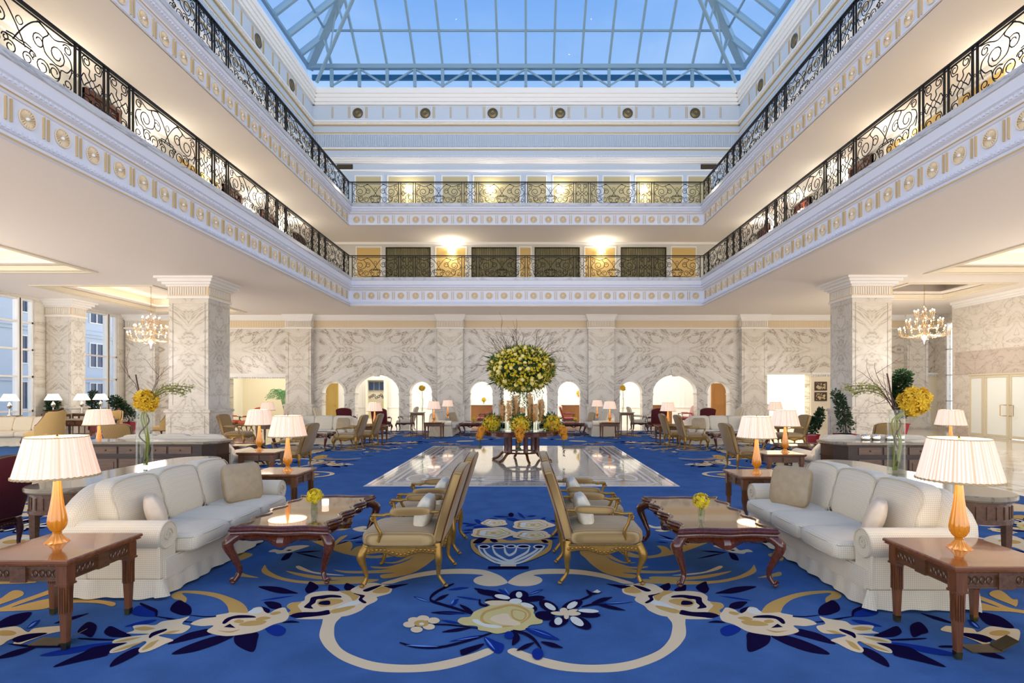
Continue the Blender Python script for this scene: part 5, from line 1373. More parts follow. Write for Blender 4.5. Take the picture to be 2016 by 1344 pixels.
def make_lamp():
    r = thing('table_lamp', (0,0,0), 0, 'lamp', 'lamp')
    mb = MB(); mb.lathe([(.001,.0,0),(.092,.0,.06),(.090,.008,.06),(.070,.018,.10),(.048,.035,.12),(.032,.060,.1),(.024,.075,0),(.030,.082,0),(.022,.090,0)], 64, lobes=12); mb.build('base', M['amber'], r, smooth=60)
    mb = MB(); mb.lathe([(.020,.085,0),(.040,.105,.05),(.055,.135,.06),(.058,.165,.06),(.052,.21,.06),(.040,.28,.06),(.030,.36,.06),(.024,.44,.04),(.020,.50,0),(.018,.52,0)], 64, lobes=12); mb.build('body', M['amber'], r, smooth=60)
    mb = MB(); mb.lathe([(.010,.52),(.012,.56),(.006,.57),(.006,.775),(.010,.785),(.001,.80)], 12); mb.build('stem', M['brass'], r)
    mb = MB(); n = 128; rr = []
    for k in range(5):
        t_ = k/4; R = .252*(1-t_)+.182*t_
        rr.append([((R+.0035*cos(64*2*PI*i/n))*cos(2*PI*i/n), (R+.0035*cos(64*2*PI*i/n))*sin(2*PI*i/n), .490+.29*t_) for i in range(n)])
    mb.rings(rr, 0, True, False); mb.rings([[(p[0]*.985,p[1]*.985,p[2]) for p in q] for q in rr[::-1]], 1, True, False)
    sh = mb.build('lamp_shade', [M['shade'], M['shadein']], r, smooth=0)
    mb = MB(); N = 90
    mb.lathe([(.2555,.490),(.2565,.490),(.2565,.501),(.2555,.501)], 64, cap=False)
    for ph in (0, PI): mb.tube([(.2575*cos(2*PI*i/N), .2575*sin(2*PI*i/N), .496+.008*sin(2*PI*i/N*22+ph)) for i in range(N)], .0028, 4, True)
    mb.build('braid_trim', M['goldpaint'], sh)
    mb = MB(); mb.tube([(.184*cos(2*PI*i/40), .184*sin(2*PI*i/40), .780) for i in range(40)], .004, 4, True); mb.build('rim_piping', M['goldpaint'], sh)
    mb = MB(); mb.lathe([(.001,.60),(.03,.61),(.04,.64),(.03,.67),(.001,.68)], 12); mb.build('bulb', M['bulb'], r)
    return Proto(r)
def cab_leg(mb, top, knee, ankle, foot, r=(.035,.045,.022,.018,.026), n=8, toe=.03, out=(1,0)):
    pts = smooth_path([top, knee, tuple((Vector(knee)+Vector(ankle))/2 + Vector((0,0,0))), ankle, foot], 5)
    N = len(pts); rs = []
    for i in range(N):
        t_ = i/(N-1)*(len(r)-1); a = int(min(t_, len(r)-2)); f = t_-a; rs.append(r[a]*(1-f)+r[a+1]*f)
    mb.tube(pts, rs, n)
    f = Vector(foot); mb.sq((f.x+out[0]*toe*.5, f.y+out[1]*toe*.5, r[-1]*.75), (r[-1]*1.05, r[-1]*1.05, r[-1]*.75), 1, 10, 6)
def make_coffee_table(Lh=.76, Wh=.44, H=.50):
    r = thing('coffee_table', (0,0,0), 0, 'table', 'coffee table')
    def outline(o=0, n=20):
        P = []
        for (axis, s, lim) in ((0,-1,Wh),(1,1,Lh),(0,1,Wh),(1,-1,Lh)):
            for k in range(n):
                t_ = -1+2*k/n
                if axis == 0:
                    u = t_*lim*(1 if s < 0 else -1); v = s*(Lh - .012 + .014*cos(2*PI*u/Wh*1.0)); P.append((u*(1-o/Wh), v-s*o))
                else:
                    u = t_*lim*(1 if s > 0 else -1); v = s*(Wh - .035 + .035*cos(4*PI*u/Lh)); P.append((v-s*o, u*(1-o/Lh)))
        return P
    mb = MB()
    prof = [(.05,H-.075),(.015,H-.07),(.012,H-.055),(.0,H-.050),(.004,H-.038),(.012,H-.036),(.0,H-.028),(.0,H-.018),(.010,H-.010),(.010,H+.004),(.022,H+.012),(.042,H+.010),(.050,H-.004)]
    rr = [[(p[0],p[1],z) for p in outline(o)] for o, z in prof]; mb.rings(rr, 0, True, True)
    mb.build('tabletop', M['mahogany'], r, smooth=40)
    mb = MB(); mb.prism(outline(.048), H-.02, H-.001); mb.build('glass_inlay', M['tabletop'], r, smooth=0)
    mb = MB()
    for s in (-1, 1):      # aprons with a shell-shaped drop
        for axis, lim, off in ((0, Wh-.06, Lh-.07), (1, Lh-.06, Wh-.09)):
            n = 26; top = []; bot = []
            for k in range(n+1):
                u = -lim+2*lim*k/n; q = u/lim
                dz = .045+.055*math.exp(-(q/.38)**2)+.02*abs(q)**6 + .012*cos(q*9)
                bo = .03*math.exp(-(q/.4)**2) + (0 if axis == 0 else .035*cos(4*PI*u/Lh)-.02)
                top.append((u, s*off, H-.07)); bot.append((u, s*(off+bo), H-.07-dz))
            for a, b, m_ in (((lambda p: p), 0, 0),):
                f = (lambda p: p) if axis == 0 else (lambda p: (p[1], p[0], p[2]))
                th = .022
                for k in range(n):
                    q = [top[k], top[k+1], bot[k+1], bot[k]]; mid = [tuple((Vector(q[0])+Vector(q[3]))/2+Vector((0,s*.03,0))), tuple((Vector(q[1])+Vector(q[2]))/2+Vector((0,s*.03,0)))]
                    inn = [(p[0], p[1]-s*th, p[2]) for p in q]
                    vs = [f(p) for p in (q[0], q[1], mid[1], mid[0], q[2], q[3], inn[0], inn[1], inn[2], inn[3])]
                    mb.add(vs, [(0,1,2,3),(3,2,4,5),(6,7,8,9),(5,4,8,9)])
    mb.build('apron', M['mahogany'], r, smooth=60)
    for sx in (-1, 1):
        for sy in (-1, 1):
            mb = MB(); X, Y = sx*(Wh-.05), sy*(Lh-.05)
            cab_leg(mb, (X-sx*.03,Y-sy*.03,H-.06), (X+sx*.055,Y+sy*.045,H-.13), (X-sx*.02,Y-sy*.015,.11), (X+sx*.012,Y+sy*.01,.03), (.040,.048,.034,.022,.022), 10, .03, (sx*.8, sy*.6))
            mb.tube([(X+sx*.03+q[0]*.022, Y+sy*.02+q[0]*.01, .035+q[2]*.024) for q in spiral(0,0,1,0,1.3,14)], .009, 6)
            mb.build('leg', M['mahogany'], r, smooth=60)
    return Proto(r)
def make_fauteuil(name='armchair', fab='goldfab', fabx='goldfabx', frame='gilt', crest=.03, label='chair'):
    # faces +x
    r = thing(name, (0,0,0), 0, label, 'chair'); G = M[frame]; hw = .315
    # seat
    mb = MB()
    def fn(p):
        q = Vector(p); q.z += .03*(1-(p[0]/.32)**2)*(1-(p[1]/.33)**2)*(1 if p[2] > 0 else 0); 
        if p[0] > .1: q.x += .03*(1-(p[1]/.33)**2)
        return q
    mb.sq((.035, 0, .405), (.335, .325, .072), .28, 28, 12, fn=fn); mb.build('seat', M[fabx], r, smooth=60)
    # backrest slab, reclined
    def bk(u, v, o):     # u across -1..1, v 0..1 up, o thickness offset
        x = -.25 - .155*v - .03*v*v; return (x-.045+o*.9, u*(hw-.015+.02*v), .40+.60*v+o*.15)
    N = 16; out = []
    Hc = lambda u: 1.0 + crest*(1-u*u)*1.6 - .05*abs(u)**8
    mb = MB()
    def prof(o):
        P = []
        for k in range(N+1): u = -1+2*k/N; P.append(bk(u, Hc(u), o))
        for k in range(1, 6): P.append(bk(1, Hc(1)*(1-k/5)-.0, o))
        for k in range(1, N): P.append(bk(1-2*k/N, 0, o))
        for k in range(0, 5): P.append(bk(-1, Hc(1)*(k/5), o))
        return P
    rr = []
    for o, sc_ in ((-.045,.96),(-.032,1),(.032,1),(.060,.95),(.066,.80)):
        P = prof(o); c = Vector(bk(0,.5,o)); rr.append([tuple(c+(Vector(p)-c)*sc_) for p in P])
    mb.rings(rr); mb.build('backrest', M[fab], r, smooth=50)
    mb = MB(); P = prof(-.03); mb.tube([p for p in P], .006, 4, True); P = prof(.058); c = Vector(bk(0,.5,.058)); mb.tube([tuple(c+(Vector(p)-c)*.965) for p in P], .004, 4, True)
    mb.build('nail_trim', M['darkwood'] if frame == 'gilt' else M['brass'], r)
    # serpentine seat rail with carved beads
    mb = MB()
    for (A, B, nx, ny) in (((-.29,-.31),(.33,-.32),0,-1),((.33,.32),(-.29,.31),0,1),((.345,-.31),(.345,.31),1,0),((-.29,.29),(-.29,-.29),-1,0)):
        n = 18; up = []; lo = []
        for k in range(n+1):
            t_ = k/n; x = A[0]+(B[0]-A[0])*t_; y = A[1]+(B[1]-A[1])*t_; s_ = sin(PI*t_)
            up.append((x, y, .352-.0*s_)); lo.append((x, y, .295+.030*s_-.055*math.exp(-((t_-.5)/.17)**2)))
        for k in range(n):
            a, b, c, d = up[k], up[k+1], lo[k+1], lo[k]
            o = (nx*.012, ny*.012)
            vs = [(p[0]+o[0], p[1]+o[1], p[2]) for p in (a, b, c, d)] + [(p[0]-o[0], p[1]-o[1], p[2]) for p in (a, b, c, d)]
            mb.add(vs, [(0,1,2,3),(7,6,5,4),(3,2,6,7)])
            if k % 1 == 0: mb.sq(((a[0]+d[0])/2+nx*.016, (a[1]+d[1])/2+ny*.016, d[2]+.022), (.014,.014,.014), 1, 8, 5)
        mb.tube([(p[0]+nx*.014, p[1]+ny*.014, p[2]) for p in up], .007, 4); mb.tube([(p[0]+nx*.01, p[1]+ny*.01, p[2]) for p in lo], .008, 4)
    mb.build('seat_rail', G, r, smooth=50)
    for sy in (-1, 1):
        mb = MB(); cab_leg(mb, (.325, sy*.30, .36), (.365, sy*.325, .27), (.325, sy*.30, .09), (.345, sy*.31, .03), (.036,.042,.024,.016,.022), 8, .035, (.9, sy*.4)); mb.build('leg', G, r, smooth=60)
        mb = MB(); cab_leg(mb, (-.29, sy*.29, .38), (-.30, sy*.305, .26), (-.30, sy*.295, .10), (-.35, sy*.30, .03), (.032,.034,.022,.016,.020), 8, .03, (-1, 0)); mb.build('leg', G, r, smooth=60)
        # arm: post, scroll and padded rest
        mb = MB(); y = sy*.325
        mb.tube(smooth_path([(.22, sy*.31, .40),(.20, y, .47),(.235, y+sy*.01, .55),(.245, y+sy*.012, .615)],5), [.022,.02,.018,.016,.016,.016,.015,.015,.014,.014,.014,.014,.014,.014,.014,.016][:16], 8)
        mb.tube([(.262+q[0], y+sy*.012, .60+q[2]) for q in spiral(0,0,.03,0,1.3,16,1.2)], .010, 6)
        mb.tube(smooth_path([(.262, y+sy*.012, .632),(.17, y, .628),(.10, y-sy*.002, .640),(-.30, sy*.305, .655)],4), [.014,.014,.014,.014,.016,.016,.014,.014,.014,.014,.014,.014,.014], 8)
        o = mb.build('arm', G, r, smooth=60)
        mb = MB(); mb.sq((-.06, y-sy*.006, .660), (.18,.036,.034), .5, 18, 8, fn=lambda p: Vector((p[0],p[1],p[2]-.03*p[0]))); mb.build('arm_pad', M[fab], o, smooth=60)
    return Proto(r)
def make_bergere(label, fab, frame):
    # rounded, closed armchair with an arched crest; faces +x
    r = thing('armchair', (0,0,0), 0, label, 'chair'); hw = .34
    mb = MB(); mb.sq((.02,0,.40), (.32,.30,.09), .3, 24, 10); mb.build('seat', M[fab], r, smooth=60)
    mb = MB(); rr = []
    n = 22
    for k in range(n+1):
        t_ = -1+2*k/n; a = t_*PI*.5
        x = -.30*cos(a)**.8 if abs(t_) < 1 else 0; 
        ang = t_*1.25
        px_, py_ = .10-.44*cos(ang), hw*sin(ang)/sin(1.25)
        back = max(0, cos(ang*1.25)); top = .64+.36*min(1, back*1.7)**1.5 + .04*max(0,1-abs(t_)*4)
        nx, ny = -cos(ang), sin(ang)
        lean = .08*back
        rr.append([(px_-nx*.03,py_-ny*.03,.32),(px_+nx*.03,py_+ny*.03,.32),(px_+nx*(.03+lean),py_+ny*.05,top-.02),(px_+nx*lean,py_,top),(px_-nx*(.03-lean),py_-ny*.03,top-.02)])
    mb.rings(rr); mb.build('backrest', M[fab], r, smooth=50)
    mb = MB(); mb.tube([q[3] for q in rr], .016, 6); mb.tube([q[1] for q in rr], .014, 6)
    c = rr[n//2][3]; mb.sq((c[0], 0, c[2]+.02), (.02,.06,.03), 1, 8, 6); mb.tube([(.34,-.27,.33),(.37,0,.31),(.34,.27,.33)], .022, 6)
    mb.build('frame', M[frame], r, smooth=60)
    for sx, sy in ((1,1),(1,-1),(-1,1),(-1,-1)):
        mb = MB(); cab_leg(mb, (.30*sx, .27*sy, .34), (.33*sx, .29*sy, .24), (.29*sx,.27*sy,.09), (.32*sx,.28*sy,.03), (.03,.034,.02,.015,.02), 8, .03, (sx, 0)); mb.build('leg', M[frame], r, smooth=60)
    return Proto(r)
def make_desk(Lh=1.28, D=.33, H=.82, rounded=True, pedestal=False):
    # sofa-back console, long side along y, drawers face +x
    r = thing('console_table', (0,0,0), 0, 'console', 'table')
    def out(o):
        P = []; R = D-o
        if rounded:
            for k in range(13): a = -PI/2 - PI/2 + PI*k/12; P.append((R*cos(a+0), -(Lh-D)+R*sin(a)*1.0))
            for k in range(13): a = PI*k/12; P.append((R*cos(a), (Lh-D)+R*sin(a)))
        else:
            c = .16
            P = [(-R,-Lh+o),(R-c,-Lh+o),(R,-Lh+o+c),(R,Lh-o-c),(R-c,Lh-o),(-R,Lh-o)]
        return P
    mb = MB(); mb.rings([[(p[0],p[1],z) for p in out(o)] for o, z in ((.03,H-.06),(.01,H-.05),(0,H-.035),(0,H-.01),(.01,H))]); mb.build('marble_top', M['martop'], r, smooth=30)
    mb = MB(); zb = H-.24 if not pedestal else .0
    mb.prism(out(.05), zb, H-.055)
    mb.prism(out(.035), zb, zb+.03); mb.prism(out(.035), H-.075, H-.06); 
    if pedestal: mb.prism(out(.04), H-.27, H-.25)
    P = out(.048); n = len(P)
    if rounded:      # fluting on the round ends
        for k in range(n):
            if abs(P[k][1]) > Lh-D+.02: mb.box(P[k][0]-.006, P[k][0]+.006, P[k][1]-.006, P[k][1]+.006, H-.2, H-.09)
    mb.build('body', M['walnut'] if rounded else M['walnutd'], r, smooth=0)
    nd = 3 if not pedestal else 4; span = 2*(Lh-.36)
    for s in ((1, -1) if not pedestal else (1,)):
        for i in range(nd):
            a = -span/2+span*i/nd+.02; b = a+span/nd-.04; x = s*(D-.05)
            mb = MB(); mb.box(min(x,x+s*.012), max(x,x+s*.012), a, b, H-.205, H-.085)
            o = mb.build('drawer', M['mahogany'] if not pedestal else M['walnut'], r, smooth=0)
            mb = MB(); mb.sq((x+s*.022, (a+b)/2, H-.145), (.012,.014,.014), 1, 8, 6); mb.build('knob', M['bronze'], o)
            if pedestal:
                mb = MB(); mb.box(x, x+.010, a, b, .14, H-.29); mb.box(x+.010, x+.018, a+.05, b-.05, .19, H-.34); mb.build('door', M['walnut'], r, smooth=0)
    if pedestal:
        for sy in (-1, 1):
            mb = MB()
            for k in range(5):
                z = .16+k*.09; mb.add([(D-.17,sy*(Lh-.045),z),(D-.045,sy*(Lh-.17),z),(D-.045,sy*(Lh-.17),z+.03),(D-.17,sy*(Lh-.045),z+.03)], [(0,1,2,3)])
            mb.build('slatted_corner', M['whitefab'], r, smooth=0)
    else:
        for sx, sy in ((1,1),(1,-1),(-1,1),(-1,-1)):
            mb = MB(); mb.frustum(sx*(D-.10), sy*(Lh-.22), 0, zb, .016, .03); mb.build('leg', M['walnut'], r, smooth=0)
    return Proto(r)
def make_tall_stand(H=.92, W=.28):
    r = thing('console_table', (0,0,0), 0, 'stand', 'table')
    mb = MB(); mb.box(-W, W, -.2, .2, H-.035, H); mb.build('tabletop', M['martop'], r, smooth=0)
    mb = MB(); mb.box(-W+.03, W-.03, -.17, .17, H-.12, H-.035); mb.build('apron', M['walnut'], r, smooth=0)
    for sx in (-1, 0, 1):
        for sy in (-1, 1):
            if sx == 0 and sy == 1: continue
            mb = MB(); mb.frustum(sx*(W-.05), sy*.15, 0, H-.12, .011, .02); mb.build('leg', M['walnut'], r, smooth=0)
    mb = MB(); mb.box(-W+.04, W-.04, -.16, .16, .10, .13); mb.build('shelf', M['walnut'], r, smooth=0)
    return Proto(r)
# ------------------------------------------------------------------ flowers and foliage
def leafq(mb, p, d, l, w, m=0, up=None):
    d = Vector(d).normalized(); u = d.orthogonal().normalized(); u.rotate(Matrix.Rotation(random.random()*6.28, 3, d)); n = d.cross(u)
    p = Vector(p); a = p; b = p+d*l*.45+u*w+n*w*.3; c = p+d*l; e = p+d*l*.45-u*w+n*w*.3; q = p+d*l*.5-n*w*.1
    mb.add([tuple(a),tuple(b),tuple(c),tuple(e),tuple(q)], [(0,1,4),(1,2,4),(2,3,4),(3,0,4)], m)
def bloom(mb, p, s, m=0, n=5, d=None):
    p = Vector(p); d = Vector(d if d else (random.uniform(-1,1),random.uniform(-1,1),random.uniform(-.3,1))).normalized(); u = d.orthogonal().normalized(); v = d.cross(u); a0 = random.random()*6
    for k in range(n):
        a = a0+2*PI*k/n; r1 = u*cos(a)+v*sin(a); r2 = u*cos(a+.5)+v*sin(a+.5); r3 = u*cos(a-.5)+v*sin(a-.5)
        mb.add([tuple(p), tuple(p+r2*s*.6+d*s*.25), tuple(p+r1*s+d*s*.1), tuple(p+r3*s*.6+d*s*.25)], [(0,1,2),(0,2,3)], m)
def rnd_ball(rx, ry, rz, shell=.75):
    while True:
        v = Vector((random.uniform(-1,1),random.uniform(-1,1),random.uniform(-1,1)))
        if shell < v.length < 1: return Vector((v.x*rx, v.y*ry, v.z*rz))
def twig(mb, p, d, l, r, m=0, n=7, curl=.35, kids_=2):
    pts = [Vector(p)]; d = Vector(d).normalized()
    for i in range(n):
        d = (d + Vector((random.uniform(-1,1),random.uniform(-1,1),random.uniform(-1,1)))*curl).normalized(); pts.append(pts[-1]+d*l/n)
    mb.tube(pts, [r*(1-.7*i/n) for i in range(n+1)], 4, m=m)
    for k in range(kids_):
        i = random.randint(2, n-2); twig(mb, pts[i], d+Vector((random.uniform(-1,1),random.uniform(-1,1),random.uniform(-.2,1)))*.8, l*.45, r*.5, m, 5, curl, 0)
    return pts
def small_bouquet(mb_f, c, r, n, s, mf=0):
    for i in range(n):
        v = rnd_ball(r, r, r*.85, .3); bloom(mb_f, Vector(c)+v, s*random.uniform(.7,1.2), mf, 5, v)
def make_small_vase():
    r = thing('flower_vase', (0,0,0), 0, 'vase', 'vase')
    mb = MB(); mb.lathe([(.03,.0),(.034,.004),(.034,.095),(.031,.095),(.030,.012),(.001,.010)], 18); mb.build('glass', M['glass'], r)
    mb = MB(); mb.lathe([(.029,.012),(.029,.06),(.001,.06)], 14); mb.build('water', M['water'], r)
    return Proto(r)
def make_small_flowers():
    r = thing('yellow_flowers', (0,0,0), 0, 'flowers', 'flowers')
    mb = MB(); small_bouquet(mb, (0,0,.165), .082, 120, .024); tag(mb.build('petals', M['bloom'], r, smooth=0), kind='stuff')
    mb = MB()
    for i in range(12): mb.tube([(random.uniform(-.02,.02),random.uniform(-.02,.02),.02),(random.uniform(-.035,.035),random.uniform(-.035,.035),.14)], .002, 4)
    mb.build('stems', M['leafy'], r); return Proto(r)
def ficus(name, h, seed, potr, poth, label, cat='plant', crown=None, loc=(0,0,0), group=None, square=True):
    random.seed(seed); r = thing(name, loc, 0, label, cat, group)
    mb = MB()
    if square: mb.frustum(0,0,0,poth,potr*.72,potr); mb.frustum(0,0,poth-.04,poth,potr*1.04,potr*1.04)
    else: mb.lathe([(potr*.7,0),(potr,poth*.6),(potr*.95,poth),(potr*.85,poth),(potr*.8,poth-.03),(.001,poth-.03)], 20)
    mb.build('pot', M['redlac'], r, smooth=30)
    mb = MB(); p = twig(mb, (0,0,poth-.02), (0,0,1), h-poth, .022, 0, 9, .18, 4); mb.build('trunk', M['twig'], r)
    mb = MB()
    for i in range(int(780*max(1, ((crown or .26)/.26)**1.6))):
        k = random.random(); q = p[min(len(p)-1, 2+int(k*(len(p)-2)))]; R = (crown or .26)*(1-.45*k)
        v = rnd_ball(R, R, .20, .1); leafq(mb, q+v, v+Vector((0,0,.05)), .085 if (crown or 0) < .45 else .12, .028 if (crown or 0) < .45 else .042)
    tag(mb.build('foliage', M['leafdark'], r, smooth=0), kind='stuff'); return r
# ================================================================== placing
XA = -.165
SOFA = make_sofa(); STAB = make_side_table(); STABF = make_side_table(carved=False); LAMP = make_lamp(); COF = make_coffee_table()
CH = make_fauteuil(label='chair'); CHR = make_fauteuil('armchair', 'red', 'red', 'darkwood', .06); CHW = make_fauteuil('armchair', 'whitefab', 'whitefab', 'darkwood', .07)
CHU = make_fauteuil('armchair', 'rust', 'rust', 'darkwood', .06); BER = make_bergere('chair', 'tanfab', 'darkwood')
DESK = make_desk(1.3, .33, .82, True); DESK2 = make_desk(1.2, .33, .86, False, True); STAND = make_tall_stand()
PIL = ProtoM(make_pillow('silk', .225)); PIL2 = ProtoM(make_pillow('silkw', .17)); PIL3 = ProtoM(make_pillow('brocade', .17)); PIL4 = ProtoM(make_pillow('red', .17))
SV = make_small_vase(); SF = make_small_flowers()
def lamp_at(x, y, z, label, w=9, rz=0):
    o = LAMP.put((x, y, z), rz, label, None)
    l = bpy.data.lights.get('lamp_light') or bpy.data.lights.new('lamp_light', 'POINT'); l.energy = w*1.0; l.color = (1.0, .83, .62); l.shadow_soft_size = .05
    q = bpy.data.objects.new('lamp_light', l); COL.objects.link(q); q.location = (x, y, z+.70); return o
# front seating group
SOFA.put((-3.37, 5.65, 0), 0, 'cream checked three seat sofa nearest the camera on the left', None)
SOFA.put((3.035, 5.40, 0), PI, 'cream checked three seat sofa nearest the camera on the right')
STAB.put((-3.32, 3.90, 0), 0, 'carved wooden side table in the left foreground beside the sofa arm')
STAB.put((3.025, 3.77, 0), 0, 'carved wooden side table in the right foreground beside the sofa arm')
STAB.put((-3.40, 7.65, 0), 0, 'wooden side table at the far arm of the left front sofa')
STAB.put((3.14, 7.45, 0), 0, 'wooden side table at the far arm of the right front sofa')
lamp_at(-3.42, 4.00, .60, 'amber glass lamp with pleated shade on the left foreground table')
lamp_at(3.03, 3.84, .60, 'amber glass lamp with pleated shade on the right foreground table')
lamp_at(-3.33, 7.66, .60, 'amber glass lamp just beyond the left front sofa')
lamp_at(3.12, 7.43, .60, 'amber glass lamp just beyond the right front sofa')
COF.put((-2.17, 5.56, 0), 0, 'mahogany coffee table with scalloped rim before the left front sofa')
COF.put((1.745, 5.48, 0), 0, 'mahogany coffee table with scalloped rim before the right front sofa')
for (x, y, rz, l) in ((-1.06, 5.06, PI, 'nearest gilded armchair left of the carpet centre, facing left'), (-1.06, 6.02, PI, 'gilded armchair behind the nearest one on the left, facing left'),
                      (.66, 5.13, 0, 'nearest gilded armchair right of the carpet centre, facing right'), (.66, 6.09, 0, 'gilded armchair behind the nearest one on the right, facing right')):
    CH.put((x, y, 0), rz, l)
    d = 1 if rz else -1
    PIL3.put((x+d*.125, y, .60), (0, d*radians(17), 0), 'ivory brocade pillow on the ' + l.split(',')[0])
PIL.put((-3.20, 6.18, .695), (0, radians(-16), radians(-38)), 'large taupe silk pillow at the far end of the left front sofa')
PIL2.put((-3.33, 4.93, .63), (0, radians(-18), radians(35)), 'small champagne silk pillow at the near arm of the left front sofa')
PIL.put((2.86, 5.93, .695), (0, radians(16), radians(38)), 'large taupe silk pillow at the far end of the right front sofa')
PIL2.put((3.00, 4.72, .63), (0, radians(18), radians(-35)), 'small champagne silk pillow at the near arm of the right front sofa')
DESK.put((-4.36, 6.2, 0), PI, 'marble topped console with rounded ends behind the left front sofa')
DESK.put((3.92, 5.82, 0), 0, 'marble topped console with rounded ends behind the right front sofa')
for x, y, l in ((-2.10, 5.44, 'left front coffee table'), (1.66, 5.2, 'right front coffee table'), (-2.1, 21.9, 'far left central coffee table'), (1.95, 21.9, 'far right central coffee table')):
    SV.put((x, y, .501), 0, 'small square sided glass vase on the ' + l if False else 'small clear glass vase on the ' + l); SF.put((x, y, .513), 0, 'bunch of yellow orchids in the vase on the ' + l)
mb = MB(); mb.lathe([(.001,0),(.034,0),(.036,.075),(.030,.075),(.028,.01)], 18)
o = mb.build('candle_holder', M['candle']); o.location = (-2.12, 5.79, .501); tag(o, 'lit candle in a frosted glass on the left front coffee table', 'candle')
# second seating groups, either side of the inset floor
for s, nm, dx, dy in ((-1, 'left', 0, 0), (1, 'right', 0, -.15)):
    X = lambda v: (v if s < 0 else 2*XA - v) + dx
    SOFA.put((X(-6.5)+(.14 if s > 0 else 0), 10.42+dy, 0), PI/2, 'cream sofa turned away, backed by a drawer console on the %s' % nm)
    DESK2.put((X(-6.48) + (.2 if s > 0 else 0), 9.56+dy, 0), -PI/2, 'wooden console with drawers backing the second sofa on the %s' % nm)
    STAB.put((X(-5.15)-.0, 10.35+dy*2, 0), 0, 'dark wooden side table by the inner arm of the second sofa on the %s' % nm, scale=(.95, .95, 1)) if False else STABF.put((X(-4.92), 10.3+dy*2, 0), 0, 'dark wooden side table by the inner arm of the second sofa on the %s' % nm)
    lamp_at(X(-5.06), 10.4+dy*2.5, .60, 'amber glass lamp on the inner side table of the second sofa on the %s' % nm)
    STABF.put((X(-8.12)+(.16 if s > 0 else 0), 10.35+dy, 0), 0, 'wooden side table by the outer arm of the second sofa on the %s' % nm)
    lamp_at(X(-8.10)+(.16 if s > 0 else 0), 10.4+dy, .60, 'amber glass lamp at the outer end of the drawer console on the %s' % nm)
    COF.put((X(-6.9), 12.5, 0), PI/2, 'coffee table beyond the second sofa on the %s' % nm)
    CH.put((X(-5.1), 11.9, 0), PI if s < 0 else 0, 'gilded armchair beyond the side table of the second sofa on the %s' % nm)
    CH.put((X(-9.0 if s < 0 else -8.3), 12.5, 0), PI/2, 'armchair seen from behind beyond the outer lamp on the %s' % nm)
    # third groups
    SOFA.put((X(-6.75), 18.1, 0), -PI/2, 'cream sofa facing the camera in the third group on the %s' % nm)
    COF.put((X(-6.55), 16.3, 0), PI/2, 'coffee table in front of the camera facing sofa on the %s' % nm)
    CH.put((X(-5.3), 16.4, 0), PI if s < 0 else 0, 'gilded armchair at the end of the third group coffee table on the %s' % nm)
    CH.put((X(-5.08), 17.35, 0), PI if s < 0 else 0, 'gilded armchair tucked by the inner sofa arm of the third group on the %s' % nm)
    CH.put((X(-9.1 if s < 0 else -8.25), 17.3 if s < 0 else 16.5, 0), 0 if s < 0 else PI, 'armchair at the outer end of the third group on the %s' % nm)
    STABF.put((X(-5.0), 18.25, 0), 0, 'side table beside the inner arm of the third sofa on the %s' % nm)
    lamp_at(X(-5.03), 18.2, .60, 'small amber lamp beside the inner arm of the third sofa on the %s' % nm)
    STABF.put((X(-9.0), 19.2, 0), 0, 'side table behind the third group on the outer %s' % nm)
    lamp_at(X(-9.0), 19.1, .60, 'small amber lamp behind the third group on the outer %s' % nm)
    PIL.put((X(-7.6), 17.98, .67), (0, radians(-16), -PI/2), 'taupe pillow on the outer seat of the third sofa on the %s' % nm)
    PIL.put((X(-6.0), 17.98, .67), (0, radians(-16), -PI/2), 'taupe pillow on the inner seat of the third sofa on the %s' % nm)
    # row before the arcade
    CHR.put((X(-6.0 if s < 0 else -5.75), 22.8, 0), PI/2, 'dark red armchair seen from behind, nearer the arcade centre on the %s' % nm)
    CHR.put((X(-7.6 if s < 0 else -7.9), 23.3, 0), PI/2, 'dark red armchair seen from behind, beyond the third sofa on the %s' % nm)
    CHW.put((X(-5.35), 24.4, 0), PI if s < 0 else 0, 'cream armchair with dark frame by the big arch on the %s, nearer the centre' % nm)
    CHW.put((X(-8.8 if s < 0 else -9.3), 24.2, 0), 0 if s < 0 else PI, 'cream armchair with dark frame by the big arch on the %s, farther out' % nm)
    # fourth groups beside the centre arch
    SOFA.put((X(-3.25), 22.15, 0), 0 if s < 0 else PI, 'cream sofa seen end on near the central arches on the %s' % nm)
    STABF.put((X(-3.42), 20.45, 0), 0, 'side table at the near arm of the end on sofa on the %s' % nm)
    lamp_at(X(-3.44), 20.45, .60, 'lamp at the near arm of the end on sofa on the %s' % nm)
    STABF.put((X(-3.5), 24.1, 0), 0, 'side table at the far arm of the end on sofa on the %s' % nm)
    lamp_at(X(-3.45), 24.1, .60, 'lamp at the far arm of the end on sofa on the %s' % nm)
    COF.put((X(-2.18), 22.1, 0), 0, 'coffee table before the end on sofa on the %s' % nm)
    STAND.put((X(-4.3), 21.7, 0), 0, 'tall narrow stand behind the end on sofa on the %s' % nm)
    PIL.put((X(-3.05), 22.9, .68), (0, radians(-16 if s < 0 else 16), radians(-30 if s < 0 else 30)), 'taupe pillow on the end on sofa on the %s' % nm)
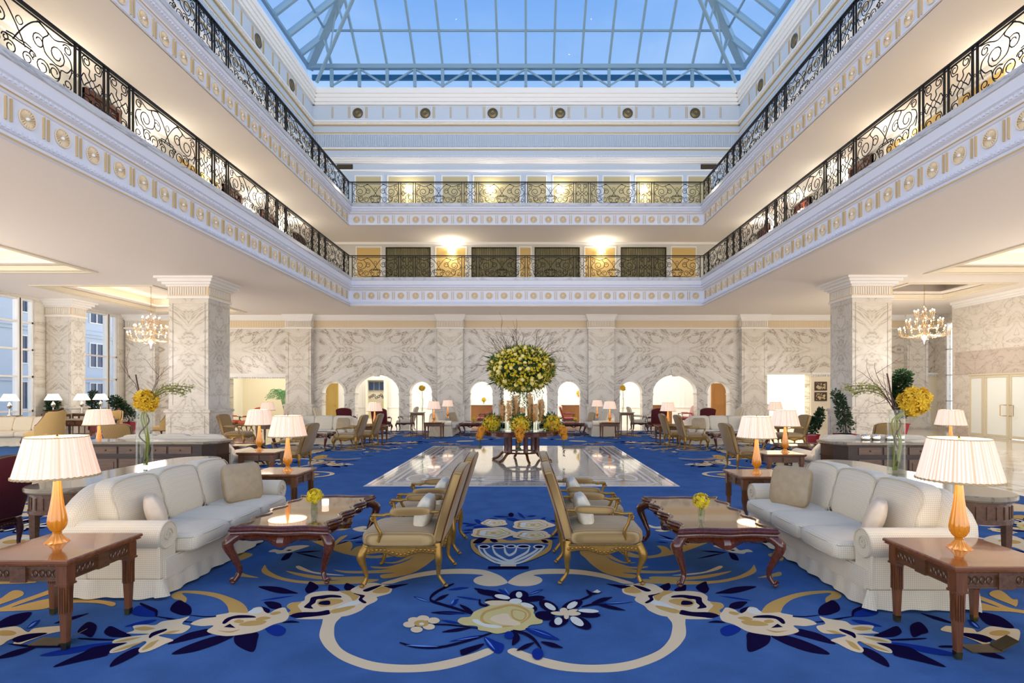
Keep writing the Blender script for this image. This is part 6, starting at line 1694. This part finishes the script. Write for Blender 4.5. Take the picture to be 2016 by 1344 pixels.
# far left seating by the windows
CHR.put((-5.66, 5.5, 0), PI, 'dark red armchair at the left edge of the picture')
BER.put((-14.2, 16.2, 0), PI, 'large tan armchair seen side on near the left edge', None, (1.18, 1.18, 1.16))
SOFA.put((-16.4, 17.7, 0), -PI/2, 'cream sofa by the tall windows at the left edge')
BER.put((-13.3, 20.2, 0), PI, 'tan armchair left of the big marble pillar')
BER.put((-16.2, 21.4, 0), -PI/2, 'tan armchair with red cushion between the windows')
BER.put((-11.9, 19.9, 0), PI, 'tan armchair half hidden by the big marble pillar on the left')
BER.put((-17.3, 20.0, 0), -PI/3, 'tan armchair with red cushion below the twin white lamps')
PIL4.put((-16.2, 21.3, .66), (0, radians(-20), -PI/2), 'dark red cushion on the tan armchair between the windows')
PIL4.put((-13.25, 20.2, .66), (0, radians(20), 0), 'dark red cushion on the tan armchair left of the pillar')
mb = MB(); 
WL = thing('table_lamp', (0,0,0), 0, 'lamp', 'lamp')
mb.lathe([(.001,0),(.075,0),(.075,.02),(.03,.04),(.015,.10),(.015,.22),(.04,.25),(.075,.31),(.07,.37),(.03,.42),(.012,.46)], 20); mb.build('base', M['chrome'], WL)
mb = MB(); mb.lathe([(.27,.50),(.15,.74)], 32, cap=False); mb.build('lamp_shade', glow('white lit shade', (255,242,220), 1.3), WL)
WLP = Proto(WL)
for i, (x, y, l) in enumerate(((-17.9, 19.0, 'leftmost white shaded lamp by the tall windows'), (-17.85, 20.7, 'nearer of the twin white shaded lamps before the window'), (-17.25, 21.3, 'farther of the twin white shaded lamps before the window'), (-17.3, 22.3, 'white shaded lamp before the far window'))):
    WLP.put((x, y, .92), 0, l); 
    STAND.put((x+(.2 if i == 1 else 0), y+(.1 if i == 1 else 0), 0), 0, 'tall stand under the ' + l)
DESKW = make_desk(1.0, .3, .80, False, False); DESKW.put((-15.2, 19.0, 0), PI/2, 'long wooden writing table in the far left seating area')
ficus('ficus_plant', 1.55, 3, .2, .4, 'green shrub beside the near window pilaster', crown=.33, loc=(-18.5, 21.45, 0))
ficus('ficus_plant', 1.65, 5, .2, .4, 'green shrub in front of the far window near its pilaster', crown=.33, loc=(-18.45, 23.15, 0))
ficus('ficus_plant', 1.60, 7, .2, .4, 'green shrub at the corner of the far left window', crown=.40, loc=(-17.8, 24.6, 0))
CHU.put((-13.15, 24.4, 0), 0, 'rust coloured armchair outside the left room, nearer the window')
CHU.put((-12.1, 24.0, 0), radians(-120), 'rust coloured armchair outside the left room, nearer the pilaster')
# right side
ficus('ficus_plant', 1.15, 9, .20, .36, 'smaller shrub in a red pot by the right marble pillar', crown=.20, loc=(9.28, 17.9, 0))
ficus('ficus_plant', 1.70, 12, .26, .42, 'taller shrub in a red square pot by the right marble pillar', crown=.24, loc=(10.0, 17.15, 0))
ficus('ficus_plant', 2.45, 14, .30, .50, 'large leafy shrub behind the right marble pillar', crown=.50, loc=(14.6, 21.6, 0))
CHR.put((15.6, 24.2, 0), PI, 'red armchair in the far right corner')
for i, x in enumerate((5.95, 6.13, 6.37, 6.55)):
    mb = MB(); mb.lathe([(.001,0),(.04,0),(.075,.03),(.08,.07),(.065,.105),(.06,.105),(.07,.06),(.03,.01)], 20)
    o = mb.build('glass_bowl', M['chrome']); o.location = (x, 9.62, .86); tag(o, 'small shiny glass bowl on the right drawer console, %s from the left' % ordn[i], 'bowl', None)
# ------------------------------------------------------------------ tall vases of orchids on the front consoles
def tall_vase(loc, s, nm, seed):
    random.seed(seed); r = thing('glass_vase', loc, 0, 'tall cylindrical glass vase on the %s front console' % nm, 'vase')
    mb = MB(); mb.lathe([(.001,0),(.085,0),(.085,.70),(.078,.70),(.078,.03),(.001,.03)], 28); mb.build('glass', M['glass'], r)
    mb = MB(); mb.lathe([(.076,.031),(.076,.30),(.001,.30)], 24); mb.build('water', M['water'], r)
    f = thing('orchid_arrangement', (loc[0], loc[1], loc[2]+.04), 0, 'golden orchid ball with trailing twigs in the %s tall vase' % nm, 'flowers')
    mb = MB(); c = Vector((.02 if s < 0 else .20, 0, .745))
    for i in range(260):
        R_ = .115 if s < 0 else .15; v = rnd_ball(R_, R_, R_*1.05, .35); bloom(mb, c+v, random.uniform(.032,.052), 0, 5, v+Vector((random.uniform(-.1,.1),random.uniform(-.1,.1),random.uniform(-.1,.1))))
    tag(mb.build('petals', M['orchid'], f, smooth=0), kind='stuff')
    mb = MB()
    for k in range(3): mb.tube(smooth_path([(.02*k-.02,.02,.0),(.05*sin(k),.03*cos(k),.3),(-.04+.03*k,.0,.55),tuple(c*.9)],5), .008, 5)
    mb.build('stems', M['leafy'], f)
    mb = MB(); mt = MB(); mt.tube(smooth_path([(0,0,.05),(.05,.03,.2),(-.04,-.03,.35),(.05,0,.5),(0,.02,.62),(-.06,0,.85),(-.10,0,1.05)],5), .008, 5)
    d0 = 1 if s < 0 else -1
    for k in range(3):
        p = smooth_path([(0,0,.6),(d0*.15,-.02+.03*k,.80+.04*k),(d0*.32,.03*k,.86+.03*k),(d0*(.46+.05*k),0,.82+.04*k)],6); mt.tube(p, .004, 4)
        for q in p[6:]:
            for j in range(7): bloom(mb, Vector(q)+Vector((random.uniform(-.03,.03),random.uniform(-.03,.03),random.uniform(-.035,.035))), .014, 0, 4)
    for k in range(3): twig(mt, (0,0,.62), (-.25+.3*k if s > 0 else -.35+.25*k, 0, 1), .62, .006, 0, 9, .28, 3)
    tag(mb.build('buds', M['leafy'], f, smooth=0), kind='stuff'); mt.build('twigs', M['twig'], f)
tall_vase((-4.42, 6.35, .82), -1, 'left', 21); tall_vase((4.0, 5.93, .82), 1, 'right', 22)
for s, nm in ((-1, 'left'), (1, 'right')):
    x = -4.12 if s < 0 else 3.82
    r = thing('glass_vase', (x, 21.7, .92), 0, 'slim glass vase on the tall stand on the %s' % nm, 'vase'); mb = MB(); mb.lathe([(.001,0),(.05,0),(.05,.55),(.045,.55),(.045,.02),(.001,.02)], 16); mb.build('glass', M['glass'], r)
    f = thing('orchid_arrangement', (x, 21.7, .94), 0, 'yellow flower ball on a stem above the tall stand on the %s' % nm, 'flowers')
    mb = MB(); small_bouquet(mb, (0,0,.95), .13, 140, .04); tag(mb.build('petals', M['orchid'], f, smooth=0), kind='stuff')
    mb = MB(); mb.tube([(0,0,.02),(.03,0,.4),(0,0,.9)], .01, 5); twig(mb, (0,0,.5), (.3*s,0,1), .5, .006); mb.build('stems', M['leafy'], f)
# ------------------------------------------------------------------ round table and the great arrangement
TX, TY = -.115, 13.7
r = thing('round_table', (TX, TY, .012), 0, 'large round dark wooden table standing on the mosaic floor', 'table')
mb = MB(); mb.lathe([(.001,.735),(.96,.735),(1.0,.742),(1.012,.755),(1.0,.768),(.001,.77)], 64); mb.build('tabletop', M['mahogany'], r)
mb = MB(); mb.lathe([(.90,.64),(.95,.65),(.95,.735),(.90,.735)], 64, cap=False); mb.build('apron', M['mahogany'], r)
for k in range(6):
    a = PI/6+k*PI/3 + .26; mb = MB(); mb.tube([(.40*cos(a), .40*sin(a), .2),(.40*cos(a), .40*sin(a), .74)], [.06,.055], 10); mb.tube([(.40*cos(a), .40*sin(a), .26),(.40*cos(a), .40*sin(a), .30)], .06, 10); mb.build('column', M['mahogany'], r)
    mb = MB(); pts = smooth_path([(.36*cos(a), .36*sin(a), .22),(.50*cos(a), .50*sin(a), .19),(.62*cos(a), .62*sin(a), .07),(.74*cos(a), .74*sin(a), .025)],5); mb.tube(pts, .033, 8); o = mb.build('leg', M['mahogany'], r)
    mb = MB(); mb.sq((.75*cos(a), .75*sin(a), .022), (.035,.035,.02), 1, 10, 6); mb.build('brass_foot', M['brass'], o)
mb = MB(); mb.lathe([(.36,.20),(.46,.20),(.47,.22),(.46,.24),(.36,.24),(.36,.20)], 48, cap=False); mb.build('ring_shelf', M['mahogany'], r)
random.seed(33); ZT_ = .782
# central glass column carrying the ball
v = thing('glass_vase', (TX, TY, ZT_), 0, 'central tall glass column carrying the great flower ball', 'vase')
mb = MB(); mb.lathe([(.001,0),(.15,0),(.12,.04),(.09,.3),(.10,.8),(.16,1.02),(.15,1.02),(.09,.8),(.08,.3),(.001,.1)], 32); mb.build('glass', M['glass'], v)
f = thing('flower_arrangement', (TX, TY, ZT_+.9), 0, 'great ball of yellow flowers and foliage above the round table', 'flowers')
CZ = .62; RXY, RZ = .81, .55
mb = MB()
for i in range(3400):
    q = rnd_ball(RXY, RXY, RZ, .62); leafq(mb, (q.x, q.y, q.z+CZ), Vector((q.x, q.y, q.z*1.4))+Vector((random.uniform(-.3,.3),random.uniform(-.3,.3),random.uniform(-.3,.3))), random.uniform(.06,.15), random.uniform(.012,.026), 0 if random.random() < .55 else 1)
for i in range(60):
    a = random.random()*2*PI; z = random.uniform(-.35,.3); leafq(mb, (RXY*.85*cos(a), RXY*.85*sin(a), CZ+z), (cos(a), sin(a), z), random.uniform(.2,.32), .02, 0)
tag(mb.build('foliage', [M['leaf'], M['leafy']], f, smooth=0), kind='stuff')
mb = MB(); mb.sq((0,0,CZ), (RXY*.68, RXY*.68, RZ*.68), 1, 20, 12); mb.build('dark_core', M['leafdark'], f)  # unseen dark core added to close bright gaps and deepen the ball
mb = MB()
for i in range(1500):
    q = rnd_ball(RXY*1.02, RXY*1.02, RZ*1.04, .9); bloom(mb, (q.x, q.y, q.z+CZ), random.uniform(.022,.045), 0, 5, q)
tag(mb.build('blossoms', M['bloom'], f, smooth=0), kind='stuff')
ro = None
for i in range(96):
    while True:
        q = rnd_ball(RXY*1.03, RXY*1.03, RZ*1.04, .97)
        if q.y < .35: break
    if ro is None:
        mb = MB(); mb.sq((0,0,0), (.042,.042,.038), 1, 10, 7)
        for k in range(7): mb.tube([(.030*cos(a_), .030*sin(a_), .028) for a_ in (k*.9, k*.9+.5, k*.9+1.0)], .012, 4)
        ro = mb.build('rose', M['rose'], f); o = ro
    else: o = ro.copy(); COL.objects.link(o)
    o.parent = f; o.location = (q.x, q.y, q.z+CZ); s_ = random.uniform(.9, 1.3); o.scale = (s_, s_, s_); o.rotation_euler = (random.random()*6, random.random()*6, 0)
mb = MB()
for i in range(34):
    a = random.random()*2*PI; e = random.uniform(.1, 1.2); d = Vector((cos(a)*cos(e), sin(a)*cos(e)*.8, sin(e)))
    twig(mb, (d.x*.6, d.y*.6, CZ+d.z*.4), d, random.uniform(.5,.95), .009, 0, 9, .30, 2)
tag(mb.build('twigs', M['twig'], f), kind='stuff')
mb = MB()
for i in range(30):
    a = random.random()*2*PI; R_ = random.uniform(.15,.62); x, y = R_*cos(a), R_*sin(a); L_ = random.uniform(.3,.75); z = CZ-.3
    k = 0
    while k < L_:
        leafq(mb, (x+.012*sin(k*30), y, z-k), (random.uniform(-1,1), random.uniform(-1,1), -.6), .05, .013, 0); k += .022
tag(mb.build('hanging_vine', M['leaf'], f, smooth=0), kind='stuff')
# ring of glass cylinders filled with orange orchids
cyl = [(-.46,-.30,.62),(-.30,-.44,.74),(-.12,-.30,.86),(.02,-.50,.58),(.20,-.36,.90),(.33,-.50,.66),(.47,-.26,.76),(-.50,.10,.72),(.52,.12,.70),(-.2,.4,.8),(.22,.42,.82)]
for i, (x, y, h) in enumerate(cyl):
    lab = 'clear glass cylinder in the ring on the round table, %s' % (('far left front','front left','left of centre, taller','front centre, shortest','right of centre, tallest','front right','far right front','left side','right side','rear left','rear right')[i])
    v = thing('glass_vase', (TX+x, TY+y, ZT_), 0, lab, 'vase'); R_ = .085
    mb = MB(); mb.lathe([(.001,0),(R_,0),(R_,h),(R_-.006,h),(R_-.006,.02),(.001,.02)], 24); mb.build('glass', M['glass'], v)
    mb = MB(); mb.lathe([(R_-.008,.021),(R_-.008,.16),(.001,.16)], 20); mb.build('water', M['water'], v)
    g = thing('orchid_spray', (TX+x, TY+y, ZT_+.022), 0, 'orange orchid spray inside the ' + lab.replace('clear ', '').replace(' in the ring on the round table', ''), 'flowers')
    mb = MB(); mb.tube([(0,0,0),(.01,0,h*.5),(0,0,h*.95)], .006, 5); mb.build('stem', M['leafy'], g)
    mb = MB()
    for k in range(int(h*280)):
        z = .2+random.random()*(h-.24); bloom(mb, (random.uniform(-.05,.05), random.uniform(-.05,.05), z), random.uniform(.022,.036), 0, 5)
    tag(mb.build('petals', M['orchido'], g, smooth=0), kind='stuff')
# three bunches spilling over the table edge
for (a, nm, n) in ((-2.72, 'left', 1), (-1.60, 'front', 1), (-.36, 'right', 1)):
    x, y = .80*cos(a), .80*sin(a); ux, uy = cos(a), sin(a)
    g = thing('orchid_bunch', (TX+x, TY+y, ZT_), 0, 'bunch of yellow orchids spilling over the %s edge of the round table' % nm, 'flowers')
    mb = MB(); mg = MB()
    for i in range(560):
        q = rnd_ball(.24, .24, .23, .6); c = Vector((0, 0, .16)); bloom(mb, c+q, random.uniform(.025,.042), 0 if random.random() < .75 else 1, 5, q)
    for i in range(220):
        t_ = random.random(); c = Vector((ux*(.23+.09*t_), uy*(.23+.09*t_), .08-.26*t_)); q = rnd_ball(.17*(1-t_*.6), .17*(1-t_*.6), .07, .3); bloom(mb, c+q, random.uniform(.025,.04), 1, 5, q)
    for i in range(150):
        q = rnd_ball(.23, .23, .24, .7); leafq(mg, Vector((0,0,.17))+q, q, .09, .02)
    for k in range(2):
        for j in range(26): leafq(mg, (ux*(.30+.01*sin(j)), uy*.30+.05*(k-.5), -.05-j*(.022 if nm == 'right' else .014)), (random.uniform(-1,1),random.uniform(-1,1),-.5), .05, .014)
    tag(mb.build('petals', [M['bloom'], M['orchido']], g, smooth=0), kind='stuff'); tag(mg.build('foliage', M['leaf'], g, smooth=0), kind='stuff')
# ------------------------------------------------------------------ chandeliers
def chandelier():
    r = thing('chandelier', (0,0,0), 0, 'chandelier', 'chandelier')
    mb = MB(); mb.lathe([(.001,0),(.13,-.0),(.11,-.05),(.03,-.09),(.001,-.09)], 20); mb.build('canopy', M['palegold'], r)
    mb = MB(); n = 22; L_ = 1.02
    for k in range(n): 
        z = -.07-L_*k/n; mb.tube([(.014*cos(a)*(1 if k%2 else 0), .014*cos(a)*(0 if k%2 else 1), z-.025+.032*sin(a)) for a in [2*PI*j/8 for j in range(8)]], .004, 4, True)
    mb.build('chain', M['brass'], r)
    mb = MB(); mb.lathe([(.001,-1.05),(.03,-1.10),(.09,-1.16),(.03,-1.22),(.05,-1.35),(.12,-1.45),(.04,-1.55),(.06,-1.7),(.15,-1.85),(.06,-2.0),(.10,-2.15),(.16,-2.28),(.05,-2.4),(.02,-2.5),(.001,-2.55)], 20); mb.build('stem', M['crystal'], r)
    bul = None; N = 0
    for R_, z, n in ((.78, -2.02, 18), (.56, -1.72, 14), (.30, -1.38, 8)):
        arm0 = None
        for k in range(n):
            a = 2*PI*k/n+R_
            mb = MB(); c, s = cos(a), sin(a)
            p = smooth_path([(.06*c,.06*s,z-.08),(R_*.5*c,R_*.5*s,z-.24),(R_*.9*c,R_*.9*s,z-.20),(R_*c,R_*s,z-.02)],4); mb.tube(p, .009, 5)
            mb.lathe([(.001,-.03),(.045,-.01),(.05,.0),(.015,.005),(.015,.05),(.001,.05)], 8, (R_*c, R_*s, z)); o = mb.build('arm', M['palegold'], r)
            if bul is None: mb = MB(); mb.lathe([(.001,.045),(.018,.06),(.024,.08),(.017,.105),(.001,.118)], 8); bul = mb.build('bulb', M['bulb'], o); b = bul
            else: b = bul.copy(); COL.objects.link(b)
            b.parent = o; b.location = (R_*c, R_*s, z)
        mb = MB()
        for k in range(n*5):
            a = 2*PI*k/(n*5); rr_ = R_*(1-.0); sag = abs(sin(k*PI/5))*.10
            for j in range(3):
                zz = z-.03-sag-j*.045; q = (rr_*cos(a), rr_*sin(a), zz); d = .012
                mb.add([(q[0],q[1],q[2]+d*1.6),(q[0]+d,q[1],q[2]),(q[0],q[1]+d,q[2]),(q[0]-d,q[1],q[2]),(q[0],q[1]-d,q[2]),(q[0],q[1],q[2]-d*1.6)], [(0,1,2),(0,2,3),(0,3,4),(0,4,1),(5,2,1),(5,3,2),(5,4,3),(5,1,4)])
        for k in range(n*6):
            a = random.random()*2*PI; t_ = random.random(); q = (R_*t_*cos(a), R_*t_*sin(a), z-.06-.28*(1-t_*t_)-.0); d = .012
            mb.add([(q[0],q[1],q[2]+d*1.8),(q[0]+d,q[1],q[2]),(q[0],q[1]+d,q[2]),(q[0]-d,q[1],q[2]),(q[0],q[1]-d,q[2]),(q[0],q[1],q[2]-d*1.8)], [(0,1,2),(0,2,3),(0,3,4),(0,4,1),(5,2,1),(5,3,2),(5,4,3),(5,1,4)])
        tag(mb.build('crystal_drops', M['crystal'], r, smooth=0), kind='stuff')
    return Proto(r)
random.seed(5)
CHAN = chandelier()
for x, y, l in ((-15.05, 22.0, 'crystal chandelier hanging in the far left ceiling coffer'), (14.62, 20.15, 'crystal chandelier hanging in the far right ceiling coffer'), (-15.1, 12.8, 'added crystal chandelier, out of view in the near left ceiling coffer'), (14.4, 12.9, 'added crystal chandelier, out of view in the near right ceiling coffer')):  # near pair is out of view, added to brighten the ceilings
    CHAN.put((x, y, ZC+.62), 0, l)
    q = bpy.data.lights.new('chandelier_light', 'POINT'); q.energy = 200; q.color = (1.0, .92, .83); q.shadow_soft_size = .5
    o = bpy.data.objects.new('chandelier_light', q); COL.objects.link(o); o.location = (x, y, ZC-2.15)
# ------------------------------------------------------------------ rooms behind the arches
def panel_door(name, x, y, w, h, mat, label=None):
    mb = MB(); mb.box(x-w/2, x+w/2, y-.05, y, 0, h)
    for z0, z1 in ((.15,.85),(1.0,h-.12)): frame_strip(mb, x-w/2+.10, x+w/2-.10, z0, z1, .03, .015, lambda m_, a, b, c, d, d0, d1, k: m_.box(a, b, y-.05-d1, y-.05-d0, c, d), 0)
    mb.box(x-w/2-.08, x-w/2, y-.07, y, 0, h+.08); mb.box(x+w/2, x+w/2+.08, y-.07, y, 0, h+.08); mb.box(x-w/2, x+w/2, y-.07, y, h, h+.08)
    o = struct(mb.build(name, mat, smooth=0)); mb = MB(); mb.sq((x+w/2-.07, y-.09, 1.0), (.03,.03,.03), 1, 8, 6); mb.build('door_handle', M['brass'], o)
panel_door('door_20', 10.55, 30.0, .74, 2.14, M['doorwood']); panel_door('door_21', -10.65, 30.0, .60, 2.14, plain('ochre painted door', (188,158,84), .5))
mb = MB(); mb.box(-11.2, -9.9, 30.0, 30.1, 0, 3.3); mb.box(9.9, 11.25, 30.0, 30.1, 0, 3.3); struct(mb.build('wall_lobby', M['white'], smooth=0))
def reception(x, y, w, label):
    r = thing('reception_desk', (x, y, 0), 0, label, 'desk')
    mb = MB(); mb.box(-w/2, w/2, -.3, .3, 0, 1.03)
    for k in range(int(w/.6)): frame_strip(mb, -w/2+.05+k*.6, -w/2+.55+k*.6, .12, .92, .04, .02, lambda m_, a, b, c, d, d0, d1, k_: m_.box(a, b, -.3-d1, -.3-d0, c, d), 0)
    mb.build('body', M['doorwood'], r, smooth=0)
    mb = MB(); mb.box(-w/2-.05, w/2+.05, -.35, .35, 1.03, 1.07); mb.build('desktop', M['tablewood'], r, smooth=0)
reception(-2.3, 28.6, 1.2, 'wooden reception desk seen through the arch left of the flowers')
reception(2.6, 28.6, 1.5, 'wooden reception desk seen through the arch right of the flowers')
reception(6.9, 28.7, 1.3, 'wooden reception desk inside the big right arch')
CHRED = make_fauteuil('armchair', 'redlac', 'redlac', 'darkwood', .05)
CHRED.put((-2.1, 27.7, 0), PI, 'bright red chair seen through the arch left of the flowers')
CHRED.put((2.15, 27.7, 0), 0, 'bright red chair seen through the arch right of the flowers')
CHRED.put((8.2, 28.3, 0), PI, 'bright red chair inside the big right arch')
SF.put((-2.2, 28.5, 1.075), 0, 'yellow flowers on the reception desk left of the great arrangement', None, (1.6, 1.6, 1.6))
r = thing('flower_arrangement', (2.85, 28.5, 1.07), 0, 'yellow green flowers in a vase on the right reception desk', 'flowers')
mb = MB(); mb.lathe([(.001,0),(.06,0),(.08,.4),(.07,.4),(.05,.02)], 14); mb.build('vase', M['glass'], r); mb = MB(); small_bouquet(mb, (0,0,.58), .26, 160, .06); tag(mb.build('petals', M['bloom'], r, smooth=0), kind='stuff')
# framed display in the big left arch
r = thing('display_cabinet', (-8.35, 30.6, 0), 0, 'tall display cabinet with dark ironwork inside the big left arch', 'cabinet')
mb = MB(); 
for (a, b, c, d) in rect_holes(-.55, .55, 0, 2.55, [(-.45, .45, .25, 2.4)]): mb.box(a, b, -.2, .2, c, d)
mb.box(-.5, .5, .15, .2, .1, 2.4); mb.build('frame', M['cream'], r, smooth=0)
mb = MB(); mb.box(-.45, .45, .0, .04, .25, 1.2); mb.build('panel', M['khaki'], r, smooth=0)
mb = MB()
for k in range(7): mb.tube([(p[0], -.0, p[2]) for p in spiral(-.36+k*.12, 1.45+.06*(k%3), .09, 0, 1.2, 14, k)], .018, 5)
mb.build('ironwork', M['iron'], r)
for k in range(3): mb = MB(); mb.box(-.42+k*.3, -.18+k*.3, -.02, .02, 1.85, 2.3); mb.build('pane', bwin, r, smooth=0)
# palm in the niche of the left room
random.seed(8); r = thing('potted_palm', (-13.0, 29.6, 0), 0, 'feathery palm seen in the left room beyond the rust chairs', 'plant')
mb = MB(); mb.lathe([(.001,0),(.2,0),(.25,.5),(.22,.5),(.001,.45)], 18); mb.build('pot', M['cream'], r)
mb = MB()
for k in range(16):
    a = k*2.4; e = .7+.5*random.random(); pts = smooth_path([(0,0,.45),(.25*cos(a),.25*sin(a),1.1+.4*e),(.6*cos(a),.6*sin(a),1.35+.5*e),(.95*cos(a),.95*sin(a)*.7,1.1+.35*e)],6); mb.tube(pts, .012, 4)
    for q in pts[6:]:
        for s in (-1, 1): leafq(mb, q, (-sin(a)*s+.3*cos(a), cos(a)*s+.3*sin(a), -.3), .28, .018)
tag(mb.build('frond', M['palm'], r, smooth=0), kind='stuff')
# framed pictures on the cream wall
for i, z in enumerate((2.02, 1.52)):
    r = thing('framed_picture', (14.05, WY-.13, z), 0, '%s of the two dark framed photographs on the cream wall' % ('upper', 'lower')[i], 'picture')
    mb = MB()
    for (a, b, c, d) in rect_holes(-.29, .29, -.21, .21, [(-.23, .23, -.15, .15)]): mb.box(a, b, -.02, .02, c, d)
    mb.build('frame', M['picture'], r, smooth=0)
    t = NT('photograph %d' % i); n = t.noise(t.obj(), 7+3*i, 3, .5); t.set(Base_Color=t.ramp(n, [(.3, lin((60,40,24))), (.5, lin((200,180,140))), (.7, lin((240,230,210)))], True), Roughness=.3)
    mb = MB(); mb.box(-.23, .23, .0, .01, -.15, .15); mb.build('photograph', t.mat, r, smooth=0)
# floor sockets with brass lids by the front side tables
for x, y, nm in ((-3.23, 3.72, 'left'), (3.00, 3.62, 'right')):
    r = thing('floor_socket', (x, y, .0115), 0, 'open brass floor socket cover under the %s foreground table' % nm, 'socket')
    mb = MB(); mb.box(-.10, .10, -.055, .055, 0, .006); mb.build('plate', M['bronze'], r, smooth=0)
    mb = MB(); mb.T = Matrix.Rotation(radians(-28), 4, 'Y'); mb.box(.0, .13, -.05, .05, 0, .005); o = mb.build('lid', M['bronze'], r, smooth=0); o.location = (.10, 0, .006)
# ------------------------------------------------------------------ unseen area lights added to brighten the rooms behind the arches
def area(name, loc, sx, sy, e, col=(1.0,.90,.78), rot=(0,0,0)):
    l = bpy.data.lights.new(name, 'AREA'); l.shape = 'RECTANGLE'; l.size = sx; l.size_y = sy; l.energy = e; l.color = col
    o = bpy.data.objects.new(name, l); COL.objects.link(o); o.location = loc; o.rotation_euler = rot; return o
area('back_room_fill', (0, 29.0, 3.2), 20, 3, 480, (1,.98,.95))
area('back_room_fill', (-13.6, 29.0, 3.2), 4, 3, 80, (1,.94,.82)); area('back_room_fill', (13.3, 29.0, 3.2), 3, 3, 170, (1,.97,.9))
